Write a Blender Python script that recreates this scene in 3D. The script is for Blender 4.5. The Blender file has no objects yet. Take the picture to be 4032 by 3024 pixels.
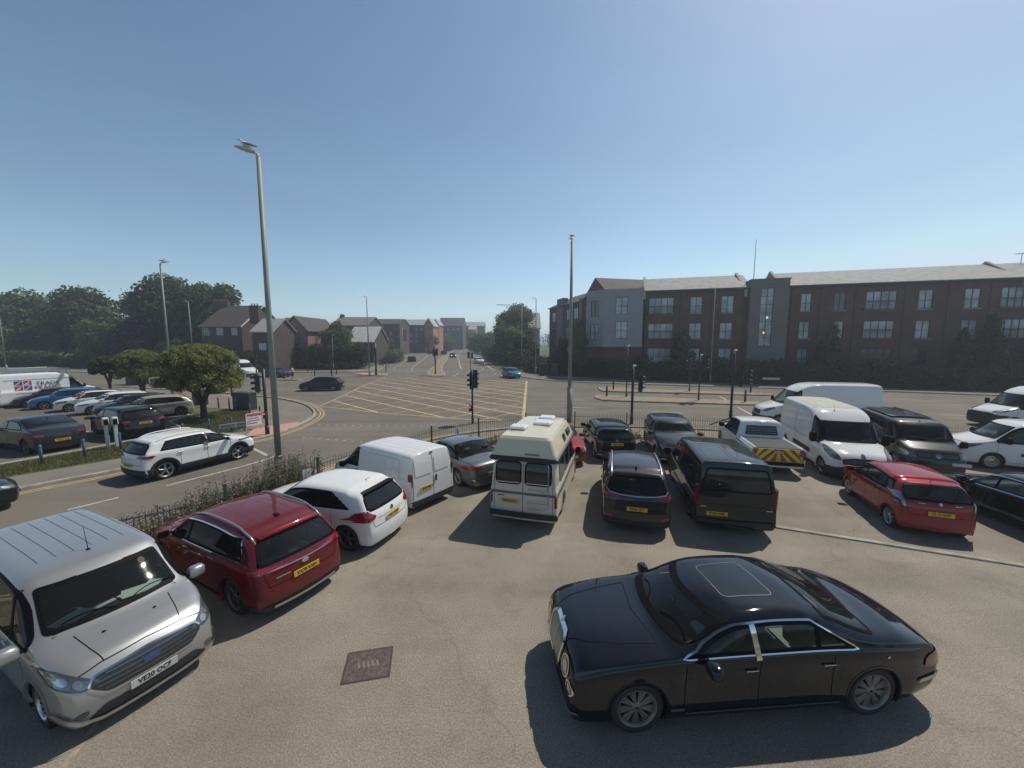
import bpy, math, random
import numpy as np
from mathutils import Vector, Matrix
from mathutils.bvhtree import BVHTree
from mathutils.geometry import delaunay_2d_cdt
random.seed(7)
RNG = np.random.default_rng(11)
SC = bpy.context.scene
COL = SC.collection
R = math.radians

# ---------------------------------------------------------------- camera, sky, sun, exposure
CAM_H = 5.1
cd = bpy.data.cameras.new('camera')
cam = bpy.data.objects.new('camera', cd)
COL.objects.link(cam)
cd.sensor_width = 36.0
cd.lens = 36.0 * 1530.0 / 4032.0
cd.clip_start = 0.1
cd.clip_end = 6000
cam.location = (0, 0, CAM_H)
cam.rotation_euler = (R(90) - math.atan(168 / 1530.0), 0, 0)
SC.camera = cam

SUN_DIR = Vector((0.54, 0.46, 1.0)).normalized()
SUN_EL = math.asin(SUN_DIR.z)
SUN_AZ = math.atan2(SUN_DIR.x, SUN_DIR.y)
world = bpy.data.worlds.new('World')
SC.world = world
world.use_nodes = True
wn = world.node_tree
wn.nodes.clear()
wo = wn.nodes.new('ShaderNodeOutputWorld')
wb_ = wn.nodes.new('ShaderNodeBackground')
sky = wn.nodes.new('ShaderNodeTexSky')
sky.sky_type = 'NISHITA'
sky.sun_disc = False
sky.sun_elevation = SUN_EL
sky.sun_rotation = SUN_AZ
sky.altitude = 0
sky.air_density = 1.0
sky.dust_density = 0.8
sky.ozone_density = 1.3
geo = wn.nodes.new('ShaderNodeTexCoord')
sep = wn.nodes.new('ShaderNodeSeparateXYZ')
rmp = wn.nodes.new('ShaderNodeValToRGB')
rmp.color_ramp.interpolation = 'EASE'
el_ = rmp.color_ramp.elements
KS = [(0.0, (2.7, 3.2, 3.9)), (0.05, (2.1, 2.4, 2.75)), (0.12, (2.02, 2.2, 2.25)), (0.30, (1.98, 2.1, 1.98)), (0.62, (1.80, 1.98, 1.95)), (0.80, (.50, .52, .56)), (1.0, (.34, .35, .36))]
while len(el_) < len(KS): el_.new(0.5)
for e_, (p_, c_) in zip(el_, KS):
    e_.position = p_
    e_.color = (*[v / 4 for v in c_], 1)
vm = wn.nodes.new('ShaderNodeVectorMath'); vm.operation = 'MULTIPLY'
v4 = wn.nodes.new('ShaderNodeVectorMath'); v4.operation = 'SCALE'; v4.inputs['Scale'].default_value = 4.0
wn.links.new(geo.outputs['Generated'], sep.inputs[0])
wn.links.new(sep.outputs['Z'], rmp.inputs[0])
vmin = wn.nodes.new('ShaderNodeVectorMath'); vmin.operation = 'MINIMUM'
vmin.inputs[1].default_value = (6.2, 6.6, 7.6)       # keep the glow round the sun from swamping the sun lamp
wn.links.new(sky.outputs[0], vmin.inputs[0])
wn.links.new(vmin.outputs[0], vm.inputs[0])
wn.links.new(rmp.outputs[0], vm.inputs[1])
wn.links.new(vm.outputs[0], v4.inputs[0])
cn = wn.nodes.new('ShaderNodeTexNoise'); cn.inputs['Scale'].default_value = 2.2; cn.inputs['Detail'].default_value = 6
cm_ = wn.nodes.new('ShaderNodeMapping'); cm_.inputs['Scale'].default_value = (1, 1, 3.5)
cr_ = wn.nodes.new('ShaderNodeMapRange'); cr_.inputs['To Min'].default_value = .93; cr_.inputs['To Max'].default_value = 1.08
cv = wn.nodes.new('ShaderNodeVectorMath'); cv.operation = 'SCALE'
wn.links.new(geo.outputs['Generated'], cm_.inputs[0]); wn.links.new(cm_.outputs[0], cn.inputs['Vector']); wn.links.new(cn.outputs[0], cr_.inputs[0])
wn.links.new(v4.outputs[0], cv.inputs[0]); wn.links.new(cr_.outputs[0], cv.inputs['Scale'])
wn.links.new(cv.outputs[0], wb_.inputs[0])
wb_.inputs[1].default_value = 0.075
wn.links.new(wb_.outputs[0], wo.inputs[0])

sl = bpy.data.lights.new('sun', 'SUN')
sl.energy = 5.0
sl.angle = R(0.5)
sl.color = (1.0, 0.94, 0.84)
so = bpy.data.objects.new('sun', sl)
COL.objects.link(so)
so.rotation_euler = SUN_DIR.to_track_quat('Z', 'Y').to_euler()
so.location = (40, 40, 80)
SC.view_settings.view_transform = 'Standard'
SC.view_settings.look = 'None'
SC.view_settings.exposure = -0.4
SC.view_settings.gamma = 1.0

# ---------------------------------------------------------------- materials
MATS = {}
def nodes(m):
    m.use_nodes = True
    nt = m.node_tree
    return nt, nt.nodes['Principled BSDF']

def mat(name, col, rough=0.6, metal=0.0, coat=0.0, var=0.0, vscale=3.0, bump=0.0, bscale=40.0, trans=0, spec=0.5, emit=None, col2=None, detail=4.0):
    if name in MATS:
        return MATS[name]
    m = bpy.data.materials.new(name)
    nt, b = nodes(m)
    b.inputs['Base Color'].default_value = (*col, 1)
    b.inputs['Roughness'].default_value = rough
    b.inputs['Metallic'].default_value = metal
    b.inputs['Coat Weight'].default_value = coat
    b.inputs['Coat Roughness'].default_value = 0.06
    b.inputs['Specular IOR Level'].default_value = spec
    if emit:
        b.inputs['Emission Color'].default_value = (*emit[:3], 1)
        b.inputs['Emission Strength'].default_value = emit[3]
        m.cycles.emission_sampling = 'NONE'
    if var or bump or col2:
        tc = nt.nodes.new('ShaderNodeTexCoord')
        if var or col2:
            n = nt.nodes.new('ShaderNodeTexNoise')
            n.inputs['Scale'].default_value = vscale
            n.inputs['Detail'].default_value = detail
            nt.links.new(tc.outputs['Object'], n.inputs['Vector'])
            r = nt.nodes.new('ShaderNodeValToRGB')
            r.color_ramp.elements[0].position = 0.35
            r.color_ramp.elements[1].position = 0.65
            c2 = col2 or tuple(min(1, c * (1 + var)) for c in col)
            c1 = tuple(c * (1 - var) for c in col) if not col2 else col
            r.color_ramp.elements[0].color = (*c1, 1)
            r.color_ramp.elements[1].color = (*c2, 1)
            nt.links.new(n.outputs[0], r.inputs[0])
            nt.links.new(r.outputs[0], b.inputs['Base Color'])
        if bump:
            n2 = nt.nodes.new('ShaderNodeTexNoise')
            n2.inputs['Scale'].default_value = bscale
            n2.inputs['Detail'].default_value = 3
            nt.links.new(tc.outputs['Object'], n2.inputs['Vector'])
            bp = nt.nodes.new('ShaderNodeBump')
            bp.inputs['Strength'].default_value = bump
            bp.inputs['Distance'].default_value = 0.02
            nt.links.new(n2.outputs[0], bp.inputs['Height'])
            nt.links.new(bp.outputs[0], b.inputs['Normal'])
    MATS[name] = m
    return m

def paint(name, col, metal=0.0, rough=0.35, top=0.07, dirt=0.25):
    """car paint: coloured base under a clear coat, thin film of road dust"""
    if name in MATS:
        return MATS[name]
    m = bpy.data.materials.new(name)
    nt, b = nodes(m)
    b.inputs['Metallic'].default_value = metal
    b.inputs['Roughness'].default_value = rough
    b.inputs['Coat Weight'].default_value = 0.9 if metal else 1.0
    b.inputs['Specular IOR Level'].default_value = 0.0
    tc = nt.nodes.new('ShaderNodeTexCoord')
    n = nt.nodes.new('ShaderNodeTexNoise')
    n.inputs['Scale'].default_value = 2.6
    n.inputs['Detail'].default_value = 9
    n.inputs['Roughness'].default_value = 0.72
    nt.links.new(tc.outputs['Object'], n.inputs['Vector'])
    sx = nt.nodes.new('ShaderNodeSeparateXYZ')
    nt.links.new(tc.outputs['Object'], sx.inputs[0])
    mr = nt.nodes.new('ShaderNodeMapRange')       # more road dirt on the sills
    mr.inputs['From Min'].default_value = 0.15
    mr.inputs['From Max'].default_value = 0.75
    mr.inputs['To Min'].default_value = dirt
    mr.inputs['To Max'].default_value = dirt * 0.12
    nt.links.new(sx.outputs['Z'], mr.inputs['Value'])
    ml = nt.nodes.new('ShaderNodeMath'); ml.operation = 'MULTIPLY'
    nt.links.new(n.outputs[0], ml.inputs[0]); nt.links.new(mr.outputs[0], ml.inputs[1])
    gn = nt.nodes.new('ShaderNodeNewGeometry'); gs = nt.nodes.new('ShaderNodeSeparateXYZ'); nt.links.new(gn.outputs['Normal'], gs.inputs[0])
    gm = nt.nodes.new('ShaderNodeMapRange')       # pale tone on upward faces: sky reflection painted in, with settled dust
    gm.inputs['From Min'].default_value = 0.6; gm.inputs['From Max'].default_value = 1.0
    gm.inputs['To Min'].default_value = 0.0; gm.inputs['To Max'].default_value = top * 2
    nt.links.new(gs.outputs['Z'], gm.inputs['Value'])
    gmm = nt.nodes.new('ShaderNodeMath'); gmm.operation = 'MULTIPLY_ADD'
    nt.links.new(gm.outputs[0], gmm.inputs[0]); nt.links.new(n.outputs[0], gmm.inputs[1]); nt.links.new(ml.outputs[0], gmm.inputs[2])
    mx = nt.nodes.new('ShaderNodeMix'); mx.data_type = 'RGBA'
    mx.inputs['A'].default_value = (*col, 1)
    mx.inputs['B'].default_value = (0.23, 0.222, 0.208, 1)
    nt.links.new(gmm.outputs[0], mx.inputs['Factor'])
    nt.links.new(mx.outputs['Result'], b.inputs['Base Color'])
    cr = nt.nodes.new('ShaderNodeMapRange')
    cr.inputs['To Min'].default_value = 0.015
    cr.inputs['To Max'].default_value = 0.07
    nt.links.new(n.outputs[0], cr.inputs['Value'])
    nt.links.new(cr.outputs[0], b.inputs['Coat Roughness'])
    MATS[name] = m
    return m

def glass_clear(name, tint=(0.60, 0.67, 0.65)):
    m = bpy.data.materials.new(name)
    m.use_nodes = True
    nt = m.node_tree
    nt.nodes.clear()
    o = nt.nodes.new('ShaderNodeOutputMaterial')
    t = nt.nodes.new('ShaderNodeBsdfTransparent'); t.inputs[0].default_value = (*tint, 1)
    g = nt.nodes.new('ShaderNodeBsdfGlossy'); g.inputs['Roughness'].default_value = 0.03
    g.inputs[0].default_value = (0.72, 0.76, 0.8, 1)
    d = nt.nodes.new('ShaderNodeBsdfDiffuse'); d.inputs[0].default_value = (0.30, 0.31, 0.29, 1)
    fr = nt.nodes.new('ShaderNodeFresnel'); fr.inputs[0].default_value = 1.5
    a = nt.nodes.new('ShaderNodeMixShader'); c = nt.nodes.new('ShaderNodeMixShader')
    a.inputs[0].default_value = 0.03       # film of dust
    nt.links.new(t.outputs[0], a.inputs[1]); nt.links.new(d.outputs[0], a.inputs[2])
    nt.links.new(fr.outputs[0], c.inputs[0])
    nt.links.new(a.outputs[0], c.inputs[1]); nt.links.new(g.outputs[0], c.inputs[2])
    nt.links.new(c.outputs[0], o.inputs[0])
    return m

GLASS = glass_clear('window_glass')
M_DG = mat('dark_glass', (0.016, 0.021, 0.022), 0.03, spec=0.5, var=0.5, vscale=0.8)
M_RUB = mat('black_rubber', (0.006, 0.006, 0.007), 0.5, spec=0.06)
M_TYRE = mat('tyre', (0.028, 0.027, 0.026), 0.85, bump=0.2, bscale=60)
M_CLAD = mat('grey_black_cladding', (0.034, 0.035, 0.037), 0.6, spec=0.25, bump=0.1, bscale=200)
M_CHR = mat('chrome', (0.75, 0.75, 0.76), 0.08, metal=1)
M_ALU = mat('brushed_aluminium', (0.55, 0.56, 0.57), 0.32, metal=0.9)
M_RIM = mat('alloy_rim', (0.38, 0.38, 0.38), 0.35, metal=0.7)
M_RIMD = mat('dark_alloy_rim', (0.11, 0.105, 0.10), 0.4, metal=0.5)
M_RED = mat('red_lens', (0.24, 0.008, 0.012), 0.12, coat=0.6)
M_LAMP = mat('clear_lamp_lens', (0.20, 0.21, 0.22), 0.14, metal=0.7, coat=1.0)
M_PROJ = mat('lamp_projector', (0.42, 0.44, 0.46), 0.15, metal=0.8, coat=1.0)
M_LAMPD = mat('dark_lamp_housing', (0.07, 0.075, 0.08), 0.15, coat=0.8)
M_WEL = mat('wheel_well_black', (0.008, 0.008, 0.008), 0.9)
M_YEL = mat('plate_yellow', (0.62, 0.40, 0.03), 0.45)
M_WHP = mat('plate_white', (0.50, 0.50, 0.48), 0.45)
M_INK = mat('plate_black', (0.01, 0.01, 0.01), 0.6)
M_SEAT = mat('grey_seat_cloth', (0.055, 0.055, 0.06), 0.9)
M_TAN = mat('pale_leather', (0.33, 0.34, 0.30), 0.6)
M_DASH = mat('dashboard_grey', (0.04, 0.04, 0.042), 0.6)
M_PAPER = mat('paper', (0.75, 0.78, 0.76), 0.8)

# ---------------------------------------------------------------- mesh helpers
def link(o, parent=None):
    COL.objects.link(o)
    if parent is not None:
        o.parent = parent
    return o

def mesh_obj(name, verts, faces, mats, parent=None, smooth=False, idx=None):
    me = bpy.data.meshes.new(name)
    me.from_pydata([tuple(map(float, v)) for v in verts], [], faces)
    if not isinstance(mats, (list, tuple)):
        mats = [mats]
    for m in mats:
        me.materials.append(m)
    if idx is not None:
        me.polygons.foreach_set('material_index', idx)
    if smooth:
        me.polygons.foreach_set('use_smooth', [True] * len(me.polygons))
    me.update()
    return link(bpy.data.objects.new(name, me), parent)

def tag(o, label, cat, group=None, kind=None):
    if label: o['label'] = label
    if cat: o['category'] = cat
    if group: o['group'] = group
    if kind: o['kind'] = kind
    return o

def thing(name, label, cat, loc=(0, 0, 0), rz=0.0, group=None):
    o = bpy.data.objects.new(name, None)
    o.empty_display_size = 0.2
    o.location = loc
    o.rotation_euler = (0, 0, rz)
    COL.objects.link(o)
    return tag(o, label, cat, group)

def copy_tree(o, parent=None):
    c = o.copy()
    COL.objects.link(c)
    if parent is not None:
        c.parent = parent
    for ch in list(o.children):
        copy_tree(ch, c)
    return c

class MB:
    def __init__(s):
        s.v, s.f, s.m, s.k = [], [], [], 0
    def mi(s, k):
        s.k = k; return s
    def add(s, vs, fs):
        n = len(s.v)
        s.v += [tuple(p) for p in vs]
        s.f += [tuple(i + n for i in f) for f in fs]
        s.m += [s.k] * len(fs)
        return s
    def box(s, c, d, rz=0, rx=0, ry=0, bev=0.0):
        x, y, z = d[0] / 2, d[1] / 2, d[2] / 2
        M = Matrix.Translation(c) @ Matrix.Rotation(rz, 4, 'Z') @ Matrix.Rotation(ry, 4, 'Y') @ Matrix.Rotation(rx, 4, 'X')
        b = min(bev, x * .95, y * .95, z * .95)
        if b <= 0:
            vs = [(sx * x, sy * y, sz * z) for sz in (-1, 1) for sy in (-1, 1) for sx in (-1, 1)]
            fs = [(0, 2, 3, 1), (4, 5, 7, 6), (0, 1, 5, 4), (2, 6, 7, 3), (0, 4, 6, 2), (1, 3, 7, 5)]
        else:
            vs, ix = [], {}
            for sx in (-1, 1):
                for sy in (-1, 1):
                    for sz in (-1, 1):
                        for a in range(3):
                            p = [sx * (x - b), sy * (y - b), sz * (z - b)]
                            p[a] = (sx * x, sy * y, sz * z)[a]
                            ix[(sx, sy, sz, a)] = len(vs); vs.append(tuple(p))
            fs = []
            for a in range(3):
                for sg in (-1, 1):
                    o = [k for k in range(3) if k != a]
                    q = []
                    for (p1, p2) in ((-1, -1), (1, -1), (1, 1), (-1, 1)):
                        t = [0, 0, 0]; t[a] = sg; t[o[0]] = p1; t[o[1]] = p2
                        q.append(ix[(*t, a)])
                    flip = (sg < 0) ^ (a == 1)
                    fs.append(tuple(reversed(q)) if flip else tuple(q))
            for a in range(3):          # edges
                o = [k for k in range(3) if k != a]
                for s1 in (-1, 1):
                    for s2 in (-1, 1):
                        t1 = [0, 0, 0]; t1[a] = -1; t1[o[0]] = s1; t1[o[1]] = s2
                        t2 = list(t1); t2[a] = 1
                        q = (ix[(*t1, o[0])], ix[(*t2, o[0])], ix[(*t2, o[1])], ix[(*t1, o[1])])
                        fs.append(q)
            for sx in (-1, 1):
                for sy in (-1, 1):
                    for sz in (-1, 1):
                        fs.append((ix[(sx, sy, sz, 0)], ix[(sx, sy, sz, 1)], ix[(sx, sy, sz, 2)]))
        return s.add([M @ Vector(p) for p in vs], fs)
    def tube(s, pts, r, n=8, cap=True):
        pts = [Vector(p) for p in pts]
        rs = r if isinstance(r, (list, tuple)) else [r] * len(pts)
        vs, fs = [], []
        for i, p in enumerate(pts):
            d = (pts[min(i + 1, len(pts) - 1)] - pts[max(i - 1, 0)])
            d = d.normalized() if d.length > 1e-9 else Vector((0, 0, 1))
            u = d.cross(Vector((0, 0, 1)))
            if u.length < 1e-3: u = d.cross(Vector((1, 0, 0)))
            u.normalize(); w = d.cross(u)
            for k in range(n):
                a = 2 * math.pi * k / n
                vs.append(p + (u * math.cos(a) + w * math.sin(a)) * rs[i])
        for i in range(len(pts) - 1):
            for k in range(n):
                k2 = (k + 1) % n
                fs.append((i * n + k, i * n + k2, (i + 1) * n + k2, (i + 1) * n + k))
        if cap:
            fs.append(tuple(range(n - 1, -1, -1)))
            fs.append(tuple(range((len(pts) - 1) * n, len(pts) * n)))
        return s.add(vs, fs)
    def lathe(s, prof, c=(0, 0, 0), axis='Z', n=16, sc=(1, 1)):
        vs, fs = [], []
        for (r, h) in prof:
            for k in range(n):
                a = 2 * math.pi * k / n
                p = (r * math.cos(a) * sc[0], r * math.sin(a) * sc[1], h)
                if axis == 'Y': p = (p[0], p[2], p[1])
                if axis == 'X': p = (p[2], p[0], p[1])
                vs.append((p[0] + c[0], p[1] + c[1], p[2] + c[2]))
        for i in range(len(prof) - 1):
            for k in range(n):
                k2 = (k + 1) % n
                fs.append((i * n + k, i * n + k2, (i + 1) * n + k2, (i + 1) * n + k))
        return s.add(vs, fs)
    def prism(s, poly, z0, z1):
        n = len(poly)
        vs = [(p[0], p[1], z0) for p in poly] + [(p[0], p[1], z1) for p in poly]
        fs = [tuple(range(n - 1, -1, -1)), tuple(range(n, 2 * n))] + [(i, (i + 1) % n, n + (i + 1) % n, n + i) for i in range(n)]
        return s.add(vs, fs)
    def blob(s, c, r, n=8, m=6, rot=None):
        vs, fs = [], []
        M = rot or Matrix.Identity(3)
        for j in range(m + 1):
            t = math.pi * j / m
            for k in range(n):
                a = 2 * math.pi * k / n
                p = M @ Vector((r[0] * math.sin(t) * math.cos(a), r[1] * math.sin(t) * math.sin(a), r[2] * math.cos(t)))
                vs.append((c[0] + p[0], c[1] + p[1], c[2] + p[2]))
        for j in range(m):
            for k in range(n):
                k2 = (k + 1) % n
                fs.append((j * n + k, (j + 1) * n + k, (j + 1) * n + k2, j * n + k2))
        return s.add(vs, fs)
    def xf(s, M):
        s.v = [tuple(M @ Vector(p)) for p in s.v]; return s
    def build(s, name, mats, parent=None, smooth=False):
        return mesh_obj(name, s.v, s.f, mats, parent, smooth, s.m)

def pchip(keys):
    xs = np.array([k[0] for k in keys], float); ys = np.array([k[1] for k in keys], float)
    if xs[0] > xs[-1]: xs, ys = xs[::-1], ys[::-1]
    h = np.diff(xs); d = np.diff(ys) / h
    m = np.zeros(len(xs))
    m[0], m[-1] = d[0], d[-1]
    for i in range(1, len(xs) - 1):
        if d[i - 1] * d[i] > 0:
            w1, w2 = 2 * h[i] + h[i - 1], h[i] + 2 * h[i - 1]
            m[i] = (w1 + w2) / (w1 / d[i - 1] + w2 / d[i])
    def f(x):
        x = np.clip(x, xs[0], xs[-1])
        i = np.clip(np.searchsorted(xs, x) - 1, 0, len(h) - 1)
        t = (x - xs[i]) / h[i]
        return ((2 * t**3 - 3 * t**2 + 1) * ys[i] + (t**3 - 2 * t**2 + t) * h[i] * m[i]
                + (-2 * t**3 + 3 * t**2) * ys[i + 1] + (t**3 - t**2) * h[i] * m[i + 1])
    return f

def text_geo(txt, size, depth=0.0, spacing=1.0):
    cu = bpy.data.curves.new('lettering', 'FONT')
    cu.body = txt; cu.size = size; cu.align_x = 'CENTER'; cu.align_y = 'CENTER'
    cu.space_character = spacing; cu.resolution_u = 2
    cu.extrude = depth
    ob = bpy.data.objects.new('lettering', cu)
    COL.objects.link(ob)
    dg = bpy.context.evaluated_depsgraph_get()
    me = bpy.data.meshes.new_from_object(ob.evaluated_get(dg))
    vs = [tuple(v.co) for v in me.vertices]; fs = [tuple(p.vertices) for p in me.polygons]
    bpy.data.objects.remove(ob); bpy.data.curves.remove(cu); bpy.data.meshes.remove(me)
    return vs, fs

def place_text(txt, size, M, m, name, parent, bold=0.0, sx=1.0):
    vs, fs = text_geo(txt, size)
    mb = MB()
    offs = [(0, 0)] if not bold else [(0, 0), (bold, 0.0), (-bold, 0), (0, bold), (0, -bold)]
    for k, (a, b) in enumerate(offs):
        mb.add([M @ Vector((v[0] * sx + a, v[1] + b, 0.0003 * k)) for v in vs], fs)
    return mb.build(name, m, parent)

def resample(poly, step, closed=True):
    out = []
    n = len(poly)
    for i in range(n if closed else n - 1):
        a, b = np.array(poly[i], float), np.array(poly[(i + 1) % n], float)
        k = max(1, int(math.ceil(np.linalg.norm(b - a) / step)))
        for j in range(k):
            out.append(tuple(a + (b - a) * j / k))
    if not closed: out.append(tuple(poly[-1]))
    return out

def inside(p, poly):
    x, y = p; c = False; n = len(poly); j = n - 1
    for i in range(n):
        xi, yi = poly[i]; xj, yj = poly[j]
        if (yi > y) != (yj > y) and x < (xj - xi) * (y - yi) / (yj - yi) + xi: c = not c
        j = i
    return c

def area(poly):
    return 0.5 * sum(poly[i][0] * poly[(i + 1) % len(poly)][1] - poly[(i + 1) % len(poly)][0] * poly[i][1] for i in range(len(poly)))

def inset(poly, d):
    n = len(poly); sg = 1 if area(poly) > 0 else -1
    out = []
    for i in range(n):
        a, b, c = (np.array(poly[(i + k) % n], float) for k in (-1, 0, 1))
        e1, e2 = b - a, c - b
        e1 /= max(1e-9, np.linalg.norm(e1)); e2 /= max(1e-9, np.linalg.norm(e2))
        n1 = np.array((-e1[1], e1[0])) * sg; n2 = np.array((-e2[1], e2[0])) * sg
        nn = n1 + n2; L = np.linalg.norm(nn)
        nn = nn / L if L > 1e-6 else n1
        out.append(tuple(b + nn * d / max(0.5, float(nn @ n1))))
    return out

def rrect(y0, z0, y1, z1, r, n=4):
    out = []
    for (cx, cz, a0) in ((y1 - r, z0 + r, -90), (y1 - r, z1 - r, 0), (y0 + r, z1 - r, 90), (y0 + r, z0 + r, 180)):
        for k in range(n + 1):
            a = R(a0 + 90 * k / n)
            out.append((cx + r * math.cos(a), cz + r * math.sin(a)))
    return out

def ell(cx, cy, rx, ry, n=20):
    return [(cx + rx * math.cos(2 * math.pi * k / n), cy + ry * math.sin(2 * math.pi * k / n)) for k in range(n)]

def smoothpoly(P, r=0.05, n=3):
    """round the corners of a polygon"""
    out = []
    N = len(P)
    for i in range(N):
        a, b, c = (np.array(P[(i + k) % N], float) for k in (-1, 0, 1))
        d1, d2 = a - b, c - b
        l1, l2 = np.linalg.norm(d1), np.linalg.norm(d2)
        p = b + d1 / l1 * min(r, l1 * .45); q = b + d2 / l2 * min(r, l2 * .45)
        for k in range(n + 1):
            t = k / n
            out.append(tuple((1 - t)**2 * p + 2 * t * (1 - t) * b + t * t * q))
    return out

# ---------------------------------------------------------------- vehicle bodies
AX = {'L': Vector((0, -1, 0)), 'R': Vector((0, 1, 0)), 'F': Vector((-1, 0, 0)), 'B': Vector((1, 0, 0)), 'T': Vector((0, 0, -1))}
TEMPL = {
 'suv': dict(top=[(0,.55),(.02,.60),(.08,.645),(.18,.68),(.235,.70),(.26,.72),(.385,.935),(.44,.975),(.54,.997),(.65,1),(.80,.985),(.92,.955),(1,.935)],
   belt=[(0,.46),(.08,.57),(.2,.63),(.3,.645),(.6,.66),(.85,.685),(1,.69)],
   nose=[(0,.03),(.2,.006),(.35,0),(.45,.006),(.55,.025),(.62,.055)], tail=[(0,.03),(.2,.004),(.33,0),(.45,.006),(.57,.012),(.67,.03),(.8,.07),(.95,.115)],
   plan=[(0,.84),(.04,.90),(.12,.96),(.3,1),(.75,1),(.92,.97),(1,.92)], cowl=.26, roof=.41, sg=(.30,.88,.84), tm=.30, crown=.05, rc=.10, bf=.17, br=.12, ws=.12, rg=(.70,.92,.80)),
 'hatch': dict(top=[(0,.50),(.02,.56),(.08,.62),(.18,.665),(.215,.68),(.24,.70),(.38,.94),(.44,.98),(.53,1),(.65,.995),(.80,.97),(.92,.93),(1,.91)],
   belt=[(0,.44),(.08,.54),(.2,.61),(.3,.63),(.6,.65),(.85,.67),(1,.67)],
   nose=[(0,.03),(.2,.006),(.33,0),(.45,.01),(.55,.035),(.62,.06)], tail=[(0,.03),(.2,.004),(.33,0),(.5,.006),(.6,.012),(.68,.03),(.8,.07),(.93,.12)],
   plan=[(0,.82),(.04,.89),(.12,.96),(.3,1),(.75,1),(.92,.96),(1,.90)], cowl=.24, roof=.41, sg=(.28,.87,.83), tm=.30, crown=.05, rc=.10, bf=.18, br=.13, ws=.13, rg=(.68,.90,.80)),
 'saloon': dict(top=[(0,.45),(.02,.52),(.08,.58),(.2,.64),(.27,.665),(.30,.69),(.425,.955),(.48,.99),(.56,1),(.64,.985),(.70,.94),(.83,.755),(.855,.74),(.94,.725),(.98,.70),(1,.67)],
   belt=[(0,.40),(.08,.51),(.2,.58),(.32,.625),(.65,.66),(.85,.665),(.95,.64),(1,.61)],
   nose=[(0,.02),(.2,.004),(.33,0),(.45,.01),(.55,.03)], tail=[(0,.03),(.2,.004),(.35,0),(.55,.006),(.65,.016),(.72,.03)],
   plan=[(0,.82),(.04,.89),(.12,.96),(.3,1),(.75,1),(.92,.95),(1,.87)], cowl=.29, roof=.44, sg=(.33,.80,.74), tm=.33, crown=.045, rc=.10, bf=.16, br=.13, ws=.12, rgs=(.68,.835)),
 'bent': dict(top=[(0,.62),(.012,.665),(.05,.69),(.13,.71),(.21,.725),(.245,.735),(.265,.76),(.385,.95),(.44,.987),(.52,1),(.60,.992),(.68,.945),(.80,.80),(.825,.785),(.90,.755),(.96,.70),(.985,.655),(1,.62)],
   belt=[(0,.53),(.05,.60),(.18,.655),(.28,.675),(.6,.685),(.72,.68),(.85,.65),(.95,.60),(1,.54)],
   nose=[(0,.02),(.15,.006),(.3,0),(.45,.004),(.6,.014),(.66,.02)], tail=[(0,.05),(.15,.025),(.25,.006),(.38,.0),(.5,.006),(.62,.02),(.72,.04)],
   plan=[(0,.90),(.03,.94),(.10,.97),(.2,.985),(.4,.985),(.62,.985),(.76,1),(.9,.96),(1,.84)], cowl=.25, roof=.41, sg=(.285,.715,.61), tm=.33, crown=.05, rc=.13, bf=.08, br=.16, ws=.16, rgs=(.665,.80)),
 'van': dict(top=[(0,.45),(.015,.51),(.07,.56),(.14,.60),(.17,.62),(.19,.64),(.33,.91),(.38,.965),(.45,.988),(.6,1),(.9,.998),(1,.99)],
   belt=[(0,.40),(.08,.50),(.17,.55),(.3,.56),(1,.56)],
   nose=[(0,.02),(.15,.004),(.28,0),(.4,.010),(.5,.03)], tail=[(0,.012),(.15,0),(.5,.002),(.8,.012),(1,.03)],
   plan=[(0,.86),(.04,.92),(.12,.97),(.3,1),(.8,1),(1,.985)], cowl=.185, roof=.345, sg=(.20,.40,.40), tm=.17, crown=.035, rc=.12, bf=.15, br=.025, ws=.10, rg=None),
 'bigvan': dict(top=[(0,.37),(.012,.41),(.05,.445),(.12,.49),(.15,.51),(.17,.53),(.275,.79),(.31,.855),(.36,.92),(.43,.975),(.52,.995),(.7,1),(.97,.998),(1,.99)],
   belt=[(0,.33),(.08,.42),(.15,.46),(.3,.47),(1,.47)],
   nose=[(0,.02),(.12,.004),(.22,0),(.33,.008),(.42,.022)], tail=[(0,.01),(.1,0),(.5,.002),(.9,.012),(1,.02)],
   plan=[(0,.86),(.04,.92),(.12,.97),(.3,1),(1,1)], cowl=.165, roof=.295, sg=(.185,.36,.36), tm=.085, crown=.03, rc=.16, bf=.15, br=.02, ws=.10, rg=None),
 'pickup': dict(top=[(0,.54),(.02,.58),(.08,.62),(.2,.66),(.245,.675),(.27,.70),(.36,.94),(.42,.985),(.52,1),(.615,.985),(.635,.93),(.66,.64),(.68,.60),(1,.60)],
   belt=[(0,.46),(.08,.55),(.2,.58),(.6,.59),(.66,.56),(1,.55)],
   nose=[(0,.02),(.2,.004),(.35,0),(.5,.01),(.6,.02)], tail=[(0,.01),(.2,0),(.6,.0),(1,.0)],
   plan=[(0,.84),(.04,.90),(.12,.96),(.3,1),(1,1)], cowl=.265, roof=.385, sg=(.30,.62,.60), tm=.26, crown=.03, rc=.07, bf=.14, br=.01, ws=.10, rg=None),
}

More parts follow.
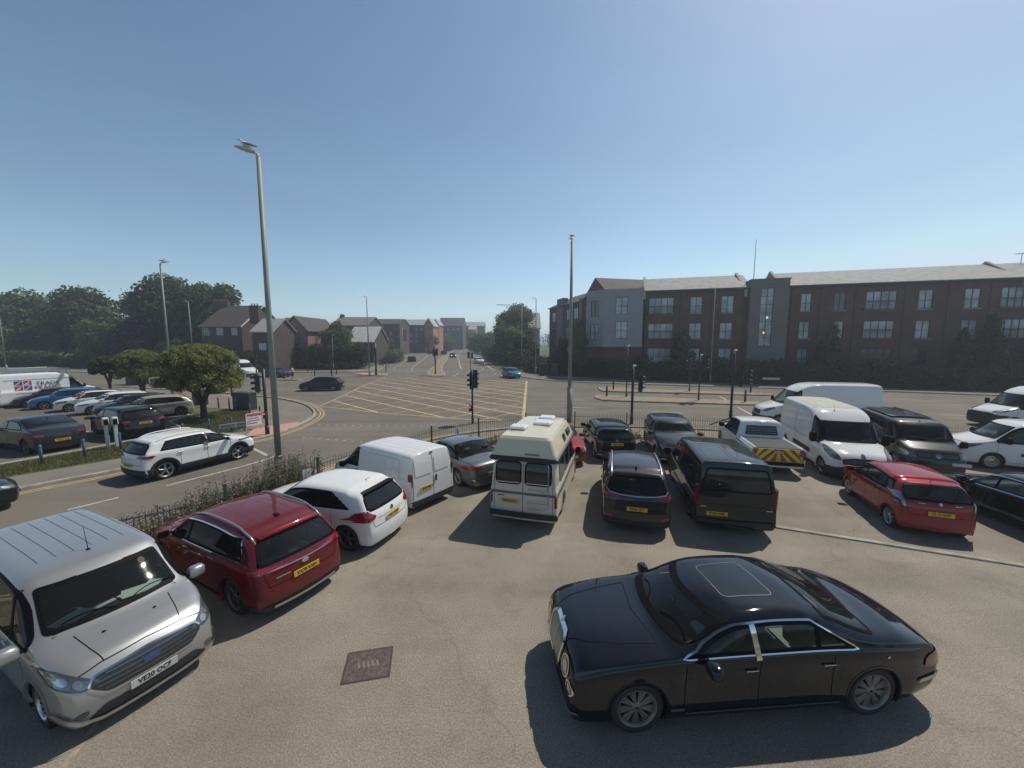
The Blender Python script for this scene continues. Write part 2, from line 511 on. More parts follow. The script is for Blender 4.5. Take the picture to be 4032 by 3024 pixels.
class Body:
    def __init__(b, T, L, W, H, wb, fo, wr, res=0.06, clear=0.2, **ov):
        b.T = dict(TEMPL[T]); b.T.update(ov)
        b.L, b.W, b.H, b.wb, b.wr = L, W / 2, H, wb, wr
        b.xf = wb / 2 + fo; b.xr = b.xf - L
        b.res = res
        X = lambda ks: [(b.xf - s * L, v) for s, v in ks]
        b.top = pchip([(x, v * H) for x, v in X(b.T['top'])])
        b.belt = pchip([(x, v * H) for x, v in X(b.T['belt'])])
        b.plan = pchip(X(b.T['plan']))
        b.nose = pchip([(z * H, d * L) for z, d in b.T['nose']])
        b.tail = pchip([(z * H, d * L) for z, d in b.T['tail']])
        b.z0 = clear
        b.holes = []
        b.make()
    def S(b, s): return b.xf - s * b.L
    def corner(b, x):
        W = b.W * float(b.plan(x)); zt = float(b.top(x)); zb = min(float(b.belt(x)), zt - .03)
        g = zt - zb
        kz = min(b.T['crown'], .45 * g)
        return W * .968 - b.T['tm'] * (g - kz), zt - kz, W, zt, zb, g, kz
    def section(b, x, e=0.0):
        Cy, Cz, W, zt, zb, g, kz = b.corner(x)
        W -= e; Cy -= e; zt -= e; Cz -= e; z0 = b.z0 + e
        if zb > zt - .03: zb = zt - .03
        P = [(0, z0), (W * .5, z0), (W * .86, z0), (W * .93, z0 + .02), (W * .965, z0 + .07)]
        za = z0 + .12
        for k in range(15):
            t = k / 14
            cr_ = .010 * math.exp(-((t - .86) / .08)**2) - .014 * math.exp(-((t - .50) / .22)**2) + .006 * math.exp(-((t - .12) / .10)**2)
            P.append((W * (.970 + .03 * math.sin(math.pi * (.1 + .75 * t)) + cr_), za + (zb - za) * t))
        A = np.array((W * .968, zb + min(.015, .2 * g))); C = np.array((Cy, max(Cz, zb + .02)))
        B = np.array((0.0, zt))
        sd = C - A; l1 = np.linalg.norm(sd); la = min(b.T['rc'], .55 * l1)
        l2 = abs(C[0]); lb = min(b.T['rc'] * 1.6, .4 * l2)
        P1 = C - sd / max(l1, 1e-6) * la
        topz = lambda y: zt - (zt - C[1]) * (y / max(C[0], 1e-6))**2
        P2 = np.array((C[0] - lb, topz(C[0] - lb)))
        for k in range(6):
            q = A + (P1 - A) * k / 5; P.append((q[0], q[1]))
        for k in range(1, 6):
            t = k / 6; q = (1 - t)**2 * P1 + 2 * t * (1 - t) * C + t * t * P2; P.append((q[0], q[1]))
        for k in range(8):
            y = P2[0] * (1 - k / 7); P.append((y, topz(y)))
        return P
    def warp(b, v):
        x, y, z = v
        Lw = min(1.3, .24 * b.L)
        yy = min(1.0, abs(y) / b.W)
        if x > b.xf - Lw:
            t = (x - (b.xf - Lw)) / Lw; w = t * t * (3 - 2 * t)
            x -= w * (float(b.nose(z)) + b.T['bf'] * yy**2.4)
        if x < b.xr + Lw:
            t = ((b.xr + Lw) - x) / Lw; w = t * t * (3 - 2 * t)
            x += w * (float(b.tail(z)) + b.T['br'] * yy**2.4)
        cx = b.S((b.T['cowl'] + b.T['roof']) / 2); hw = .85
        dx = (v[0] - cx) / hw
        if abs(dx) < 1:
            zb = float(b.belt(v[0]))
            g = max(0.0, min(1.0, (z - zb) / .15))
            x -= b.T['ws'] * (1 - dx * dx)**2 * yy**2 * g * 1.6
        if 'rgs' in b.T:
            cx = b.S(sum(b.T['rgs']) / 2); dx = (v[0] - cx) / .8
            if abs(dx) < 1:
                zb = float(b.belt(v[0])); g = max(0.0, min(1.0, (z - zb) / .15))
                x += .12 * (1 - dx * dx)**2 * yy**2 * g * 1.5
        return (x, y, z)
    def make(b):
        r = .09
        ds = [0, .006, .02, .045, .09]
        xs = [b.xr + d for d in ds]
        n = int((b.L - .18) / b.res)
        xs += list(np.linspace(b.xr + .09, b.xf - .09, n + 1)[1:-1])
        xs += [b.xf - d for d in reversed(ds)]
        V, F = [], []
        rows = []
        for x in xs:
            d = min(x - b.xr, b.xf - x)
            e = r - math.sqrt(max(0, r * r - (r - d)**2)) if d < r else 0
            rr = r if b.T['br'] > .05 or x > 0 else .05
            e *= .6 * rr / r
            P = b.section(x, e)
            ring = P + [(-y, z) for (y, z) in reversed(P[1:-1])]
            rows.append(len(V))
            V += [b.warp((x, y, z)) for (y, z) in ring]
        N = len(ring); h = len(P)
        for i in range(len(xs) - 1):
            for k in range(N):
                k2 = (k + 1) % N
                F.append((rows[i] + k, rows[i + 1] + k, rows[i + 1] + k2, rows[i] + k2))
        for end in (0, -1):           # rounded end caps
            x = xs[end]; P = b.section(x, .6 * r if (b.T['br'] > .05 or end) else .03); m = 12
            base = rows[end]; grid = []
            for k in range(h):
                y, z = P[k]; row = []
                for j in range(m + 1):
                    if k in (0, h - 1): row.append(base + k); continue
                    if j == 0: row.append(base + k)
                    elif j == m: row.append(base + (N - k))
                    else:
                        yy = y * (1 - 2 * j / m)
                        row.append(len(V)); V.append(b.warp((x, yy, z)))
                grid.append(row)
            for k in range(h - 1):
                for j in range(m):
                    q = [grid[k][j], grid[k][j + 1], grid[k + 1][j + 1], grid[k + 1][j]]
                    q2 = []
                    for i in q:
                        if i not in q2: q2.append(i)
                    if len(q2) > 2: F.append(tuple(q2) if end == -1 else tuple(reversed(q2)))
        F = [tuple(reversed(f)) for f in F]
        b.V, b.F = V, F
        b.bvh = BVHTree.FromPolygons(V, F)
    def hit(b, ax, p, off):
        d = AX[ax]
        if ax in 'LR': o = Vector((p[0], -d.y * 3, p[1]))
        elif ax in 'FB': o = Vector((-d.x * 8, p[0], p[1]))
        else: o = Vector((p[0], p[1], 5))
        loc, nor, i, dist = b.bvh.ray_cast(o, d)
        if loc is None:
            q = Vector((p[0], -d.y * b.W, p[1])) if ax in 'LR' else (Vector(((b.xf if d.x < 0 else b.xr), p[0], p[1])) if ax in 'FB' else Vector((p[0], p[1], b.H)))
            loc, nor, i, dist = b.bvh.find_nearest(q)
        if nor.dot(d) > 0: nor = -nor
        nn = (nor - d * .6).normalized()
        return loc + nn * off
    def patch(b, ax, poly, off, res=None):
        res = res or max(.05, b.res)
        bd = resample(poly, res)
        xs = [p[0] for p in bd]; ys = [p[1] for p in bd]
        pin = inset(bd, res * .45)
        pts = list(bd)
        for x in np.arange(min(xs) + res * .5, max(xs), res):
            for y in np.arange(min(ys) + res * .5, max(ys), res):
                if inside((x, y), pin): pts.append((x, y))
        if area(bd) < 0: bd_idx = list(range(len(bd)))[::-1]
        else: bd_idx = list(range(len(bd)))
        try:
            vo, eo, fo, *_ = delaunay_2d_cdt([Vector(p) for p in pts], [], [bd_idx], 1, 1e-5)
        except Exception:
            return [], []
        V = [b.hit(ax, (p[0], p[1]), off) for p in vo]
        F = [tuple(f) for f in fo]
        if F:       # face outward
            d = AX[ax]; s = 0
            for f in F[:12]:
                n = (V[f[1]] - V[f[0]]).cross(V[f[2]] - V[f[0]]); s += n.dot(d)
            if s > 0: F = [tuple(reversed(f)) for f in F]
        return V, F
    def ring(b, ax, poly, w_in, w_out, off, res=None):
        bd = resample(poly, res or max(.04, b.res))
        A = inset(bd, w_in); O = inset(bd, -w_out)
        n = len(bd)
        V = [b.hit(ax, p, off) for p in A] + [b.hit(ax, p, off) for p in O]
        F = [(i, (i + 1) % n, n + (i + 1) % n, n + i) for i in range(n)]
        return V, F
    def strip(b, ax, line, w, off, res=None):
        ln = resample(line, res or max(.05, b.res), closed=False)
        V, F = [], []
        for i, p in enumerate(ln):
            a = np.array(ln[max(i - 1, 0)]); c = np.array(ln[min(i + 1, len(ln) - 1)])
            t = c - a; t = t / max(1e-9, np.linalg.norm(t)); n = np.array((-t[1], t[0])) * w / 2
            V.append(b.hit(ax, tuple(np.array(p) + n), off)); V.append(b.hit(ax, tuple(np.array(p) - n), off))
        for i in range(len(ln) - 1):
            F.append((2 * i, 2 * i + 1, 2 * i + 3, 2 * i + 2))
        return V, F
    def body_mesh(b, parent, m, name='body'):
        V = [Vector(v) for v in b.V]; F = b.F
        kill = set()
        ra = b.wr + b.T.get('gap', .045)
        wheels = [(b.wb / 2, b.wr), (-b.wb / 2, b.wr)]
        for i, f in enumerate(F):
            c = sum((V[k] for k in f), Vector()) / len(f)
            if abs(c.y) > .55 * b.W:
                for (wx, wz) in wheels:
                    if (c.x - wx)**2 + (c.z - wz)**2 < ra * ra: kill.add(i)
            for (ax, poly) in b.holes:
                n = (V[f[1]] - V[f[0]]).cross(V[f[2]] - V[f[0]])
                if n.length > 0: n.normalize()
                if -n.dot(AX[ax]) < .12: continue
                if ax in 'LR':
                    if (c.y > 0) != (ax == 'L'): continue
                    p = (c.x, c.z)
                elif ax in 'FB':
                    if (c.x > (b.xf + b.xr) / 2) != (ax == 'F'): continue
                    p = (c.y, c.z)
                else: p = (c.x, c.y)
                if inside(p, poly): kill.add(i)
        ku = set(k for i in kill for k in F[i]); kk = set(k for i, f in enumerate(F) if i not in kill for k in f)
        for k in ku & kk:
            v = V[k]
            if abs(v.y) > .5 * b.W and v.z < b.wr + ra + .1:
                for (wx, wz) in wheels:
                    dx, dz = v.x - wx, v.z - wz; d = math.hypot(dx, dz)
                    if abs(d - ra) < .09 and d > 1e-3:
                        v.x = wx + dx / d * ra; v.z = wz + dz / d * ra
        mb = MB()
        mb.add(V, [f for i, f in enumerate(F) if i not in kill])
        # arch lips
        if not b.T.get('clad'):
            for (wx, wz) in wheels:
                for sd in ('L', 'R'):
                    v, f = b.arch(wx, wz, ra, .035, .010, sd); mb.add(v, f)
        o = mb.build(name, m, parent, smooth=True)
        return o
    def arch(b, wx, wz, ra, w, off, sd, dep=.05):
        V, F = [], []
        n = 26
        sg = 1 if sd == 'L' else -1
        for k in range(n + 1):
            a0 = math.asin(max(-.9, (b.z0 - wz) / ra)); a = a0 + (math.pi - 2 * a0) * k / n
            pi_ = (wx + math.cos(a) * (ra - .012), wz + math.sin(a) * (ra - .012)); po = (wx + math.cos(a) * (ra + w), wz + math.sin(a) * (ra + w))
            if pi_[1] < b.z0: pi_ = (pi_[0], b.z0)
            if po[1] < b.z0: po = (po[0], b.z0)
            h1 = b.hit(sd, pi_, off); h2 = b.hit(sd, po, off * .4)
            V += [h1 - Vector((0, sg * dep, 0)), h1, h2]
        for k in range(n):
            for j in range(2):
                q = (3 * k + j, 3 * k + 3 + j, 3 * k + 4 + j, 3 * k + 1 + j)
                F.append(q if sd == 'L' else tuple(reversed(q)))
        return V, F
# ---------------------------------------------------------------- vehicle assembly
def wheel_mesh(wr, w, rimr, style, n):
    """tyre (local axis Y, outside at +Y) and rim"""
    t = MB()
    t.lathe([(rimr - .01, -w / 2 + .02), (wr - .06, -w / 2), (wr - .02, -w / 2 + .02), (wr, -w / 2 + .05), (wr, w / 2 - .05), (wr - .02, w / 2 - .02), (wr - .055, w / 2), (rimr + .005, w / 2 - .005), (rimr - .01, w / 2 - .03)], axis='Y', n=28)
    r = MB()
    r.lathe([(rimr, w / 2 - .004), (rimr - .018, w / 2 - .006), (rimr - .03, w / 2 - .05), (rimr - .035, -w / 2 + .02)], axis='Y', n=28)
    r.mi(1).lathe([(rimr - .03, w / 2 - .10), (0.001, w / 2 - .10)], axis='Y', n=20)
    r.mi(0)
    yf = w / 2 - .022
    if style == 'steel':
        r.lathe([(rimr - .03, yf - .02), (rimr * .72, yf - .008), (rimr * .5, yf - .03), (rimr * .28, yf - .01), (.03, yf), (.001, yf)], axis='Y', n=24)
        for k in range(10):
            a = 2 * math.pi * k / 10
            r.mi(1).blob((math.cos(a) * rimr * .62, yf - .008, math.sin(a) * rimr * .62), (.018, .006, .018), 6, 4)
        r.mi(0)
    else:
        r.lathe([(.075, yf - .012), (.07, yf), (.03, yf + .004), (.001, yf + .004)], axis='Y', n=14)
        for k in range(n):
            a0 = 2 * math.pi * k / n
            arms = [0] if style == 'single' else ([-.11, .11] if style == 'twin' else [-.16, 0, .16])
            for da in arms:
                a = a0 + da
                a1 = a0 + da * (.35 if style == 'twin' else .5)
                p0 = Vector((math.cos(a1) * .05, yf - .006, math.sin(a1) * .05)); p1 = Vector((math.cos(a) * (rimr - .012), yf - .012, math.sin(a) * (rimr - .012)))
                tt = (p1 - p0).normalized(); nn = Vector((-tt.z, 0, tt.x))
                w0, w1 = (.028, .016) if style == 'single' else ((.02, .011) if style == 'twin' else (.012, .008))
                if style == 'single' and n <= 6: w0, w1 = .04, .028
                vs = []
                for (p, ww) in ((p0, w0), (p1, w1)):
                    vs += [p + nn * ww, p - nn * ww, p - nn * ww * .8 - Vector((0, .04, 0)), p + nn * ww * .8 - Vector((0, .04, 0))]
                r.add(vs, [(0, 1, 5, 4), (1, 2, 6, 5), (3, 0, 4, 7)])
        r.mi(1).blob((0, yf + .002, 0), (.024, .008, .024), 8, 4).mi(0)
    return t, r

def plate(b, parent, end, y, z, txt, yellow=None, w=.52, h=.111, off=.006, zfix=None):
    ax = 'F' if end == 'F' else 'B'
    hs = [b.hit(ax, (y + dy, z + dz), off) for dy in (-w / 2, 0, w / 2) for dz in (-h / 2, h / 2)]
    x = max(p.x for p in hs) if end == 'F' else min(p.x for p in hs)
    sg = 1 if end == 'F' else -1
    yel = (end == 'B') if yellow is None else yellow
    mb = MB(); mb.box((0, 0, 0), (.012, w, h), bev=.003)
    o = mb.build('number_plate', M_YEL if yel else M_WHP, parent)
    o.location = (x + sg * .008, y, z)
    if txt:
        M = Matrix(((0, 0, sg, sg * .0075), (sg, 0, 0, 0), (0, 1, 0, 0), (0, 0, 0, 1)))
        place_text(txt, .098, M, M_INK, 'registration', o, bold=.0025, sx=.86)
    return o

def mirror_mesh(c, sg, sz=(.10, .11, .085), mats=None):
    mb = MB()
    mb.blob((0, 0, 0), (1, 1, 1), 16, 10)
    mb.v = [tuple(c[i] + sz[i] * p[i] / (sum(abs(q)**3.6 for q in p))**(1 / 3.6) * .93 for i in range(3)) for p in mb.v]
    mb.v = [(max(p[0], c[0] - sz[0] * .45), p[1], p[2]) for p in mb.v]
    return mb

def vehicle(name, label, cat, pos, hd, T, L, W, H, wb, fo, wr, pm, group=None, hero=False, res=None, glassm=None, rim='twin', rn=5, rimm=None,
            sg=None, pillars=(), screen=True, rearglass=None, heads=None, tails=None, grilles=(), plates=(), clad=False, lower=None, rails=None, antenna=None,
            seams=(), handles=(), mirrors=None, badge=None, extras=None, interior=None, roofpm=None, rim_r=None, chrome_sg=False, clear=.2, wiperB=False, over=None, lampm=None, spoiler=False, driver=None):
    rt = thing(name, label, cat, (pos[0], pos[1], 0), R(hd), group)
    far = res is not None and res >= .1
    ov = dict(over or {})
    if clad: ov['clad'] = True
    b = Body(T, L, W, H, wb, fo, wr, res or (.045 if hero else .07), clear, **ov)
    g = glassm or (GLASS if hero else M_DG)
    S = b.S
    wout = []
    # ---- windows
    sgp = sg or b.T['sg']
    side_polys = []
    if sgp:
        xa, xb, xbt = S(sgp[0]), S(sgp[1]), S(sgp[2])
        zl = lambda x: float(b.belt(x)) + .035
        def zu(x):
            c = b.corner(x); return c[1] - .075 - .045 * max(0.0, min(1.0, (x - S(b.T['roof'])) / .3))
        bot = [(x, zl(x)) for x in np.linspace(xa, xb, 14)]
        topl = [(x, zu(x)) for x in np.linspace(xbt, xa + .02, 22)]
        topl = [(x, z) for (x, z) in topl if z > zl(x) + .03]
        P = smoothpoly(bot + topl, .05, 2) if far else bot + topl
        side_polys.append(P)
    wsP = None
    if screen:
        z0 = float(b.top(S(b.T['cowl']))) + .035; z1 = float(b.top(S(b.T['roof']))) - .045
        xs = np.linspace(S(b.T['cowl']), S(b.T['roof']), 60); tz = np.array([float(b.top(x)) for x in xs])
        pr = []
        for z in np.linspace(z0, z1, 8):
            x = xs[int(np.argmin(abs(tz - z)))]; c = b.corner(x)
            pr.append((min(c[0] - (.13 if T in ('van', 'bigvan') else .10), c[2] * .80), z - .02))
        wsP = smoothpoly([(y, z) for (y, z) in pr] + [(-y, z) for (y, z) in reversed(pr)], .07, 3)
    rgP = None
    if rearglass is not None: rg = rearglass
    elif 'rgs' in b.T: rg = 'saloon'
    else: rg = b.T.get('rg')
    rgax = 'B'
    if rg == 'saloon':
        rgax = 'T'
        pr = []
        for x in np.linspace(S(b.T['rgs'][1]) , S(b.T['rgs'][0]) - .03, 8):
            c = b.corner(x); pr.append((x + .10, c[0] - .055))
        rgP = smoothpoly([(x, y) for (x, y) in pr] + [(x, -y) for (x, y) in reversed(pr)], .10, 3)
    elif isinstance(rg, tuple) and len(rg) == 3:
        zlo, zhi, wf = rg[0] * H, rg[1] * H, rg[2]
        rgP = smoothpoly([(W / 2 * wf, zlo), (W / 2 * wf * .84, zhi), (-W / 2 * wf * .84, zhi), (-W / 2 * wf, zlo)], .09, 3)
    if hero and interior is not None:
        for P in side_polys: b.holes += [('L', P), ('R', P)]
        if wsP: b.holes.append(('F', wsP))
        if rgP: b.holes.append((rgax, rgP))
    body = b.body_mesh(rt, pm)
    def pch(nm, ax, poly, m, off, parent=rt, smooth=True, res_=None):
        v, f = b.patch(ax, poly, off, res_)
        if f: return mesh_obj(nm, v, f, m, parent, smooth)
    chm = M_CHR if chrome_sg else M_RUB
    for P in side_polys:
        for sd in 'LR':
            o = pch('side_window', sd, P, g, .004)
            if o is None: continue
            v, f = b.ring(sd, P, .030, .012, .008); mesh_obj('window_seal', v, f, M_RUB, o, True)
            if chrome_sg:
                v, f = b.ring(sd, P, -.008, .026, .011); mesh_obj('window_trim', v, f, M_CHR, o, True)
            for px in pillars:
                x = S(px); zb_ = float(b.belt(x)) + .02; zt_ = b.corner(x - .03)[1] - .06
                v, f = b.strip(sd, [(x, zb_), (x - .03, zt_)], .07, .010); mesh_obj('door_pillar', v, f, M_RUB, o, True)
    if wsP:
        o = pch('windscreen', 'F', wsP, g, .004)
        if o:
            v, f = b.ring('F', wsP, .035, .008, .007); mesh_obj('windscreen_seal', v, f, M_RUB, o, True)
            if not far:
                mb = MB()
                zc = min(p[1] for p in wsP)
                for y0 in (.38 * W, -.02 * W):
                    pts = [b.hit('F', (y0 - t * .62, zc + .02 + .06 * math.sin(t * 3.1)), .02) for t in np.linspace(0, .85, 8)]
                    mb.tube(pts, .008, 5)
                mb.build('wiper', M_RUB, o)
    if rgP:
        o = pch('rear_window', rgax, rgP, g, .004)
        if o:
            v, f = b.ring(rgax, rgP, .035, .010, .007); mesh_obj('window_seal', v, f, M_RUB, o, True)
            if wiperB and rgax == 'B':
                mb = MB(); zc = min(p[1] for p in rgP)
                mb.tube([b.hit('B', (.0 + .30 * t, zc + .01 + .05 * t), .02) for t in np.linspace(-.3, 1, 6)], .009, 5).build('wiper', M_RUB, o)
    # ---- lower cladding / bumpers
    if lower:
        mb = MB()
        for sd in 'LR':
            P = [(b.wb / 2 - wr - .1, b.z0 + .0), (b.wb / 2 - wr - .1, b.z0 + lower), (-b.wb / 2 + wr + .1, b.z0 + lower), (-b.wb / 2 + wr + .1, b.z0)]
            v, f = b.patch(sd, P, .010); mb.add(v, f)
        mb.build('sill', M_CLAD, rt, True)
        for ax in 'FB':
            P = rrect(-W / 2 * .97, b.z0, W / 2 * .97, b.z0 + lower + .05, .03)
            pch('bumper', ax, P, M_CLAD, .012)
    if clad:
        for wx in (wb / 2, -wb / 2):
            for sd in 'LR':
                v, f = b.arch(wx, wr, wr + b.T.get('gap', .045), .085, .022, sd); mesh_obj('wheel_arch', v, f, M_CLAD, rt, True)
    # ---- lights, grilles
    def mirrorp(P): return [(-y, z) for (y, z) in reversed(P)]
    lm = lampm or M_LAMP
    for (ax, P) in (heads or []):
        for Q in ([P, mirrorp(P)] if ax in 'FB' else [P]):
            for sd in ([ax] if ax in 'FB' else ['L', 'R']):
                o = pch('headlight', sd, Q, lm, .006, res_=.03)
                if o and not far:
                    v, f = b.ring(sd, Q, .012, .006, .009, .03); mesh_obj('lamp_surround', v, f, M_LAMPD, o, True)
                if o and not far and ax == 'F':
                    ys = [p[0] for p in Q]; zs = [p[1] for p in Q]; cy, cz = sum(ys) / len(ys), sum(zs) / len(zs)
                    for dy in ((-.30, .22) if max(ys) - min(ys) > .26 else (0,)):
                        yy = cy + dy * (max(ys) - min(ys)) * .5; cand = [z for z in np.linspace(min(zs), max(zs), 21) if inside((yy, z), Q)]
                        if not cand: continue
                        r_ = min(.042, (cand[-1] - cand[0]) * .40)
                        v, f = b.patch('F', ell(yy, (cand[0] + cand[-1]) / 2, r_, r_, 12), .012, .03)
                        if f: mesh_obj('lamp_reflector', v, f, M_PROJ, o, True)
    for (ax, P, *tm_) in (tails or []):
        if ax == 'X':
            z0_, z1_ = P[:2]
            for sg_ in (1, -1):
                h = b.hit('L' if sg_ > 0 else 'R', (b.xr + .10, (z0_ + z1_) / 2), 0)
                m_ = MB(); m_.box((b.xr + .10, h.y - sg_ * .045, (z0_ + z1_) / 2), (.16, .10, z1_ - z0_), bev=.035)
                m_.build('tail_light', P[2] if len(P) > 2 else M_RED, rt, True)
            continue
        for sd in ([ax] if ax in 'FB' else ['L', 'R']):
            for Q in ([P, mirrorp(P)] if ax in 'FB' else [P]):
                pch('tail_light', sd, Q, tm_[0] if tm_ else M_RED, .015, res_=.03)
    for gr in grilles:
        P, m = gr[0], gr[1]
        o = pch('grille', 'F', P, m, .007)
        if o and len(gr) > 2:
            v, f = b.ring('F', P, .004, .018, .014, .04); mesh_obj('grille_surround', v, f, gr[2], o, True)
            ys = [p[0] for p in P]; zs = [p[1] for p in P]
            mb = MB()
            for k in range(1, gr[3] + 1):
                z = min(zs) + (max(zs) - min(zs)) * k / (gr[3] + 1)
                row = [y for y in np.linspace(min(ys), max(ys), 40) if inside((y, z), inset(P, .02))]
                if len(row) > 2:
                    v, f = b.strip('F', [(row[0], z), (0, z), (row[-1], z)], .014, .015); mb.add(v, f)
            if mb.f: mb.build('grille_bar', gr[4] if len(gr) > 4 else M_ALU, o)
    for pl in plates: plate(b, rt, *pl)
    # ---- seams
    if seams and not far:
        mb = MB()
        for (ax, ln, w) in seams:
            for sd in (['L', 'R'] if ax == 'S' else [ax]):
                v, f = b.strip(sd, ln, w, .0025); mb.add(v, f)
        mb.build('panel_gap', M_RUB, body, True)
    for (x, z, m) in handles:
        for sd, sg_ in (('L', 1), ('R', -1)):
            h = b.hit(sd, (x, z), .012)
            mb = MB(); mb.box(h + Vector((0, sg_ * .012, 0)), (.19, .028, .034), bev=.012)
            mb.build('door_handle', m or pm, rt, True)
    if mirrors:
        mx, mz, mm = mirrors[:3]; ms = mirrors[3] if len(mirrors) > 3 else (.11, .12, .085)
        for sd, sg_ in (('L', 1), ('R', -1)):
            h = b.hit(sd, (mx, mz), 0)
            c = (h.x + .02, h.y + sg_ * (ms[1] + .035), h.z + ms[2] * .45)
            mb = mirror_mesh(c, sg_, ms)
            o = mb.build('wing_mirror', mm, rt, True)
            q = MB(); q.box(((h.x + c[0]) / 2, (h.y + c[1]) / 2 - sg_ * .02, h.z + .02), (.07, abs(c[1] - h.y), .04), bev=.012)
            q.box((c[0] - ms[0] * .46, c[1], c[2]), (.006, ms[1] * 1.5, ms[2] * 1.4)); q.build('mirror_arm', M_RUB, o)
    if rails:
        s0, s1, rm = rails
        for sg_ in (1, -1):
            pts = []
            N = 14
            for k in range(N + 1):
                x = S(s0 + (s1 - s0) * k / N); c = b.corner(x)
                lift = .045 * min(1, 3.2 * min(k, N - k) / N)
                h = b.hit('T', (x, sg_ * (c[0] - .10)), 0)
                pts.append((h.x, h.y, h.z + lift + .005))
            mb = MB(); mb.tube(pts, [.012] + [.020] * (N - 1) + [.012], 8); mb.build('roof_rail', rm, rt, True)
    if antenna:
        x, y, l, kind = antenna
        h = b.hit('T', (x, y), 0)
        mb = MB()
        if kind == 'whip':
            mb.blob((h.x, h.y, h.z), (.03, .03, .02), 8, 5); mb.tube([h, h + Vector((-.25 * l, 0, l))], [.006, .003], 5)
        else:
            mb.add([(h.x + .08, h.y, h.z - .01), (h.x - .05, h.y + .025, h.z - .01), (h.x - .05, h.y - .025, h.z - .01), (h.x - .055, h.y, h.z + .07)], [(0, 1, 3), (2, 0, 3), (1, 2, 3)])
        mb.build('aerial', M_RUB, rt, kind == 'whip')
    if badge:
        for (end, y, z, ry, rz_, m) in badge:
            pch('badge', end, ell(y, z, ry, rz_, 16), m, .018, res_=.03)
    if spoiler:
        mb = MB()
        zt = spoiler
        pts = []
        n = 12; xs_ = []
        for k in range(n + 1):
            y = W / 2 * .66 * (1 - 2 * k / n)
            h = b.hit('T', (b.xr + (.17 * L * .68) + .10 * (y / (W / 2))**2, y), 0)
            pts.append(h)
        V = []
        for h in pts: V += [(h.x + .12, h.y, h.z + .012), (h.x - .14, h.y * .98, h.z - .005), (h.x - .13, h.y * .98, h.z - .05), (h.x + .02, h.y, h.z - .04)]
        F = []
        for k in range(n):
            for j in range(3): F.append((4 * k + j, 4 * k + 4 + j, 4 * k + 5 + j, 4 * k + 1 + j))
        mb.add(V, F); mb.build('spoiler', zt, rt, True)
    # ---- wheels
    rr_ = rim_r or wr * .70
    t, r = wheel_mesh(wr, .21, rr_, rim, rn)
    tm = None
    for k, (x, sg_) in enumerate(((wb / 2, 1), (wb / 2, -1), (-wb / 2, 1), (-wb / 2, -1))):
        if tm is None:
            w = t.build('wheel', M_TYRE, rt, True); q = r.build('rim', [rimm or M_RIM, M_WEL], w, True); tm, rm_ = w.data, q.data
        else:
            w = link(bpy.data.objects.new('wheel', tm), rt); q = link(bpy.data.objects.new('rim', rm_), w)
        w.location = (x, sg_ * (W / 2 * float(b.plan(x)) - .155), wr)
        w.rotation_euler = (0, R(17 * k + 8), 0 if sg_ > 0 else math.pi)
        if sg_ < 0: w.rotation_euler = (0, R(17 * k), math.pi)
    mb = MB()
    ra = wr + b.T.get('gap', .045) + .004
    for x in (wb / 2, -wb / 2):
        for sg_ in (1, -1):
            n = 14; vs = []; y1 = sg_ * (W / 2 * .955); y0 = sg_ * (W / 2 - .42)
            for k in range(n + 1):
                a = R(-25 + 230 * k / n)
                z = max(.12, wr + ra * math.sin(a))
                vs += [(x + ra * math.cos(a), y1, z), (x + ra * math.cos(a), y0, z)]
            mb.add(vs, [(2 * k, 2 * k + 1, 2 * k + 3, 2 * k + 2) for k in range(n)] + [tuple(2 * k + 1 for k in range(n + 1))])
    mb.box((0, 0, b.z0 + .01), (b.L - .5, W * .7, .06))
    mb.build('underbody', M_WEL, rt)
    # ---- interior
    if hero and interior is not None:
        im, rows = interior
        zb = float(b.belt(0)); mb = MB(); zd = float(b.top(S(b.T['cowl']))) - .01
        x0, x1 = S(.80 if 'rgs' in b.T else .92), S(b.T['cowl'] + .02)
        if T in ('van', 'bigvan'): x0 = S(.42)
        mb.mi(1).box(((x0 + x1) / 2, 0, zb - .42), (x1 - x0, W * .86, .02))
        mb.box((x1 - .20, 0, (zb - .2 + zd) / 2), (.52, W * .80, zd - zb + .2), bev=.06)      # dashboard
        mb.box((x1 - .40, 0, zb - .05), (.10, W * .80, .09), bev=.03)
        for sy in (-1, 1):        # dark door inners
            mb.box(((x0 + x1) / 2, sy * W * .43, zb - .22), (x1 - x0, .03, .44))
        if T in ('van', 'bigvan'):
            mb.box((x0, 0, zb + .1), (.03, W * .86, H - zb + .25))
        mb.mi(0)
        for xr_ in rows:
            for sy in (.22 * W, -.22 * W):
                mb.box((xr_, sy, zb - .30), (.52, .50, .20), bev=.06)
                mb.box((xr_ - .27, sy, zb - .02), (.15, .50, .58), ry=R(-14), bev=.06)
                mb.box((xr_ - .34, sy, zb + (.30 if H < 1.56 else .34)), (.10, .27, .15), ry=R(-10), bev=.04)
        mb.mi(1)
        sw = x1 - .52
        yd = -.22 * W
        mb.tube([(sw + .10 * math.cos(a) * .35, yd + .18 * math.sin(a), zb + .02 + .17 * math.cos(a)) for a in np.linspace(0, 2 * math.pi, 17)], .014, 5, cap=False)
        mb.build('interior', [im, M_DASH], rt)
    if driver:
        pass
    if extras: extras(rt, b, pch)
    return rt, b
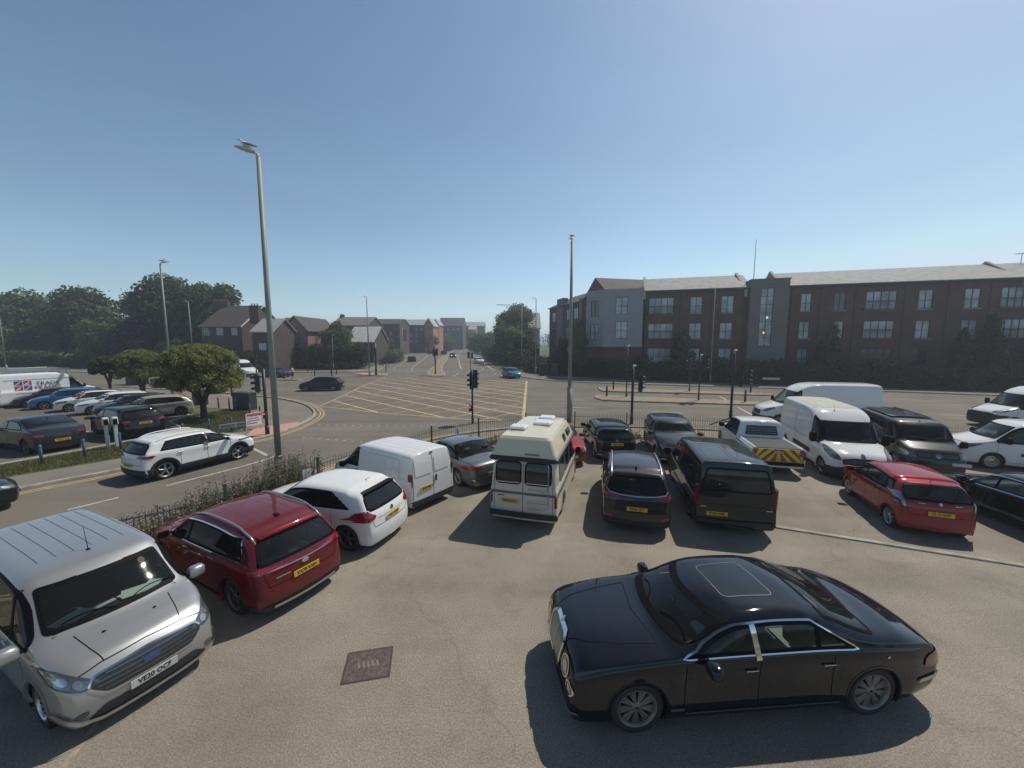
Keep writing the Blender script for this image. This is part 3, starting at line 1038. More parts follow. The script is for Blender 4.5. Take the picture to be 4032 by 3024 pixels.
# ---------------------------------------------------------------- the vehicles
P_SILVER = paint('silver_paint', (0.43, 0.44, 0.445), 0.65, 0.36, top=.03)
P_RED = paint('dark_red_paint', (0.145, 0.010, 0.016), 0.2, 0.35)
P_RED2 = paint('bright_red_paint', (0.25, 0.014, 0.022), 0.1, 0.35)
P_WHITE = paint('white_paint', (0.74, 0.75, 0.74), 0.0, 0.4)
P_WHITE2 = paint('off_white_paint', (0.66, 0.67, 0.65), 0.0, 0.42)
P_GREY = paint('slate_grey_paint', (0.17, 0.18, 0.19), 0.5, 0.36)
P_DGREY = paint('dark_grey_paint', (0.032, 0.032, 0.036), 0.4, 0.36, dirt=.07, top=.075)
P_BLACK = paint('black_paint', (0.009, 0.0095, 0.011), 0.0, 0.3, dirt=.03, top=.05)
P_NBLUE = paint('midnight_black_paint', (0.006, 0.0085, 0.015), 0.0, 0.3, dirt=.012, top=.015)
P_TEAL = paint('dark_teal_paint', (0.020, 0.036, 0.040), 0.3, 0.36, dirt=.07, top=.075)
P_TEAL2 = paint('teal_paint', (0.03, 0.16, 0.19), 0.3, 0.36)
P_BLUE = paint('bright_blue_paint', (0.02, 0.16, 0.42), 0.3, 0.36)
P_BEIGE = paint('champagne_paint', (0.44, 0.41, 0.36), 0.4, 0.38)
P_CREAM = paint('cream_paint', (0.66, 0.61, 0.45), 0.0, 0.45)
P_CREAMD = paint('camper_ivory_paint', (0.60, 0.55, 0.45), 0.0, 0.45)
M_BADGE_B = mat('badge_blue', (0.02, 0.05, 0.18), 0.2, coat=0.8)
M_GRL = mat('grille_dark', (0.03, 0.032, 0.034), 0.4)
M_GRLB = mat('grille_bar_grey', (0.16, 0.165, 0.17), 0.3, metal=0.7)

def doors(b, sfs, zl, w=.012):
    """door shut lines at given length fractions"""
    out = []
    for s in sfs:
        x = b if isinstance(b, float) else None
        out.append(s)
    return out

def car_seams(L, W, H, wb, fo, door_s, zbelt, T=None, hood=True, sill=.34, roofz=None, rear=True, vanrear=False):
    xf = wb / 2 + fo; S = lambda s: xf - s * L
    out = []
    for s in door_s:
        out.append(('S', [(S(s), zbelt), (S(s) + .01, sill)], .011))
    if len(door_s) >= 2:
        out.append(('S', [(S(door_s[0]), sill), (S(door_s[-1]), sill)], .011))
    if hood:
        out.append(('T', [(S(.06), .30 * W), (S(.13), .375 * W), (S(.24), .41 * W)], .012))
        out.append(('T', [(S(.06), -.30 * W), (S(.13), -.375 * W), (S(.24), -.41 * W)], .012))
        out.append(('T', [(S(.055), -.30 * W), (S(.04), 0), (S(.055), .30 * W)], .012))
    if vanrear:
        out.append(('B', [(0, .38), (0, H * .93)], .016))
        out.append(('B', [(.43 * W, .38), (.43 * W, H * .7), (.38 * W, H * .93)], .012))
        out.append(('B', [(-.43 * W, .38), (-.43 * W, H * .7), (-.38 * W, H * .93)], .012))
    elif rear:
        out.append(('B', [(-.36 * W, .42 * H), (.36 * W, .42 * H)], .012))
        out.append(('B', [(.36 * W, .42 * H), (.40 * W, .60 * H)], .010))
        out.append(('B', [(-.36 * W, .42 * H), (-.40 * W, .60 * H)], .010))
    return out

ROW = 'vehicles parked in the tarmac car park'

# --- 1 silver van, front towards the viewer
def ex_connect(rt, b, pch):
    # pressed roof channels
    mb = MB()
    for y in (-.48, -.29, -.10, .10, .29, .48):
        v, f = b.strip('T', [(b.S(.46), y), (b.S(.93), y)], .009, .003); mb.add(v, f)
    mb.build('roof_channel', M_GRLB, rt, True)
    # bonnet creases
    mb = MB()
    for s in (1, -1):
        v, f = b.strip('T', [(b.S(.175), s * .52), (b.S(.10), s * .47), (b.S(.045), s * .42)], .012, .002); mb.add(v, f)
    v, f = b.strip('F', [(-.80, .83), (-.45, .905), (0, .93), (.45, .905), (.80, .83)], .011, .002); mb.add(v, f)
    mb.build('bonnet_gap', M_RUB, rt, True)
    # washer jets
    for y in (.28, -.28):
        h = b.hit('T', (b.S(.135), y), .004); MB().blob(h, (.02, .025, .012), 8, 4).build('washer_jet', M_RUB, rt, True)
    pch('lower_grille', 'F', smoothpoly([(.66, .30), (.50, .42), (-.50, .42), (-.66, .30), (-.55, .25), (.55, .25)], .04), M_GRL, .010)
    v, f = b.strip('F', [(-.86, .44), (-.72, .32), (-.52, .262), (.52, .262), (.72, .32), (.86, .44)], .045, .034)
    mesh_obj('bumper_trim', v, f, M_ALU, rt, True)
    for s in (1, -1):
        pch('fog_lamp', 'F', ell(s * .70, .40, .065, .035, 14), M_LAMPD, .010)
    # papers on the dashboard
    zb = float(b.belt(0))
    for (dx, y, a, sx, sy) in ((.30, -.42, .4, .30, .2), (.34, -.18, .15, .34, .06), (.36, .30, -.3, .3, .21), (.30, .50, .8, .2, .15), (.28, .14, .2, .1, .08)):
        m = MB(); m.box((b.S(b.T['cowl'] + .02) - .42 + dx * .55, y, float(b.top(b.S(b.T['cowl']))) + .02 + .01 * sx), (sy * 1.3, sx * 1.3, .008), rz=a)
        m.build('dashboard_paper', M_PAPER, rt)
    h = b.hit('F', (.42, 1.55), -.004)
    pch('tax_disc', 'F', ell(.44, 1.56, .045, .04, 14), mat('disc_paper', (.35, .18, .17), .7), .0015)

GR_Connect = smoothpoly([(.62, .70), (.56, .80), (0, .845), (-.56, .80), (-.62, .70), (-.46, .565), (.46, .565)], .05)
vehicle('silver_van', 'silver people-carrier van parked facing us at the left edge of the car park', 'van', (-7.02, 5.97), 334, 'van', 4.42, 1.84, 1.84, 2.66, .88, .33, P_SILVER, ROW, hero=True,
    interior=(M_SEAT, [.55]), sg=(.235, .60, .60), pillars=(.36,), rim='steel', rim_r=.21, rimm=M_ALU, lampm=M_LAMP,
    heads=[('F', smoothpoly([(.50, .74), (.66, .70), (.86, .80), (.90, .98), (.80, .95), (.66, .855)], .03))],
    grilles=[(GR_Connect, M_GRL, M_CHR, 4, M_GRLB)], plates=[('F', 0, .48, 'VE20 OCF')],
    badge=[('F', 0, .715, .095, .04, M_BADGE_B)], mirrors=(1.12, 1.06, P_SILVER, (.10, .13, .11)),
    antenna=(0.30, 0.02, .36, 'whip'),
    seams=car_seams(4.42, 1.84, 1.84, 2.66, .88, (.27, .45, .70), 1.02, hood=False), handles=[(.55, 1.0, P_SILVER)], extras=ex_connect, wiperB=False)

# --- 2 dark red SUV
def ex_sport(rt, b, pch):
    v, f = b.strip('B', [(-.80, .985), (-.45, .965), (0, .955), (.45, .965), (.80, .985)], .022, .014)
    mesh_obj('boot_strip', v, f, M_ALU, rt, True)
    v, f = b.strip('B', [(-.62, .315), (0, .30), (.62, .315)], .05, .034)
    mesh_obj('bumper_trim', v, f, M_ALU, rt, True)
    mb = MB()
    for y in (-.38, -.19, .19, .38):
        v, f = b.strip('T', [(b.S(.48), y * .9), (b.S(.86), y)], .018, .002); mb.add(v, f)
    mb.build('roof_channel', paint('dark_red_paint', (0, 0, 0)), rt, True)
    h = b.hit('T', (b.S(.80), 0), .01); MB().box(h, (.13, .09, .03), bev=.01).build('aerial', M_RUB, rt)
    pch('badge_lettering', 'B', rrect(.30, .80, .55, .825, .005), M_ALU, .010)
vehicle('red_suv', 'dark red sport utility car with silver roof rails parked beside the silver van', 'car', (-5.95, 8.15), 152, 'suv', 4.485, 1.855, 1.645, 2.67, .91, .365, P_RED, ROW, hero=True,
    interior=(M_SEAT, [.05, -.95]), pillars=(.455,), rn=5, rim='twin', rimm=M_RIMD, chrome_sg=True, clad=False, lower=.12,
    tails=[('B', smoothpoly([(.28, .985), (.88, .96), (.88, 1.05), (.70, 1.06), (.45, 1.01)], .02))], plates=[('B', 0, .735, 'VX70 VXM')],
    badge=[('B', 0, .905, .075, .038, M_CHR)], rails=(.40, .90, M_ALU), mirrors=(.88, 1.10, P_RED), rearglass=(.655, .875, .84), spoiler=P_RED,
    seams=car_seams(4.485, 1.855, 1.645, 2.67, .91, (.28, .485, .70), 1.06), handles=[(.18, 1.0, M_CHR), (-.78, 1.02, M_CHR)], extras=ex_sport,
    heads=[('F', smoothpoly([(.42, .78), (.88, .84), (.90, .96), (.60, .88)], .03))])

# --- 3 white crossover
def ex_juke(rt, b, pch):
    v, f = b.strip('B', [(-.5, .86), (0, .85), (.5, .86)], .02, .012); mesh_obj('boot_strip', v, f, P_WHITE, rt, True)
    pch('badge', 'B', ell(0, .925, .05, .05), M_CHR, .02, res_=.03)
    h = b.hit('T', (b.S(.80), 0.0), 0); MB().tube([h, h + Vector((-.16, 0, .08))], [.008, .004], 5).build('aerial', M_RUB, rt)
vehicle('white_crossover', 'white rounded crossover car with a dark rear spoiler parked between red car and white van', 'car', (-4.95, 10.12), 162, 'suv', 4.135, 1.765, 1.565, 2.53, .84, .345, P_WHITE, ROW, hero=True,
    interior=(M_SEAT, [.05, -.85]), pillars=(), rn=5, rim='twin', rimm=M_RIMD, sg=(.30, .84, .70),
    tails=[('B', smoothpoly([(.88, .80), (.60, .86), (.56, .93), (.68, 1.00), (.74, 1.08), (.86, .99)], .02)), ('S', smoothpoly([(-1.75, .82), (-1.38, .90), (-1.55, 1.03), (-1.80, 1.08)], .02))], plates=[('B', 0, .76, 'FG62 XEW')],
    rearglass=(.665, .89, .80), spoiler=M_RUB, mirrors=(.82, 1.05, P_WHITE),
    seams=car_seams(4.135, 1.765, 1.565, 2.53, .84, (.28, .50, .72), 1.0), handles=[(.1, .92, P_WHITE)], extras=ex_juke,
    heads=[('F', ell(.62, .78, .12, .12))])

# --- 4 small white van
def ex_citan(rt, b, pch):
    mb = MB()
    for y in (-.45, -.22, 0, .22, .45):
        v, f = b.strip('T', [(b.S(.47), y), (b.S(.95), y)], .022, .003); mb.add(v, f)
    mb.build('roof_channel', P_WHITE2, rt, True)
    pch('rear_door_panel', 'B', rrect(.06, 1.12, .70, 1.62, .06), P_WHITE, .012)
    pch('rear_door_panel', 'B', rrect(-.70, 1.12, -.06, 1.62, .06), P_WHITE, .012)
    for sd in 'LR': pch('side_panel', sd, rrect(-1.55, .80, .35, 1.58, .12), P_WHITE, .010)
    MB().box(b.hit('B', (-.10, .92), .02), (.03, .05, .20), bev=.01).build('door_handle', M_RUB, rt)
    h = b.hit('B', (0, 1.72), .015); MB().box(h, (.03, .12, .03), bev=.008).build('brake_light', M_RUB, rt)
vehicle('small_white_van', 'small white panel van with black rear bumper seen from behind, tall red tail light', 'van', (-4.15, 12.8), 145, 'van', 4.32, 1.83, 1.81, 2.70, .85, .32, P_WHITE, ROW, hero=True,
    interior=(M_SEAT, [.55]), sg=(.215, .40, .40), rearglass=False, rim='steel', rim_r=.21, lower=.16,
    tails=[('X', (.82, 1.24))], plates=[('B', .30, .72, 'EJ14 KXR')],
    seams=car_seams(4.32, 1.83, 1.81, 2.70, .85, (.27, .45), 1.02, vanrear=True), mirrors=(1.05, 1.02, M_RUB, (.09, .12, .10)), extras=ex_citan, handles=[(.45, .95, M_RUB)],
    heads=[('F', smoothpoly([(.50, .75), (.84, .80), (.86, .98), (.7, .92)], .03))])

# --- 5 slate grey saloon
vehicle('grey_saloon', 'slate grey saloon car parked between small white van and campervan', 'car', (-2.15, 14.9), 129, 'saloon', 4.69, 1.81, 1.44, 2.84, .80, .33, P_GREY, ROW, hero=True,
    interior=(M_SEAT, [-.1, -1.0]), pillars=(.48,), rn=5, rim='twin',
    tails=[('B', smoothpoly([(.46, .80), (.88, .76), (.88, .90), (.70, .92), (.48, .88)], .03)), ('S', smoothpoly([(-2.2, .78), (-1.82, .85), (-2.0, .92), (-2.2, .91)], .02))],
    plates=[('B', 0, .62, 'BV65 NRX')], mirrors=(.72, .95, P_GREY), antenna=(-.95, 0, .1, 'fin'),
    seams=car_seams(4.69, 1.81, 1.44, 2.84, .80, (.30, .51, .72), .93) + [('T', [(-1.62, .62), (-1.62, -.62)], .012)], handles=[(.1, .86, P_GREY), (-.85, .88, P_GREY)],
    extras=lambda rt, b, pch: mesh_obj('bumper_trim', *b.strip('B', [(-.80, .47), (-.6, .42), (0, .40), (.6, .42), (.80, .47)], .03, .02), M_CHR, rt, True),
    heads=[('F', smoothpoly([(.45, .62), (.85, .66), (.86, .76), (.6, .72)], .03))])

# --- 6 cream campervan
def ex_camper(rt, b, pch):
    W2 = .93
    # high roof: a tapering moulded shell standing on the gutter
    x0, x1, z0 = b.xr + .03, b.xf - 1.35, 1.93
    mb = MB()
    lv = [(0, 0, 0, 0), (0.02, .02, .01, .10), (.16, .30, .17, .50), (.22, .38, .24, .57)]
    secs = []
    for (dxr, dxf, dy, dz) in lv:
        y = W2 - dy
        P = []
        for (cx, cy, sx, sy) in ((x1 - dxf, y, 1, 1), (x0 + dxr, y, -1, 1), (x0 + dxr, -y, -1, -1), (x1 - dxf, -y, 1, -1)):
            r = .14 if sx < 0 else .34
            for k in range(5):
                t = k / 4 * math.pi / 2
                c, s_ = (math.cos(t), math.sin(t)) if (sx > 0) == (sy > 0) else (math.sin(t), math.cos(t))
                P.append((cx - sx * r + sx * r * c, cy - sy * r + sy * r * s_, z0 + dz))
        secs.append(P)
    V = [p for P in secs for p in P]; n = len(secs[0]); F = []
    for i in range(len(secs) - 1):
        for k in range(n): F.append((i * n + k, i * n + (k + 1) % n, (i + 1) * n + (k + 1) % n, (i + 1) * n + k))
    c0 = len(V); V.append(((x0 + x1) / 2, 0, z0 + .615))
    for k in range(n): F.append(((len(secs) - 1) * n + k, (len(secs) - 1) * n + (k + 1) % n, c0))
    mb.add(V, F)
    mb.build('high_roof', P_CREAM, rt, False)
    g = MB()
    g.box(((x0 + x1) / 2, W2 + .01, 1.915), (x1 - x0, .05, .05)); g.box(((x0 + x1) / 2, -W2 - .01, 1.915), (x1 - x0, .05, .05)); g.box((x0 - .02, 0, 1.93), (.07, 1.84, .12), bev=.02)
    g.build('roof_gutter', M_CLAD, rt)
    for (x, y, sx, sy) in ((-1.55, .45, .50, .50), (-.75, -.20, .60, .55), (.05, -.15, .52, .50)):
        MB().box((x, y * .9, z0 + .64), (sx, sy, .10), bev=.04).build('roof_vent', mat('vent_dome_white', (.7, .72, .74), .3), rt)
    for (x, w) in ((-.2, .50), (-1.0, .22)):
        m = MB()
        yy = -(W2 - .085); m.box((x, yy - .035, z0 + .30), (w, .03, .22), rx=R(-22), bev=.01)
        m.build('roof_window', M_DG, rt)
    P = [(x0 + .02 + .075, .35)]
    # rear doors
    for y0, y1 in ((.07, .76), (-.76, -.07)):
        P = rrect(y0, 1.24, y1, 1.80, .09)
        o = pch('rear_door_window', 'B', P, M_DG, .012)
        v, f = b.ring('B', P, .01, .03, .016); mesh_obj('window_seal', v, f, M_RUB, o, True)
        m = MB(); m.box((b.hit('B', ((y0 + y1) / 2, 1.27), .03)), (.03, y1 - y0 - .05, .035), bev=.01); m.build('chrome_bar', M_CHR, o)
    for y0, y1 in ((.02, .90), (-.90, -.02)):
        v, f = b.strip('B', [(y0, .97), (y1, .97)], .07, .010); mesh_obj('stripe', v, f, mat('camper_stripe_grey', (.10, .11, .11), .5), rt, True)
    for sd in 'LR':
        for (z, w) in ((.99, .06), (.90, .03)):
            v, f = b.strip(sd, [(b.xr + .1, z), (b.S(.20), z)], w, .008); mesh_obj('stripe', v, f, mat('camper_stripe_grey', (.10, .11, .11), .5), rt, True)
        for (a, c) in ((-2.05, -1.15), (-1.02, -.25), (-.12, .62)):
            P = rrect(a, 1.20, c, 1.78, .07)
            o = pch('side_window', sd, P, M_DG, .010); v, f = b.ring(sd, P, .008, .02, .014); mesh_obj('window_seal', v, f, M_ALU, o, True)
    m = MB()
    m.tube([b.hit('B', p, .09) for p in ((-.10, 1.85), (-.62, 1.85), (-.70, 1.80), (-.70, .62), (-.62, .60), (-.14, .60))], .016, 6)
    for z in (.75, 1.12): m.tube([b.hit('B', (-.14, z), .06), b.hit('B', (-.70, z), .09)], .013, 6)
    m.build('cycle_rack', M_ALU, rt, True)
    pch('rear_bumper', 'B', rrect(-.93, .30, .93, .46, .03), M_CLAD, .05)
    pch('door_lettering', 'B', rrect(.52, .86, .72, .885, .005), M_RUB, .010)
    # roof lettering block on rear face of high roof
    h = MB()
    h.box((x0 + .015, -.25, z0 + .13), (.006, .40, .05), ry=R(18)); h.build('roof_lettering', mat('gold_grey_lettering', (.22, .19, .14), .6), rt)
    h = MB(); h.box((b.xr + .02, -.55, 1.06), (.07, .12, .03), bev=.01); h.build('door_handle', M_CHR, rt)
vehicle('campervan', 'old cream campervan with a tall moulded roof and three roof vents, seen from behind', 'campervan', (1.02, 12.75), 74, 'van', 4.95, 1.92, 1.95, 2.90, .85, .33, P_CREAMD, ROW, hero=True,
    sg=(.215, .35, .35), glassm=M_DG, rearglass=False, rim='steel', rim_r=.20, rimm=M_ALU, over=dict(tm=.06, crown=.02, rc=.06),
    tails=[('X', (.60, 1.0))], plates=[('B', .36, .74, 'R004 DXO')],
    seams=car_seams(4.95, 1.92, 1.95, 2.9, .85, (.22, .38), 1.02, vanrear=True), mirrors=(1.35, 1.12, M_RUB, (.07, .10, .13)), extras=ex_camper,
    heads=[('F', rrect(.52, .68, .82, .88, .03))])

# --- 7 red car behind the campervan
vehicle('red_hatchback', 'red hatchback facing us, mostly hidden behind the cream campervan', 'car', (1.95, 17.2), 283, 'hatch', 4.0, 1.72, 1.50, 2.5, .80, .31, P_RED2, ROW, hero=False,
    pillars=(.5,), rim='twin', heads=[('F', smoothpoly([(.46, .62), (.84, .70), (.84, .92), (.62, .80)], .03))], grilles=[(smoothpoly([(.4, .36), (.45, .56), (-.45, .56), (-.4, .36)], .03), M_GRL)],
    mirrors=(.72, 1.0, P_RED2), plates=[('F', 0, .47, '')], seams=car_seams(4.0, 1.72, 1.5, 2.5, .8, (.28, .5, .72), .98))

# --- 8 black hatchback
vehicle('black_hatchback', 'black hatchback parked nose to the railings, to the right of the campervan', 'car', (4.50, 18.1), 88, 'hatch', 4.35, 1.80, 1.47, 2.65, .85, .33, P_BLACK, ROW, hero=False, res=.06,
    pillars=(.48,), rim='twin', tails=[('B', smoothpoly([(.56, .86), (.88, .84), (.88, .98), (.60, .96)], .02))], plates=[('B', 0, .78, 'WM10 FVB')],
    badge=[('B', 0, .94, .06, .04, M_CHR)], mirrors=(.75, .98, P_BLACK), wiperB=True, spoiler=P_BLACK, seams=car_seams(4.35, 1.80, 1.47, 2.65, .85, (.28, .5, .72), .96))

# --- 9 dark teal SUV facing us
vehicle('teal_suv', 'dark teal sport utility car facing us with the sun glinting on its screen', 'car', (7.2, 17.3), 260, 'suv', 4.40, 1.82, 1.68, 2.60, .85, .35, P_TEAL, ROW, hero=True,
    interior=(M_SEAT, [.05]), pillars=(.47,), rim='twin', heads=[('F', ell(.66, .84, .13, .11))], grilles=[(smoothpoly([(.42, .70), (.45, .88), (-.45, .88), (-.42, .70)], .03), M_GRL, M_CHR, 3, M_CHR)],
    mirrors=(.85, 1.12, P_TEAL), plates=[('F', 0, .50, 'KX08 ZTL')], lower=.16, seams=car_seams(4.4, 1.82, 1.68, 2.6, .85, (.28, .48, .7), 1.05))

# --- 10 dark SUV with silver rails
def ex_tuc(rt, b, pch):
    mb = MB()
    for y in (-.42, -.25, -.08, .08, .25, .42):
        v, f = b.strip('T', [(b.S(.46), y * .95), (b.S(.88), y)], .03, .003); mb.add(v, f)
    mb.build('roof_channel', P_DGREY, rt, True)
    v, f = b.strip('B', [(-.78, 1.17), (-.72, 1.09), (-.45, 1.045), (0, 1.03), (.45, 1.045), (.72, 1.09), (.78, 1.17)], .022, .018); mesh_obj('boot_strip', v, f, M_ALU, rt, True)
    h = b.hit('T', (b.S(.83), 0), .01); MB().blob(h + Vector((0, 0, .02)), (.07, .03, .035), 8, 5).build('aerial', M_RUB, rt, True)
vehicle('dark_grey_suv', 'dark grey sport utility car with silver roof rails seen from behind, right of the campervan', 'car', (3.82, 11.95), 76, 'suv', 4.475, 1.85, 1.65, 2.67, .88, .355, P_DGREY, ROW, hero=True,
    interior=(M_SEAT, [.05, -.95]), pillars=(.46,), rn=5, rim='twin', rimm=M_RIMD, clad=True, lower=.14,
    tails=[('B', smoothpoly([(.42, .98), (.86, 1.00), (.88, 1.10), (.72, 1.10), (.48, 1.02)], .02)), ('B', smoothpoly([(.62, .44), (.82, .48), (.82, .54), (.62, .52)], .02))],
    plates=[('B', 0, .72, 'BD66 ZST')], badge=[('B', 0, .90, .055, .03, M_CHR)], rails=(.40, .90, M_ALU), mirrors=(.88, 1.10, P_DGREY), rearglass=(.66, .885, .84), wiperB=True, spoiler=P_DGREY,
    seams=car_seams(4.475, 1.85, 1.65, 2.67, .88, (.28, .485, .70), 1.06), handles=[(.18, 1.0, P_DGREY), (-.78, 1.02, P_DGREY)], extras=ex_tuc)

# --- 11 dark van
def ex_custom(rt, b, pch):
    mb = MB()
    for P in (rrect(-2.2, -.62, -.75, -.05, .05), rrect(-2.2, .05, -.75, .62, .05), rrect(-.6, -.62, .9, .62, .05)):
        v, f = b.ring('T', P, .012, .012, .006); mb.add(v, f)
    mb.build('roof_rib', P_TEAL, rt, True)
    for sd in 'LR':
        pch('side_window', sd, smoothpoly([(-1.95, 1.15), (-.55, 1.15), (-.55, 1.68), (-1.95, 1.68)], .06), M_DG, .006)
        pch('side_window', sd, smoothpoly([(-.45, 1.15), (.55, 1.15), (.55, 1.68), (-.45, 1.68)], .06), M_DG, .006)
        v, f = b.strip(sd, [(-2.1, .62), (.6, .62)], .05, .02); mesh_obj('rub_strip', v, f, M_RUB, rt, True)
    v, f = b.strip('B', [(-.93, .39), (0, .37), (.93, .39)], .10, .05); mesh_obj('bumper', v, f, M_CLAD, rt, True)
    for s in (-.78, .78): pch('door_lettering', 'B', rrect(s - .07, .74, s + .07, .76, .004), M_ALU, .012)
P_VANG = paint('dark_green_black_paint', (0.016, 0.020, 0.020), 0.2, 0.35, dirt=.05, top=.10)
vehicle('dark_van', 'dark green-black panel van seen from behind beside the dark grey car', 'van', (6.42, 12.2), 77, 'van', 4.97, 1.99, 1.98, 2.93, .97, .345, P_VANG, ROW, hero=True,
    glassm=M_DG, sg=(.20, .345, .345), rearglass=None, rim='twin', rimm=M_RIMD, over=dict(rg=(.60, .90, .86), rc=.09),
    tails=[('X', (.78, 1.34))], plates=[('B', .45, .58, 'FX69 VHK')],
    seams=car_seams(4.97, 1.99, 1.98, 2.93, .97, (.22, .36, .62), 1.08, hood=False), mirrors=(1.30, 1.12, P_VANG, (.10, .13, .13)), extras=ex_custom, wiperB=True)

# --- 12 white pickup
def ex_pick(rt, b, pch):
    Y = mat('chevron_yellow', (.62, .66, .05), .5, coat=.3); RD = mat('chevron_red', (.45, .03, .02), .5, coat=.3)
    z0, z1, w = .58, 1.05, .84
    mb = MB()
    x = b.xr - .022
    mb.mi(0).box((b.xr, 0, (z0 + z1) / 2), (.035, 2 * w, z1 - z0), bev=.01)
    # diagonal chevrons pointing up to the middle
    def clip(poly, z0, z1):
        out = poly
        for (k, s) in ((z0, 1), (z1, -1)):
            o2 = []
            for i in range(len(out)):
                a, c = out[i], out[(i + 1) % len(out)]
                ia, ic = (a[1] - k) * s >= 0, (c[1] - k) * s >= 0
                if ia: o2.append(a)
                if ia != ic:
                    t = (k - a[1]) / (c[1] - a[1]); o2.append((a[0] + (c[0] - a[0]) * t, k))
            out = o2
            if not out: break
        return out
    for k in range(-1, 6):
        for s in (1, -1):
            y0 = .14 + k * .36 - .18
            P = [(y0, z1), (y0 + .18, z1), (y0 + .18 + .50, z0), (y0 + .50, z0)]
            P = [(min(max(p[0], 0), w), p[1]) for p in clip(P, z0, z1)]
            if len(P) > 2 and abs(area(P)) > .002:
                mb.mi(1).add([(x, s * p[0], p[1]) for p in P], [tuple(range(len(P)))])
    o = mb.build('tailgate', [Y, RD], rt)
    MB().box((b.xr - .03, 0, .94), (.02, .34, .10), bev=.01).build('tailgate_handle', M_ALU, o)
    MB().box((b.xr - .03, -.72, .86), (.004, .12, .12)).build('sticker', mat('sticker_blue', (.04, .12, .4), .5), o)
    # load bed
    xc = b.S(.655)
    m = MB(); zt = .60 * b.H + .0
    L_ = xc - b.xr
    for sy in (.80, -.80):
        m = MB(); m.box(((xc + b.xr) / 2, sy, zt - .02), (L_, .10, .12), bev=.03); m.build('bed_side', P_WHITE, rt)
    m = MB(); m.box(((xc + b.xr) / 2, 0, zt + .004), (L_ - .06, 1.5, .02)); m.build('load_cover', mat('bed_liner_dark', (.02, .03, .03), .7, bump=.3, bscale=30), rt)
    P = smoothpoly([(.62, 1.18), (.56, 1.56), (-.56, 1.56), (-.62, 1.18)], .05)
    o = pch('rear_window', 'B', P, M_DG, .01)
    m = MB()
    for z in (1.26, 1.36, 1.46): m.tube([b.hit('B', (-.55, z), .03), b.hit('B', (.55, z), .03)], .008, 5)
    m.build('window_guard', M_ALU, o)
    pch('tail_light', 'B', rrect(.845, .68, .925, 1.0, .02), M_RED, .01); pch('tail_light', 'B', rrect(-.925, .68, -.845, 1.0, .02), M_RED, .01)
    v, f = b.strip('B', [(-.85, .50), (.85, .50)], .14, .06); mesh_obj('rear_bumper', v, f, M_RUB, rt, True)
vehicle('white_pickup', 'white pickup truck with red and yellow chevrons on its tailgate', 'pickup truck', (10.75, 17.0), 76, 'pickup', 5.20, 1.86, 1.78, 3.08, .90, .38, P_WHITE, ROW, hero=True,
    glassm=M_DG, pillars=(.47,), rearglass=False, rim='single', rn=6, plates=[('B', 0, .66, '')], mirrors=(.95, 1.14, M_RUB, (.10, .12, .10)), clear=.32, extras=ex_pick, seams=car_seams(5.2, 1.86, 1.78, 3.08, .9, (.28, .47, .63), 1.05, rear=False))

# --- 13 large white van facing us
def ex_master(rt, b, pch):
    for sd in 'LR':
        pch('side_panel', sd, rrect(-2.7, 1.15, -.9, 2.15, .10), P_WHITE2, .010); pch('side_panel', sd, rrect(-.75, 1.15, .60, 2.15, .10), P_WHITE2, .010)
        pch('rub_strip', sd, rrect(-.9, .62, .9, .80, .03), M_CLAD, .02)
    pch('bumper', 'F', smoothpoly([(.97, .30), (.97, .55), (.40, .62), (-.40, .62), (-.97, .55), (-.97, .30)], .04), M_CLAD, .012)
    pch('roof_moss', 'T', smoothpoly([(b.xr + .1, -.78), (b.S(.42), -.78), (b.S(.42), .78), (b.xr + .1, .78)], .08), mat('dirty_roof', (.50, .51, .46), .8, col2=(.36, .36, .24), vscale=14, detail=8), .004, res_=.15)
vehicle('large_white_van', 'large white high-roofed van facing us, parked in front of the pickup', 'van', (13.35, 15.95), 252, 'bigvan', 5.55, 2.07, 2.48, 3.68, .87, .36, P_WHITE, ROW, hero=True,
    interior=(M_SEAT, [.95]), sg=(.20, .345, .345), rearglass=False, rim='steel', rim_r=.22, lower=.14,
    heads=[('F', smoothpoly([(.66, .82), (.90, .86), (.98, 1.02), (.96, 1.22), (.82, 1.16), (.70, .98)], .04))], grilles=[(smoothpoly([(.60, .70), (.62, .84), (.30, .90), (-.30, .90), (-.62, .84), (-.60, .70)], .03), M_GRL, M_RUB, 2, M_GRLB)],
    plates=[('F', 0, .48, '')], mirrors=(1.42, 1.30, M_RUB, (.10, .13, .22)), antenna=(.62, -.2, .30, 'whip'), badge=[('F', 0, .99, .06, .08, M_CHR)],
    seams=car_seams(5.55, 2.07, 2.48, 3.68, .87, (.19, .36, .60), 1.16, hood=False), extras=ex_master)

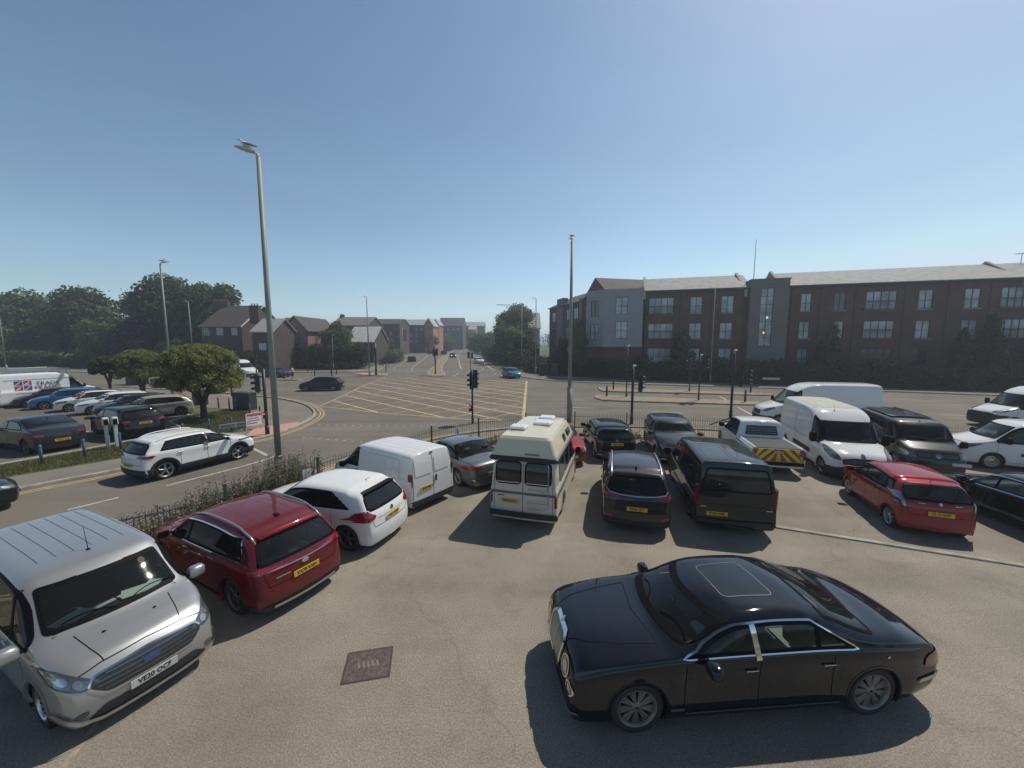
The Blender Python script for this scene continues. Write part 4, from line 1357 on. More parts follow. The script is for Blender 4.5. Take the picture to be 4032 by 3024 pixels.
# --- 14 dark camper van facing us
def ex_vw(rt, b, pch):
    pch('pop_top_roof', 'T', smoothpoly([(b.xr + .2, -.66), (b.S(.42), -.66), (b.S(.42), .66), (b.xr + .2, .66)], .12), P_DGREY, .05, res_=.12)
    MB().box(b.hit('T', (b.S(.80), .30), .10), (.9, .05, .03), bev=.01).build('roof_bar', M_RUB, rt)
    pch('badge', 'F', ell(0, .86, .085, .085), M_CHR, .012, res_=.03)
    for sd in 'LR': pch('side_window', sd, smoothpoly([(-1.9, 1.15), (.5, 1.15), (.5, 1.66), (-1.9, 1.66)], .06), M_DG, .006)
vehicle('dark_camper_van', 'dark grey boxy van with a raised roof panel facing us beside the large white van', 'van', (16.75, 16.2), 247, 'van', 4.9, 1.92, 1.97, 3.0, .92, .34, P_DGREY, ROW, hero=True,
    interior=(M_SEAT, [.75]), sg=(.20, .34, .34), rearglass=False, rim='twin', over=dict(cowl=.155, roof=.285, top=[(0,.45),(.015,.51),(.06,.56),(.11,.60),(.145,.63),(.16,.655),(.27,.915),(.31,.965),(.38,.988),(.6,1),(.9,.998),(1,.99)]),
    heads=[('F', rrect(.60, .76, .92, .96, .03))], grilles=[(rrect(-.58, .78, .58, .93, .02), M_GRL, M_RUB, 3, M_GRLB), (rrect(-.7, .36, .7, .5, .03), M_GRL)],
    plates=[('F', .62, .60, ''), ], mirrors=(1.50, 1.12, M_RUB, (.09, .12, .14)), antenna=(.9, .0, .35, 'whip'), seams=car_seams(4.9, 1.92, 1.97, 3.0, .92, (.18, .34, .60), 1.08, hood=False), extras=ex_vw)

# --- 15 white van on the right
vehicle('white_mpv_van', 'white low-nosed van parked at the right edge behind the black saloon, black side strip', 'van', (20.9, 15.3), 156, 'van', 4.8, 1.90, 1.93, 3.0, 1.0, .34, P_WHITE, ROW, hero=True,
    interior=(M_SEAT, [.55]), sg=(.225, .42, .42), rearglass=False, rim='steel', rim_r=.22,
    heads=[('F', smoothpoly([(.50, .78), (.86, .82), (.90, 1.02), (.74, .96)], .03))], mirrors=(1.15, 1.16, M_RUB, (.09, .12, .15)),
    extras=lambda rt, b, pch: [pch('rub_strip', sd, rrect(-.75, .62, .75, .74, .02), M_CLAD, .018) for sd in 'LR'], seams=car_seams(4.8, 1.9, 1.93, 3.0, 1.0, (.23, .42, .66), 1.06, hood=True))

# --- 18 red supermini
def ex_swift(rt, b, pch):
    pch('badge', 'B', ell(0, .945, .035, .035), M_CHR, .014, res_=.03)
    h = b.hit('T', (b.S(.85), 0), .005); m = MB(); m.tube([h, h + Vector((-.10, 0, .09))], [.01, .004], 5); m.build('aerial', M_RUB, rt)
    for s in (.30, -.42): pch('badge_lettering', 'B', rrect(s, .92, s + .14, .937, .004), M_ALU, .010)
vehicle('red_supermini', 'bright red small hatchback parked alone behind the large white van, seen from behind', 'car', (11.55, 11.15), 70, 'hatch', 3.75, 1.69, 1.50, 2.38, .78, .30, P_RED2, ROW, hero=True,
    interior=(M_TAN, [.05, -.8]), pillars=(.49,), rn=5, rim='twin',
    heads=[('F', smoothpoly([(.46, .66), (.82, .74), (.82, .98), (.66, .90)], .03))],
    tails=[('B', smoothpoly([(.66, .80), (.80, .84), (.80, 1.08), (.70, 1.12)], .02), M_LAMP)], lampm=M_LAMP, plates=[('B', 0, .70, 'RL12 HMV')],
    mirrors=(.72, 1.0, P_RED2), rearglass=(.66, .885, .84), over=dict(tail=[(0,.03),(.2,.004),(.33,0),(.5,.004),(.6,.012),(.68,.030),(.8,.075),(.93,.125)]),
    seams=car_seams(3.85, 1.69, 1.50, 2.38, .78, (.28, .50, .72), 1.0), handles=[(.05, .95, P_RED2), (-.72, .97, P_RED2)], extras=ex_swift)

# --- 19 black car right edge
vehicle('black_saloon', 'black saloon cut off by the right edge of the photo beside the red small hatchback', 'car', (14.5, 10.5), 84, 'saloon', 4.7, 1.82, 1.45, 2.8, .84, .33, P_BLACK, ROW, hero=True,
    interior=(M_TAN, [-.1, -1.0]), pillars=(.48,), rim='twin', chrome_sg=True, mirrors=(.72, .96, P_BLACK), heads=[('F', smoothpoly([(.45, .62), (.85, .66), (.86, .78), (.6, .74)], .03))],
    plates=[('B', 0, .62, '')], seams=car_seams(4.7, 1.82, 1.45, 2.8, .84, (.30, .51, .72), .93), handles=[(.1, .86, P_BLACK)])

# --- 20 the black limousine in front
def ex_bent(rt, b, pch):
    mesh_P = smoothpoly([(.30, .56), (.33, .90), (.22, .955), (-.22, .955), (-.33, .90), (-.30, .56)], .04)
    o = pch('radiator_grille', 'F', mesh_P, mat('mesh_grille', (.22, .24, .27), .3, metal=.8), .012, res_=.03)
    v, f = b.ring('F', mesh_P, .0, .045, .020, .03); mesh_obj('grille_surround', v, f, M_CHR, o, True)
    v, f = b.strip('F', [(0, .57), (0, .94)], .012, .02); mesh_obj('grille_bar', v, f, M_CHR, o, True)
    for s in (1, -1):
        for (y, z, r) in ((.56, .76, .118), (.765, .625, .075)):
            o = pch('headlight', 'F', ell(s * y, z, r, r, 24), M_LAMP, .010, res_=.02)
            o2 = pch('lamp_reflector', 'F', ell(s * y, z, r * .6, r * .6, 18), M_PROJ, .016, o, res_=.02)
            v, f = b.ring('F', ell(s * y, z, r, r, 24), .0, .014, .018, .02); mesh_obj('lamp_ring', v, f, M_CHR, o, True)
    # winged mascot
    h = b.hit('T', (b.S(.022), 0), 0)
    m = MB(); m.blob(h + Vector((0, 0, .03)), (.018, .018, .035), 8, 6)
    m.add([h + Vector(p) for p in ((0, 0, .04), (-.05, .055, .065), (-.07, .05, .05), (-.02, 0, .03))], [(0, 1, 2, 3)]); m.add([h + Vector(p) for p in ((0, 0, .04), (-.05, -.055, .065), (-.07, -.05, .05), (-.02, 0, .03))], [(0, 1, 2, 3)])
    m.build('bonnet_mascot', M_CHR, rt, True)
    # bonnet lines
    m = MB()
    for s in (1, -1):
        v, f = b.strip('T', [(b.S(.02), s * .34), (b.S(.07), s * .50), (b.S(.15), s * .60), (b.S(.235), s * .66)], .014, .003); m.add(v, f)
    v, f = b.strip('T', [(b.S(.235), -.66), (b.S(.215), 0), (b.S(.235), .66)], .012, .003); m.add(v, f)
    m.build('bonnet_gap', M_RUB, rt, True)
    P = smoothpoly([(b.S(.435), -.38), (b.S(.57), -.42), (b.S(.57), .42), (b.S(.435), .38)], .10, 4)
    o = pch('sunroof', 'T', P, M_DG, .004)
    v, f = b.ring('T', P, .004, .006, .006); mesh_obj('sunroof_gap', v, f, mat('sunroof_edge', (.16, .16, .16), .5), o, True)
    for sd in 'LR':
        v, f = b.strip(sd, [(b.wb / 2 - .62, .32), (-b.wb / 2 + .52, .32)], .022, .014); mesh_obj('sill_trim', v, f, M_CHR, rt, True)
        pch('side_vent', sd, rrect(b.wb / 2 - .60, .36, b.wb / 2 - .42, .40, .01), M_CHR, .01)
        v, f = b.strip(sd, [(b.S(.465), 1.0), (b.S(.458), b.corner(b.S(.458))[1] - .07)], .075, .013); mesh_obj('chrome_pillar', v, f, M_CHR, rt, True)
        pch('fuel_light', sd, ell(b.S(.80), .93, .022, .012, 8), M_CHR, .01, res_=.02)
    v, f = b.strip('B', [(-.90, .50), (-.7, .47), (0, .45), (.7, .47), (.90, .50)], .05, .022); mesh_obj('bumper_trim', v, f, M_ALU, rt, True)
    v, f = b.strip('F', [(-.88, .36), (-.6, .26), (0, .24), (.6, .26), (.88, .36)], .03, .02); mesh_obj('bumper_trim', v, f, M_ALU, rt, True)
    pch('lower_grille', 'F', rrect(-.55, .30, .55, .44, .04), M_GRL, .01)
    m = MB(); m.box((.62, .40, 1.06), (.22, .17, .01), rz=.4, ry=.3); m.build('dashboard_paper', M_PAPER, rt)
vehicle('black_limousine', 'long glossy black luxury saloon with round headlights and chrome window trim in the foreground', 'car', (3.18, 5.55), 184.5, 'bent', 5.40, 1.926, 1.521, 3.266, .93, .375, P_NBLUE, ROW, hero=True, res=.04,
    interior=(M_TAN, [.38, -.70]), pillars=(.62,), rim='triple', rn=9, rim_r=.265, rimm=mat('smoked_alloy', (.20, .19, .175), .4, metal=.4), chrome_sg=True, over=dict(gap=.02), clear=.17, mirrors=(.72, 1.0, P_NBLUE, (.10, .12, .09)), glassm=GLASS,
    tails=[('B', smoothpoly([(.60, .62), (.88, .66), (.88, .84), (.66, .84)], .05))], plates=[('B', 0, .62, '')],
    seams=car_seams(5.40, 1.926, 1.521, 3.266, .93, (.285, .47, .66), .98, hood=False, rear=False), handles=[(.15, .86, M_CHR), (-.92, .87, M_CHR)], extras=ex_bent)

# --- 21 white crossover on the road
def ex_kona(rt, b, pch):
    pch('bonnet_scoop', 'T', rrect(1.05, -.55, 1.22, .55, .03), M_RUB, .004)
    h = b.hit('R', (-.05, 1.02), .0)
    KONA_Y.append(h.y)
KONA_Y = []
vehicle('white_suv', 'white crossover with dark wheel-arch cladding driving up the side road', 'car', (-13.12, 15.55), 66, 'suv', 4.165, 1.80, 1.55, 2.60, .84, .345, P_WHITE, None, hero=True,
    interior=(M_SEAT, [.05, -.9]), pillars=(.47,), rn=5, rim='twin', rimm=M_RIM, rim_r=.25, clad=True, lower=.24,
    heads=[('F', smoothpoly([(.50, .82), (.88, .86), (.88, .91), (.52, .87)], .015)), ], tails=[('B', smoothpoly([(.42, .90), (.86, .88), (.87, .97), (.48, .95)], .02)), ('S', smoothpoly([(-1.9, .90), (-1.55, .94), (-1.62, .98), (-1.9, .99)], .01))],
    plates=[('B', 0, .62, 'OY19 HKP')], rails=(.42, .86, P_WHITE), mirrors=(.84, 1.03, P_WHITE), rearglass=(.66, .87, .82), spoiler=P_WHITE, sg=(.30, .85, .80),
    seams=car_seams(4.165, 1.80, 1.55, 2.6, .84, (.28, .49, .71), 1.0), handles=[(.1, .92, P_WHITE), (-.80, .94, P_WHITE)], extras=ex_kona)

def driver(pos, hd, y0):
    # the driver seen through the open window: head, chest, right arm propped on the sill with the hand raised
    t = thing('person', 'person driving the white crossover with a bare arm resting on the open window', 'person', (pos[0], pos[1], 0), R(hd))
    sk = mat('skin', (.42, .24, .17), .6); m = MB()
    m.tube([(-.12, y0 + .33, .62), (-.10, y0 + .33, .85), (-.08, y0 + .33, 1.08), (-.07, y0 + .33, 1.16)], [.15, .15, .17, .07], 12)
    m.tube([(-.07, y0 + .33, 1.14), (-.05, y0 + .33, 1.22)], .05, 8); m.blob((-.03, y0 + .33, 1.30), (.095, .075, .115), 12, 8); m.blob((.065, y0 + .33, 1.29), (.018, .014, .02), 6, 4)
    p = [Vector((-.08, y0 + .16, 1.08)), Vector((.02, y0 + .02, 1.06)), Vector((.14, y0 - .05, 1.05)), Vector((.08, y0 - .03, 1.26)), Vector((.05, y0 - .01, 1.36))]
    m.tube(p, [.055, .05, .042, .030, .026], 9); q = p[4]; m.blob(q + Vector((.0, .0, .04)), (.045, .022, .045), 10, 6)
    for k in range(4): m.tube([q + Vector((.024 * k - .036, 0, .07)), q + Vector((.026 * k - .038, .008, .115 - .008 * abs(k - 1.5))), q + Vector((.026 * k - .034, .028, .135 - .012 * abs(k - 1.5)))], [.010, .009, .007], 6)
    m.tube([q + Vector((.035, 0, .03)), q + Vector((.07, .01, .06)), q + Vector((.085, .02, .085))], [.012, .010, .008], 6)
    m.build('body', sk, t, True)
    m = MB(); m.tube([(-.12, y0 + .33, .60), (-.10, y0 + .33, .85), (-.08, y0 + .33, 1.09), (-.07, y0 + .33, 1.14)], [.165, .165, .18, .08], 12); m.tube([p[0], p[1]], [.07, .062], 8); m.build('shirt', mat('dark_shirt', (.05, .05, .06), .8), t, True)
    m = MB(); m.blob((-.05, y0 + .33, 1.335), (.10, .085, .10), 12, 8); m.build('hair', mat('brown_hair', (.06, .04, .03), .8), t, True)
driver((-13.12, 15.55), 66, KONA_Y[0])
# --- 22 black car entering at the left edge
vehicle('black_car', 'nose of a black car coming into view at the left edge of the side road', 'car', (-16.9, 10.2), 57, 'hatch', 4.2, 1.78, 1.46, 2.6, .82, .32, P_BLACK, None, hero=False,
    heads=[('F', smoothpoly([(.46, .62), (.84, .68), (.84, .80), (.6, .76)], .03))], plates=[('F', 0, .42, '')])

# --- 16 long white van on the dual carriageway, 17 white van at right edge
vehicle('long_white_van', 'long white high-roofed van driving left along the main road behind the railings', 'van', (18.2, 23.5), 168, 'bigvan', 6.2, 2.05, 2.62, 3.95, .95, .37, P_WHITE, 'vans driving on the main road', hero=True,
    interior=(M_SEAT, [1.1]), sg=(.19, .33, .33), rearglass=False, rim='steel', rim_r=.22, lower=.20,
    heads=[('F', smoothpoly([(.60, .86), (.90, .90), (.96, 1.10), (.92, 1.18), (.70, 1.02)], .04))], mirrors=(1.55, 1.34, M_RUB, (.10, .12, .20)),
    seams=car_seams(6.2, 2.05, 2.62, 3.95, .95, (.17, .33, .55), 1.20, hood=False), grilles=[(rrect(-.5, .66, .5, .92, .03), M_GRL)],
    extras=lambda rt, b, pch: pch('bumper', 'F', smoothpoly([(.97, .28), (.97, .62), (-.97, .62), (-.97, .28)], .04), M_CLAD, .012))
vehicle('white_transit_van', 'white high-roofed van with black front bumper at the right edge of the main road', 'van', (31.0, 22.6), 168, 'bigvan', 5.9, 2.05, 2.50, 3.75, .98, .37, P_WHITE, 'vans driving on the main road', hero=True,
    interior=(M_SEAT, [1.0]), sg=(.20, .35, .35), rearglass=False, rim='steel', rim_r=.22, lower=.18,
    heads=[('F', smoothpoly([(.60, .96), (.94, 1.00), (.98, 1.18), (.90, 1.22), (.66, 1.08)], .04))], mirrors=(1.55, 1.34, M_RUB, (.10, .12, .20)),
    seams=car_seams(5.9, 2.05, 2.5, 3.75, .98, (.18, .35, .55), 1.2, hood=False),
    extras=lambda rt, b, pch: pch('bumper', 'F', smoothpoly([(.99, .28), (.99, .80), (.6, .92), (-.6, .92), (-.99, .80), (-.99, .28)], .05), M_CLAD, .012))

# --- 23 the small car park on the left
LOT = 'cars parked in the small lot across the side road'
def ex_trade(rt, b, pch):
    RD = mat('livery_red', (.40, .03, .04), .5); BL = mat('livery_blue', (.05, .06, .18), .5); GY = mat('livery_grey', (.085, .07, .075), .5)
    for sd, sg_ in (('L', 1), ('R', -1)):
        def quad(x0, z0, x1, z1, m, off=.012):
            pch('livery_panel', sd, [(x0, z0), (x1, z0), (x1, z1), (x0, z1)], m, off)
        c = -1.75
        for ix in (0, 1):
            for iz in (0, 1):
                x = c - .46 + ix * .48; z = 1.26 + iz * .40
                quad(x, z, x + .42, z + .34, BL if (ix + iz) % 2 else RD)
                quad(x + .05, z + .05, x + .29, z + .11, RD if (ix + iz) % 2 else P_WHITE, .018)
                v, f = b.strip(sd, [(x + .03, z + .03), (x + .31, z + .27)], .05, .022); mesh_obj('livery_panel', v, f, P_WHITE, rt, True)
        h = b.hit(sd, (-.35, 1.60), .022)
        for (t, z) in (('TRADE', 1.73), ('FRAMES', 1.40)):
            h = b.hit(sd, (-.45, z), .03)
            ca = 1 if sg_ < 0 else -1
            M = Matrix(((ca, 0, 0, -.45), (0, 0, sg_ * 1, h.y), (0, 1, 0, z), (0, 0, 0, 1)))
            place_text(t, .42, M, GY, 'lettering', rt, bold=.004)
        quad(-2.2, 1.02, 1.1, 1.05, GY)
        pch('side_crease', sd, rrect(-2.7, 2.05, .95, 2.09, .01), M_GRLB, .006)
    m = MB()
    for y in (-.62, .62): m.box((-.95, y, 2.80), (3.9, .07, .16))
    for x in (-2.6, -1.7, -.8, .1, .8): m.box((x, 0, 2.76), (.06, 1.3, .05)); m.box((x, .62, 2.64), (.08, .06, .16)); m.box((x, -.62, 2.64), (.08, .06, .16))
    m.build('roof_rack', M_ALU, rt)
    m = MB()
    for y in (-.45, -.15): m.box((-1.0, y, 2.92), (2.6, .05, .12))
    for k in range(9): m.tube([(-2.0 + k * .25, -.45, 2.92), (-2.0 + k * .25, -.15, 2.92)], .015, 5)
    m.build('ladder', M_ALU, rt)
    m = MB(); m.tube([(-2.2, .25, 2.90), (.0, .25, 2.90)], .10, 10); m.build('pipe_tube', M_WHP, rt, True)
vehicle('trade_van', 'white van lettered TRADE FRAMES with a ladder rack on its roof', 'van', (-38.6, 32.3), 68, 'bigvan', 5.98, 2.05, 2.60, 3.75, 1.0, .36, P_WHITE, LOT, res=.07,
    sg=(.20, .345, .345), rearglass=False, rim='steel', lower=.18, tails=[('X', (.90, 1.45))], mirrors=(1.6, 1.30, P_RED2, (.09, .12, .16)),
    seams=car_seams(5.98, 2.05, 2.5, 3.75, 1.0, (.19, .36, .58), 1.2, hood=False, vanrear=True), extras=ex_trade)
HL = [('F', smoothpoly([(.45, .64), (.84, .70), (.85, .84), (.6, .78)], .03))]
def lot_car(nm, lab, pos, hd, T, dims, pm, **k):
    L, W, H, wb, fo, wr = dims
    return vehicle(nm, lab, 'car', pos, hd, T, L, W, H, wb, fo, wr, pm, LOT, hero=False, res=.08, pillars=(.48,), heads=k.pop('heads', HL), mirrors=k.pop('mirrors', (.74, .98, pm)),
        seams=car_seams(L, W, H, wb, fo, (.28, .5, .72), .66 * H), grilles=k.pop('grilles', [(smoothpoly([(.42, .34), (.5, .54), (-.5, .54), (-.42, .34)], .03), M_GRL)]), **k)
lot_car('beige_hatchback', 'champagne beige hatchback with five-spoke wheels nearest the round tree', (-24.3, 26.0), 226, 'hatch', (4.30, 1.80, 1.48, 2.64, .85, .33), P_BEIGE, rimm=M_RIMD)
lot_car('grey_hatchback', 'dark grey car hidden between the beige and the white hatchbacks', (-26.6, 27.1), 230, 'hatch', (4.2, 1.76, 1.44, 2.55, .83, .32), P_DGREY)
lot_car('white_hatchback', 'white hatchback facing us in the row, right of the white car with red mirrors', (-28.9, 28.1), 230, 'hatch', (4.25, 1.79, 1.47, 2.6, .83, .32), P_WHITE, heads=[('F', smoothpoly([(.50, .60), (.86, .74), (.86, .84), (.62, .76)], .03))])
lot_car('white_red_roof_car', 'white small car with red roof and red door mirrors in the row', (-31.8, 29.2), 230, 'hatch', (4.0, 1.75, 1.46, 2.5, .8, .31), P_WHITE, mirrors=(.70, .98, P_RED2),
    extras=lambda rt, b, pch: (pch('red_roof', 'T', smoothpoly([(b.S(.40), -.56), (b.S(.95), -.56), (b.S(.95), .56), (b.S(.40), .56)], .1), P_RED2, .006), pch('bonnet_black', 'F', smoothpoly([(.80, .70), (.60, .62), (-.60, .62), (-.80, .70), (-.7, .5), (.7, .5)], .03), M_RUB, .008)))
lot_car('blue_hatchback', 'bright blue hatchback facing us in front of the lettered van', (-34.7, 30.2), 228, 'hatch', (4.3, 1.80, 1.46, 2.6, .85, .32), P_BLUE)
lot_car('dark_car', 'dark car nose behind the blue hatchback, beside the lettered van', (-36.9, 31.0), 228, 'hatch', (4.2, 1.78, 1.44, 2.6, .83, .32), P_DGREY)
lot_car('dark_fastback', 'dark grey fastback with a black rear window at the left edge of the lot', (-23.0, 18.45), 159, 'suv', (4.70, 1.88, 1.58, 2.97, .84, .36), P_DGREY,
    over=dict(top=[(0,.55),(.02,.60),(.08,.645),(.18,.68),(.235,.70),(.26,.72),(.385,.935),(.44,.975),(.54,1),(.65,.985),(.80,.88),(.92,.77),(.96,.745),(1,.735)], rg=None, tail=[(0,.03),(.2,.004),(.33,0),(.45,.003),(.57,.008),(.67,.02),(.8,.03)], rgs=(.68, .88)),
    rimm=M_RIMD, sg=(.30, .80, .70), tails=[('B', smoothpoly([(.55, .84), (.88, .84), (.88, .93), (.55, .93)], .01))], plates=[('B', 0, .60, 'WU22 LHB')], heads=HL, antenna=(-1.1, 0, .1, 'fin'))
lot_car('black_suv', 'black sport utility car backed up to the white charging posts', (-21.3, 21.1), 154, 'suv', (4.5, 1.86, 1.66, 2.68, .88, .36), P_BLACK,
    rimm=M_RIMD, clad=True, tails=[('B', smoothpoly([(.55, .94), (.88, .92), (.90, 1.06), (.60, 1.02)], .02)), ('S', smoothpoly([(-2.1, .93), (-1.75, .98), (-1.85, 1.06), (-2.1, 1.06)], .02))], plates=[('B', 0, .86, 'KM19 NFO')], heads=HL, spoiler=P_BLACK)
vehicle('roof_rack_van', 'vehicle with a white roof rack just showing behind the lettered van', 'van', (-47.5, 38.5), 60, 'van', 5.0, 1.9, 2.05, 3.0, .95, .34, P_WHITE2, LOT, res=.12, sg=(.2, .35, .35), rearglass=False,
    extras=lambda rt, b, pch: MB().box((-.6, .5, 2.2), (2.6, .06, .3)).box((-.6, -.5, 2.2), (2.6, .06, .3)).box((-1.8, 0, 2.3), (.06, 1.0, .06)).box((.6, 0, 2.3), (.06, 1.0, .06)).build('roof_rack', M_ALU, rt))

# --- 24.. traffic further off
TR = 'cars and vans driving through the junction'
def far_car(nm, lab, pos, hd, T, dims, pm, res=.10, **k):
    L, W, H, wb, fo, wr = dims
    return vehicle(nm, lab, k.pop('cat', 'car'), pos, hd, T, L, W, H, wb, fo, wr, pm, k.pop('group', TR), hero=False, res=res, **k)
HF = [('F', ell(.64, .70, .13, .10, 10))]
TF = [('B', rrect(.62, .76, .88, .92, .02))]
D_H = (4.3, 1.8, 1.46, 2.62, .85, .33)
far_car('white_minibus', 'white high-roofed van waiting on the far side of the junction behind the round tree', (-40.3, 57.6), 335, 'bigvan', (5.9, 2.05, 2.45, 3.7, .98, .36), P_WHITE, cat='van', sg=(.2, .35, .35), rearglass=False, heads=HF, lower=.2)
far_car('navy_car', 'dark blue car half hidden behind the tall lamp post next to the white van', (-33.9, 55.9), 335, 'hatch', D_H, paint('navy_paint', (.02, .03, .07), .2), heads=HF)
far_car('turning_hatchback', 'dark grey hatchback turning left across the junction', (-19.9, 40.5), 188, 'hatch', (4.3, 1.8, 1.50, 2.62, .85, .33), P_DGREY, res=.08, tails=[('B', rrect(.62, .80, .88, .98, .02))], pillars=(.48,), plates=[('B', 0, .6, '')])
far_car('teal_hatchback', 'teal car turning out of the far road by the dark hedge', (-.1, 55.0), 288, 'hatch', (4.2, 1.8, 1.46, 2.6, .85, .33), P_TEAL2, res=.08, heads=HF, pillars=(.48,), mirrors=(.74, .98, P_TEAL2))
far_car('receding_car', 'dark red-black car driving away up the far road in the left lane', (-25.4, 98.5), 112, 'hatch', D_H, P_DGREY, tails=TF)
far_car('approaching_dark_car', 'dark car coming towards us with headlights lit in the middle lane of the far road', (-18.9, 124), 288, 'hatch', D_H, P_BLACK, heads=HF, lampm=mat('lit_headlamp', (.9, .9, .85), .3, emit=(1, .96, .85, 2.0)))
far_car('approaching_silver_car', 'silver white car coming towards us beside the traffic light on the far road', (-7.7, 90.5), 288, 'hatch', D_H, P_WHITE2, heads=HF)
far_car('far_dark_suv', 'dark tall car driving away behind the central traffic signal', (-33.2, 158), 112, 'suv', (4.5, 1.86, 1.7, 2.7, .9, .36), P_BLACK, tails=TF)
far_car('far_black_car', 'black car just right of the central traffic signal on the far road', (-26.3, 150), 112, 'suv', (4.5, 1.86, 1.68, 2.7, .9, .36), P_BLACK, tails=TF)
# ---------------------------------------------------------------- image-to-world helper: world point seen at image pixel (x, y) at distance Y
_P = math.atan(168 / 1530.0)
def at(x, y, Y):
    a = (x - 1106) / 839.35; b = (829.5 - y) / 839.35
    dy = math.cos(_P) + b * math.sin(_P); dz = -math.sin(_P) + b * math.cos(_P)
    t = Y / dy
    return Vector((a * t, Y, CAM_H + dz * t))
def gnd(x, y):
    a = (x - 1106) / 839.35; b = (829.5 - y) / 839.35
    dy = math.cos(_P) + b * math.sin(_P); dz = -math.sin(_P) + b * math.cos(_P)
    t = -CAM_H / dz
    return Vector((a * t, dy * t, 0))

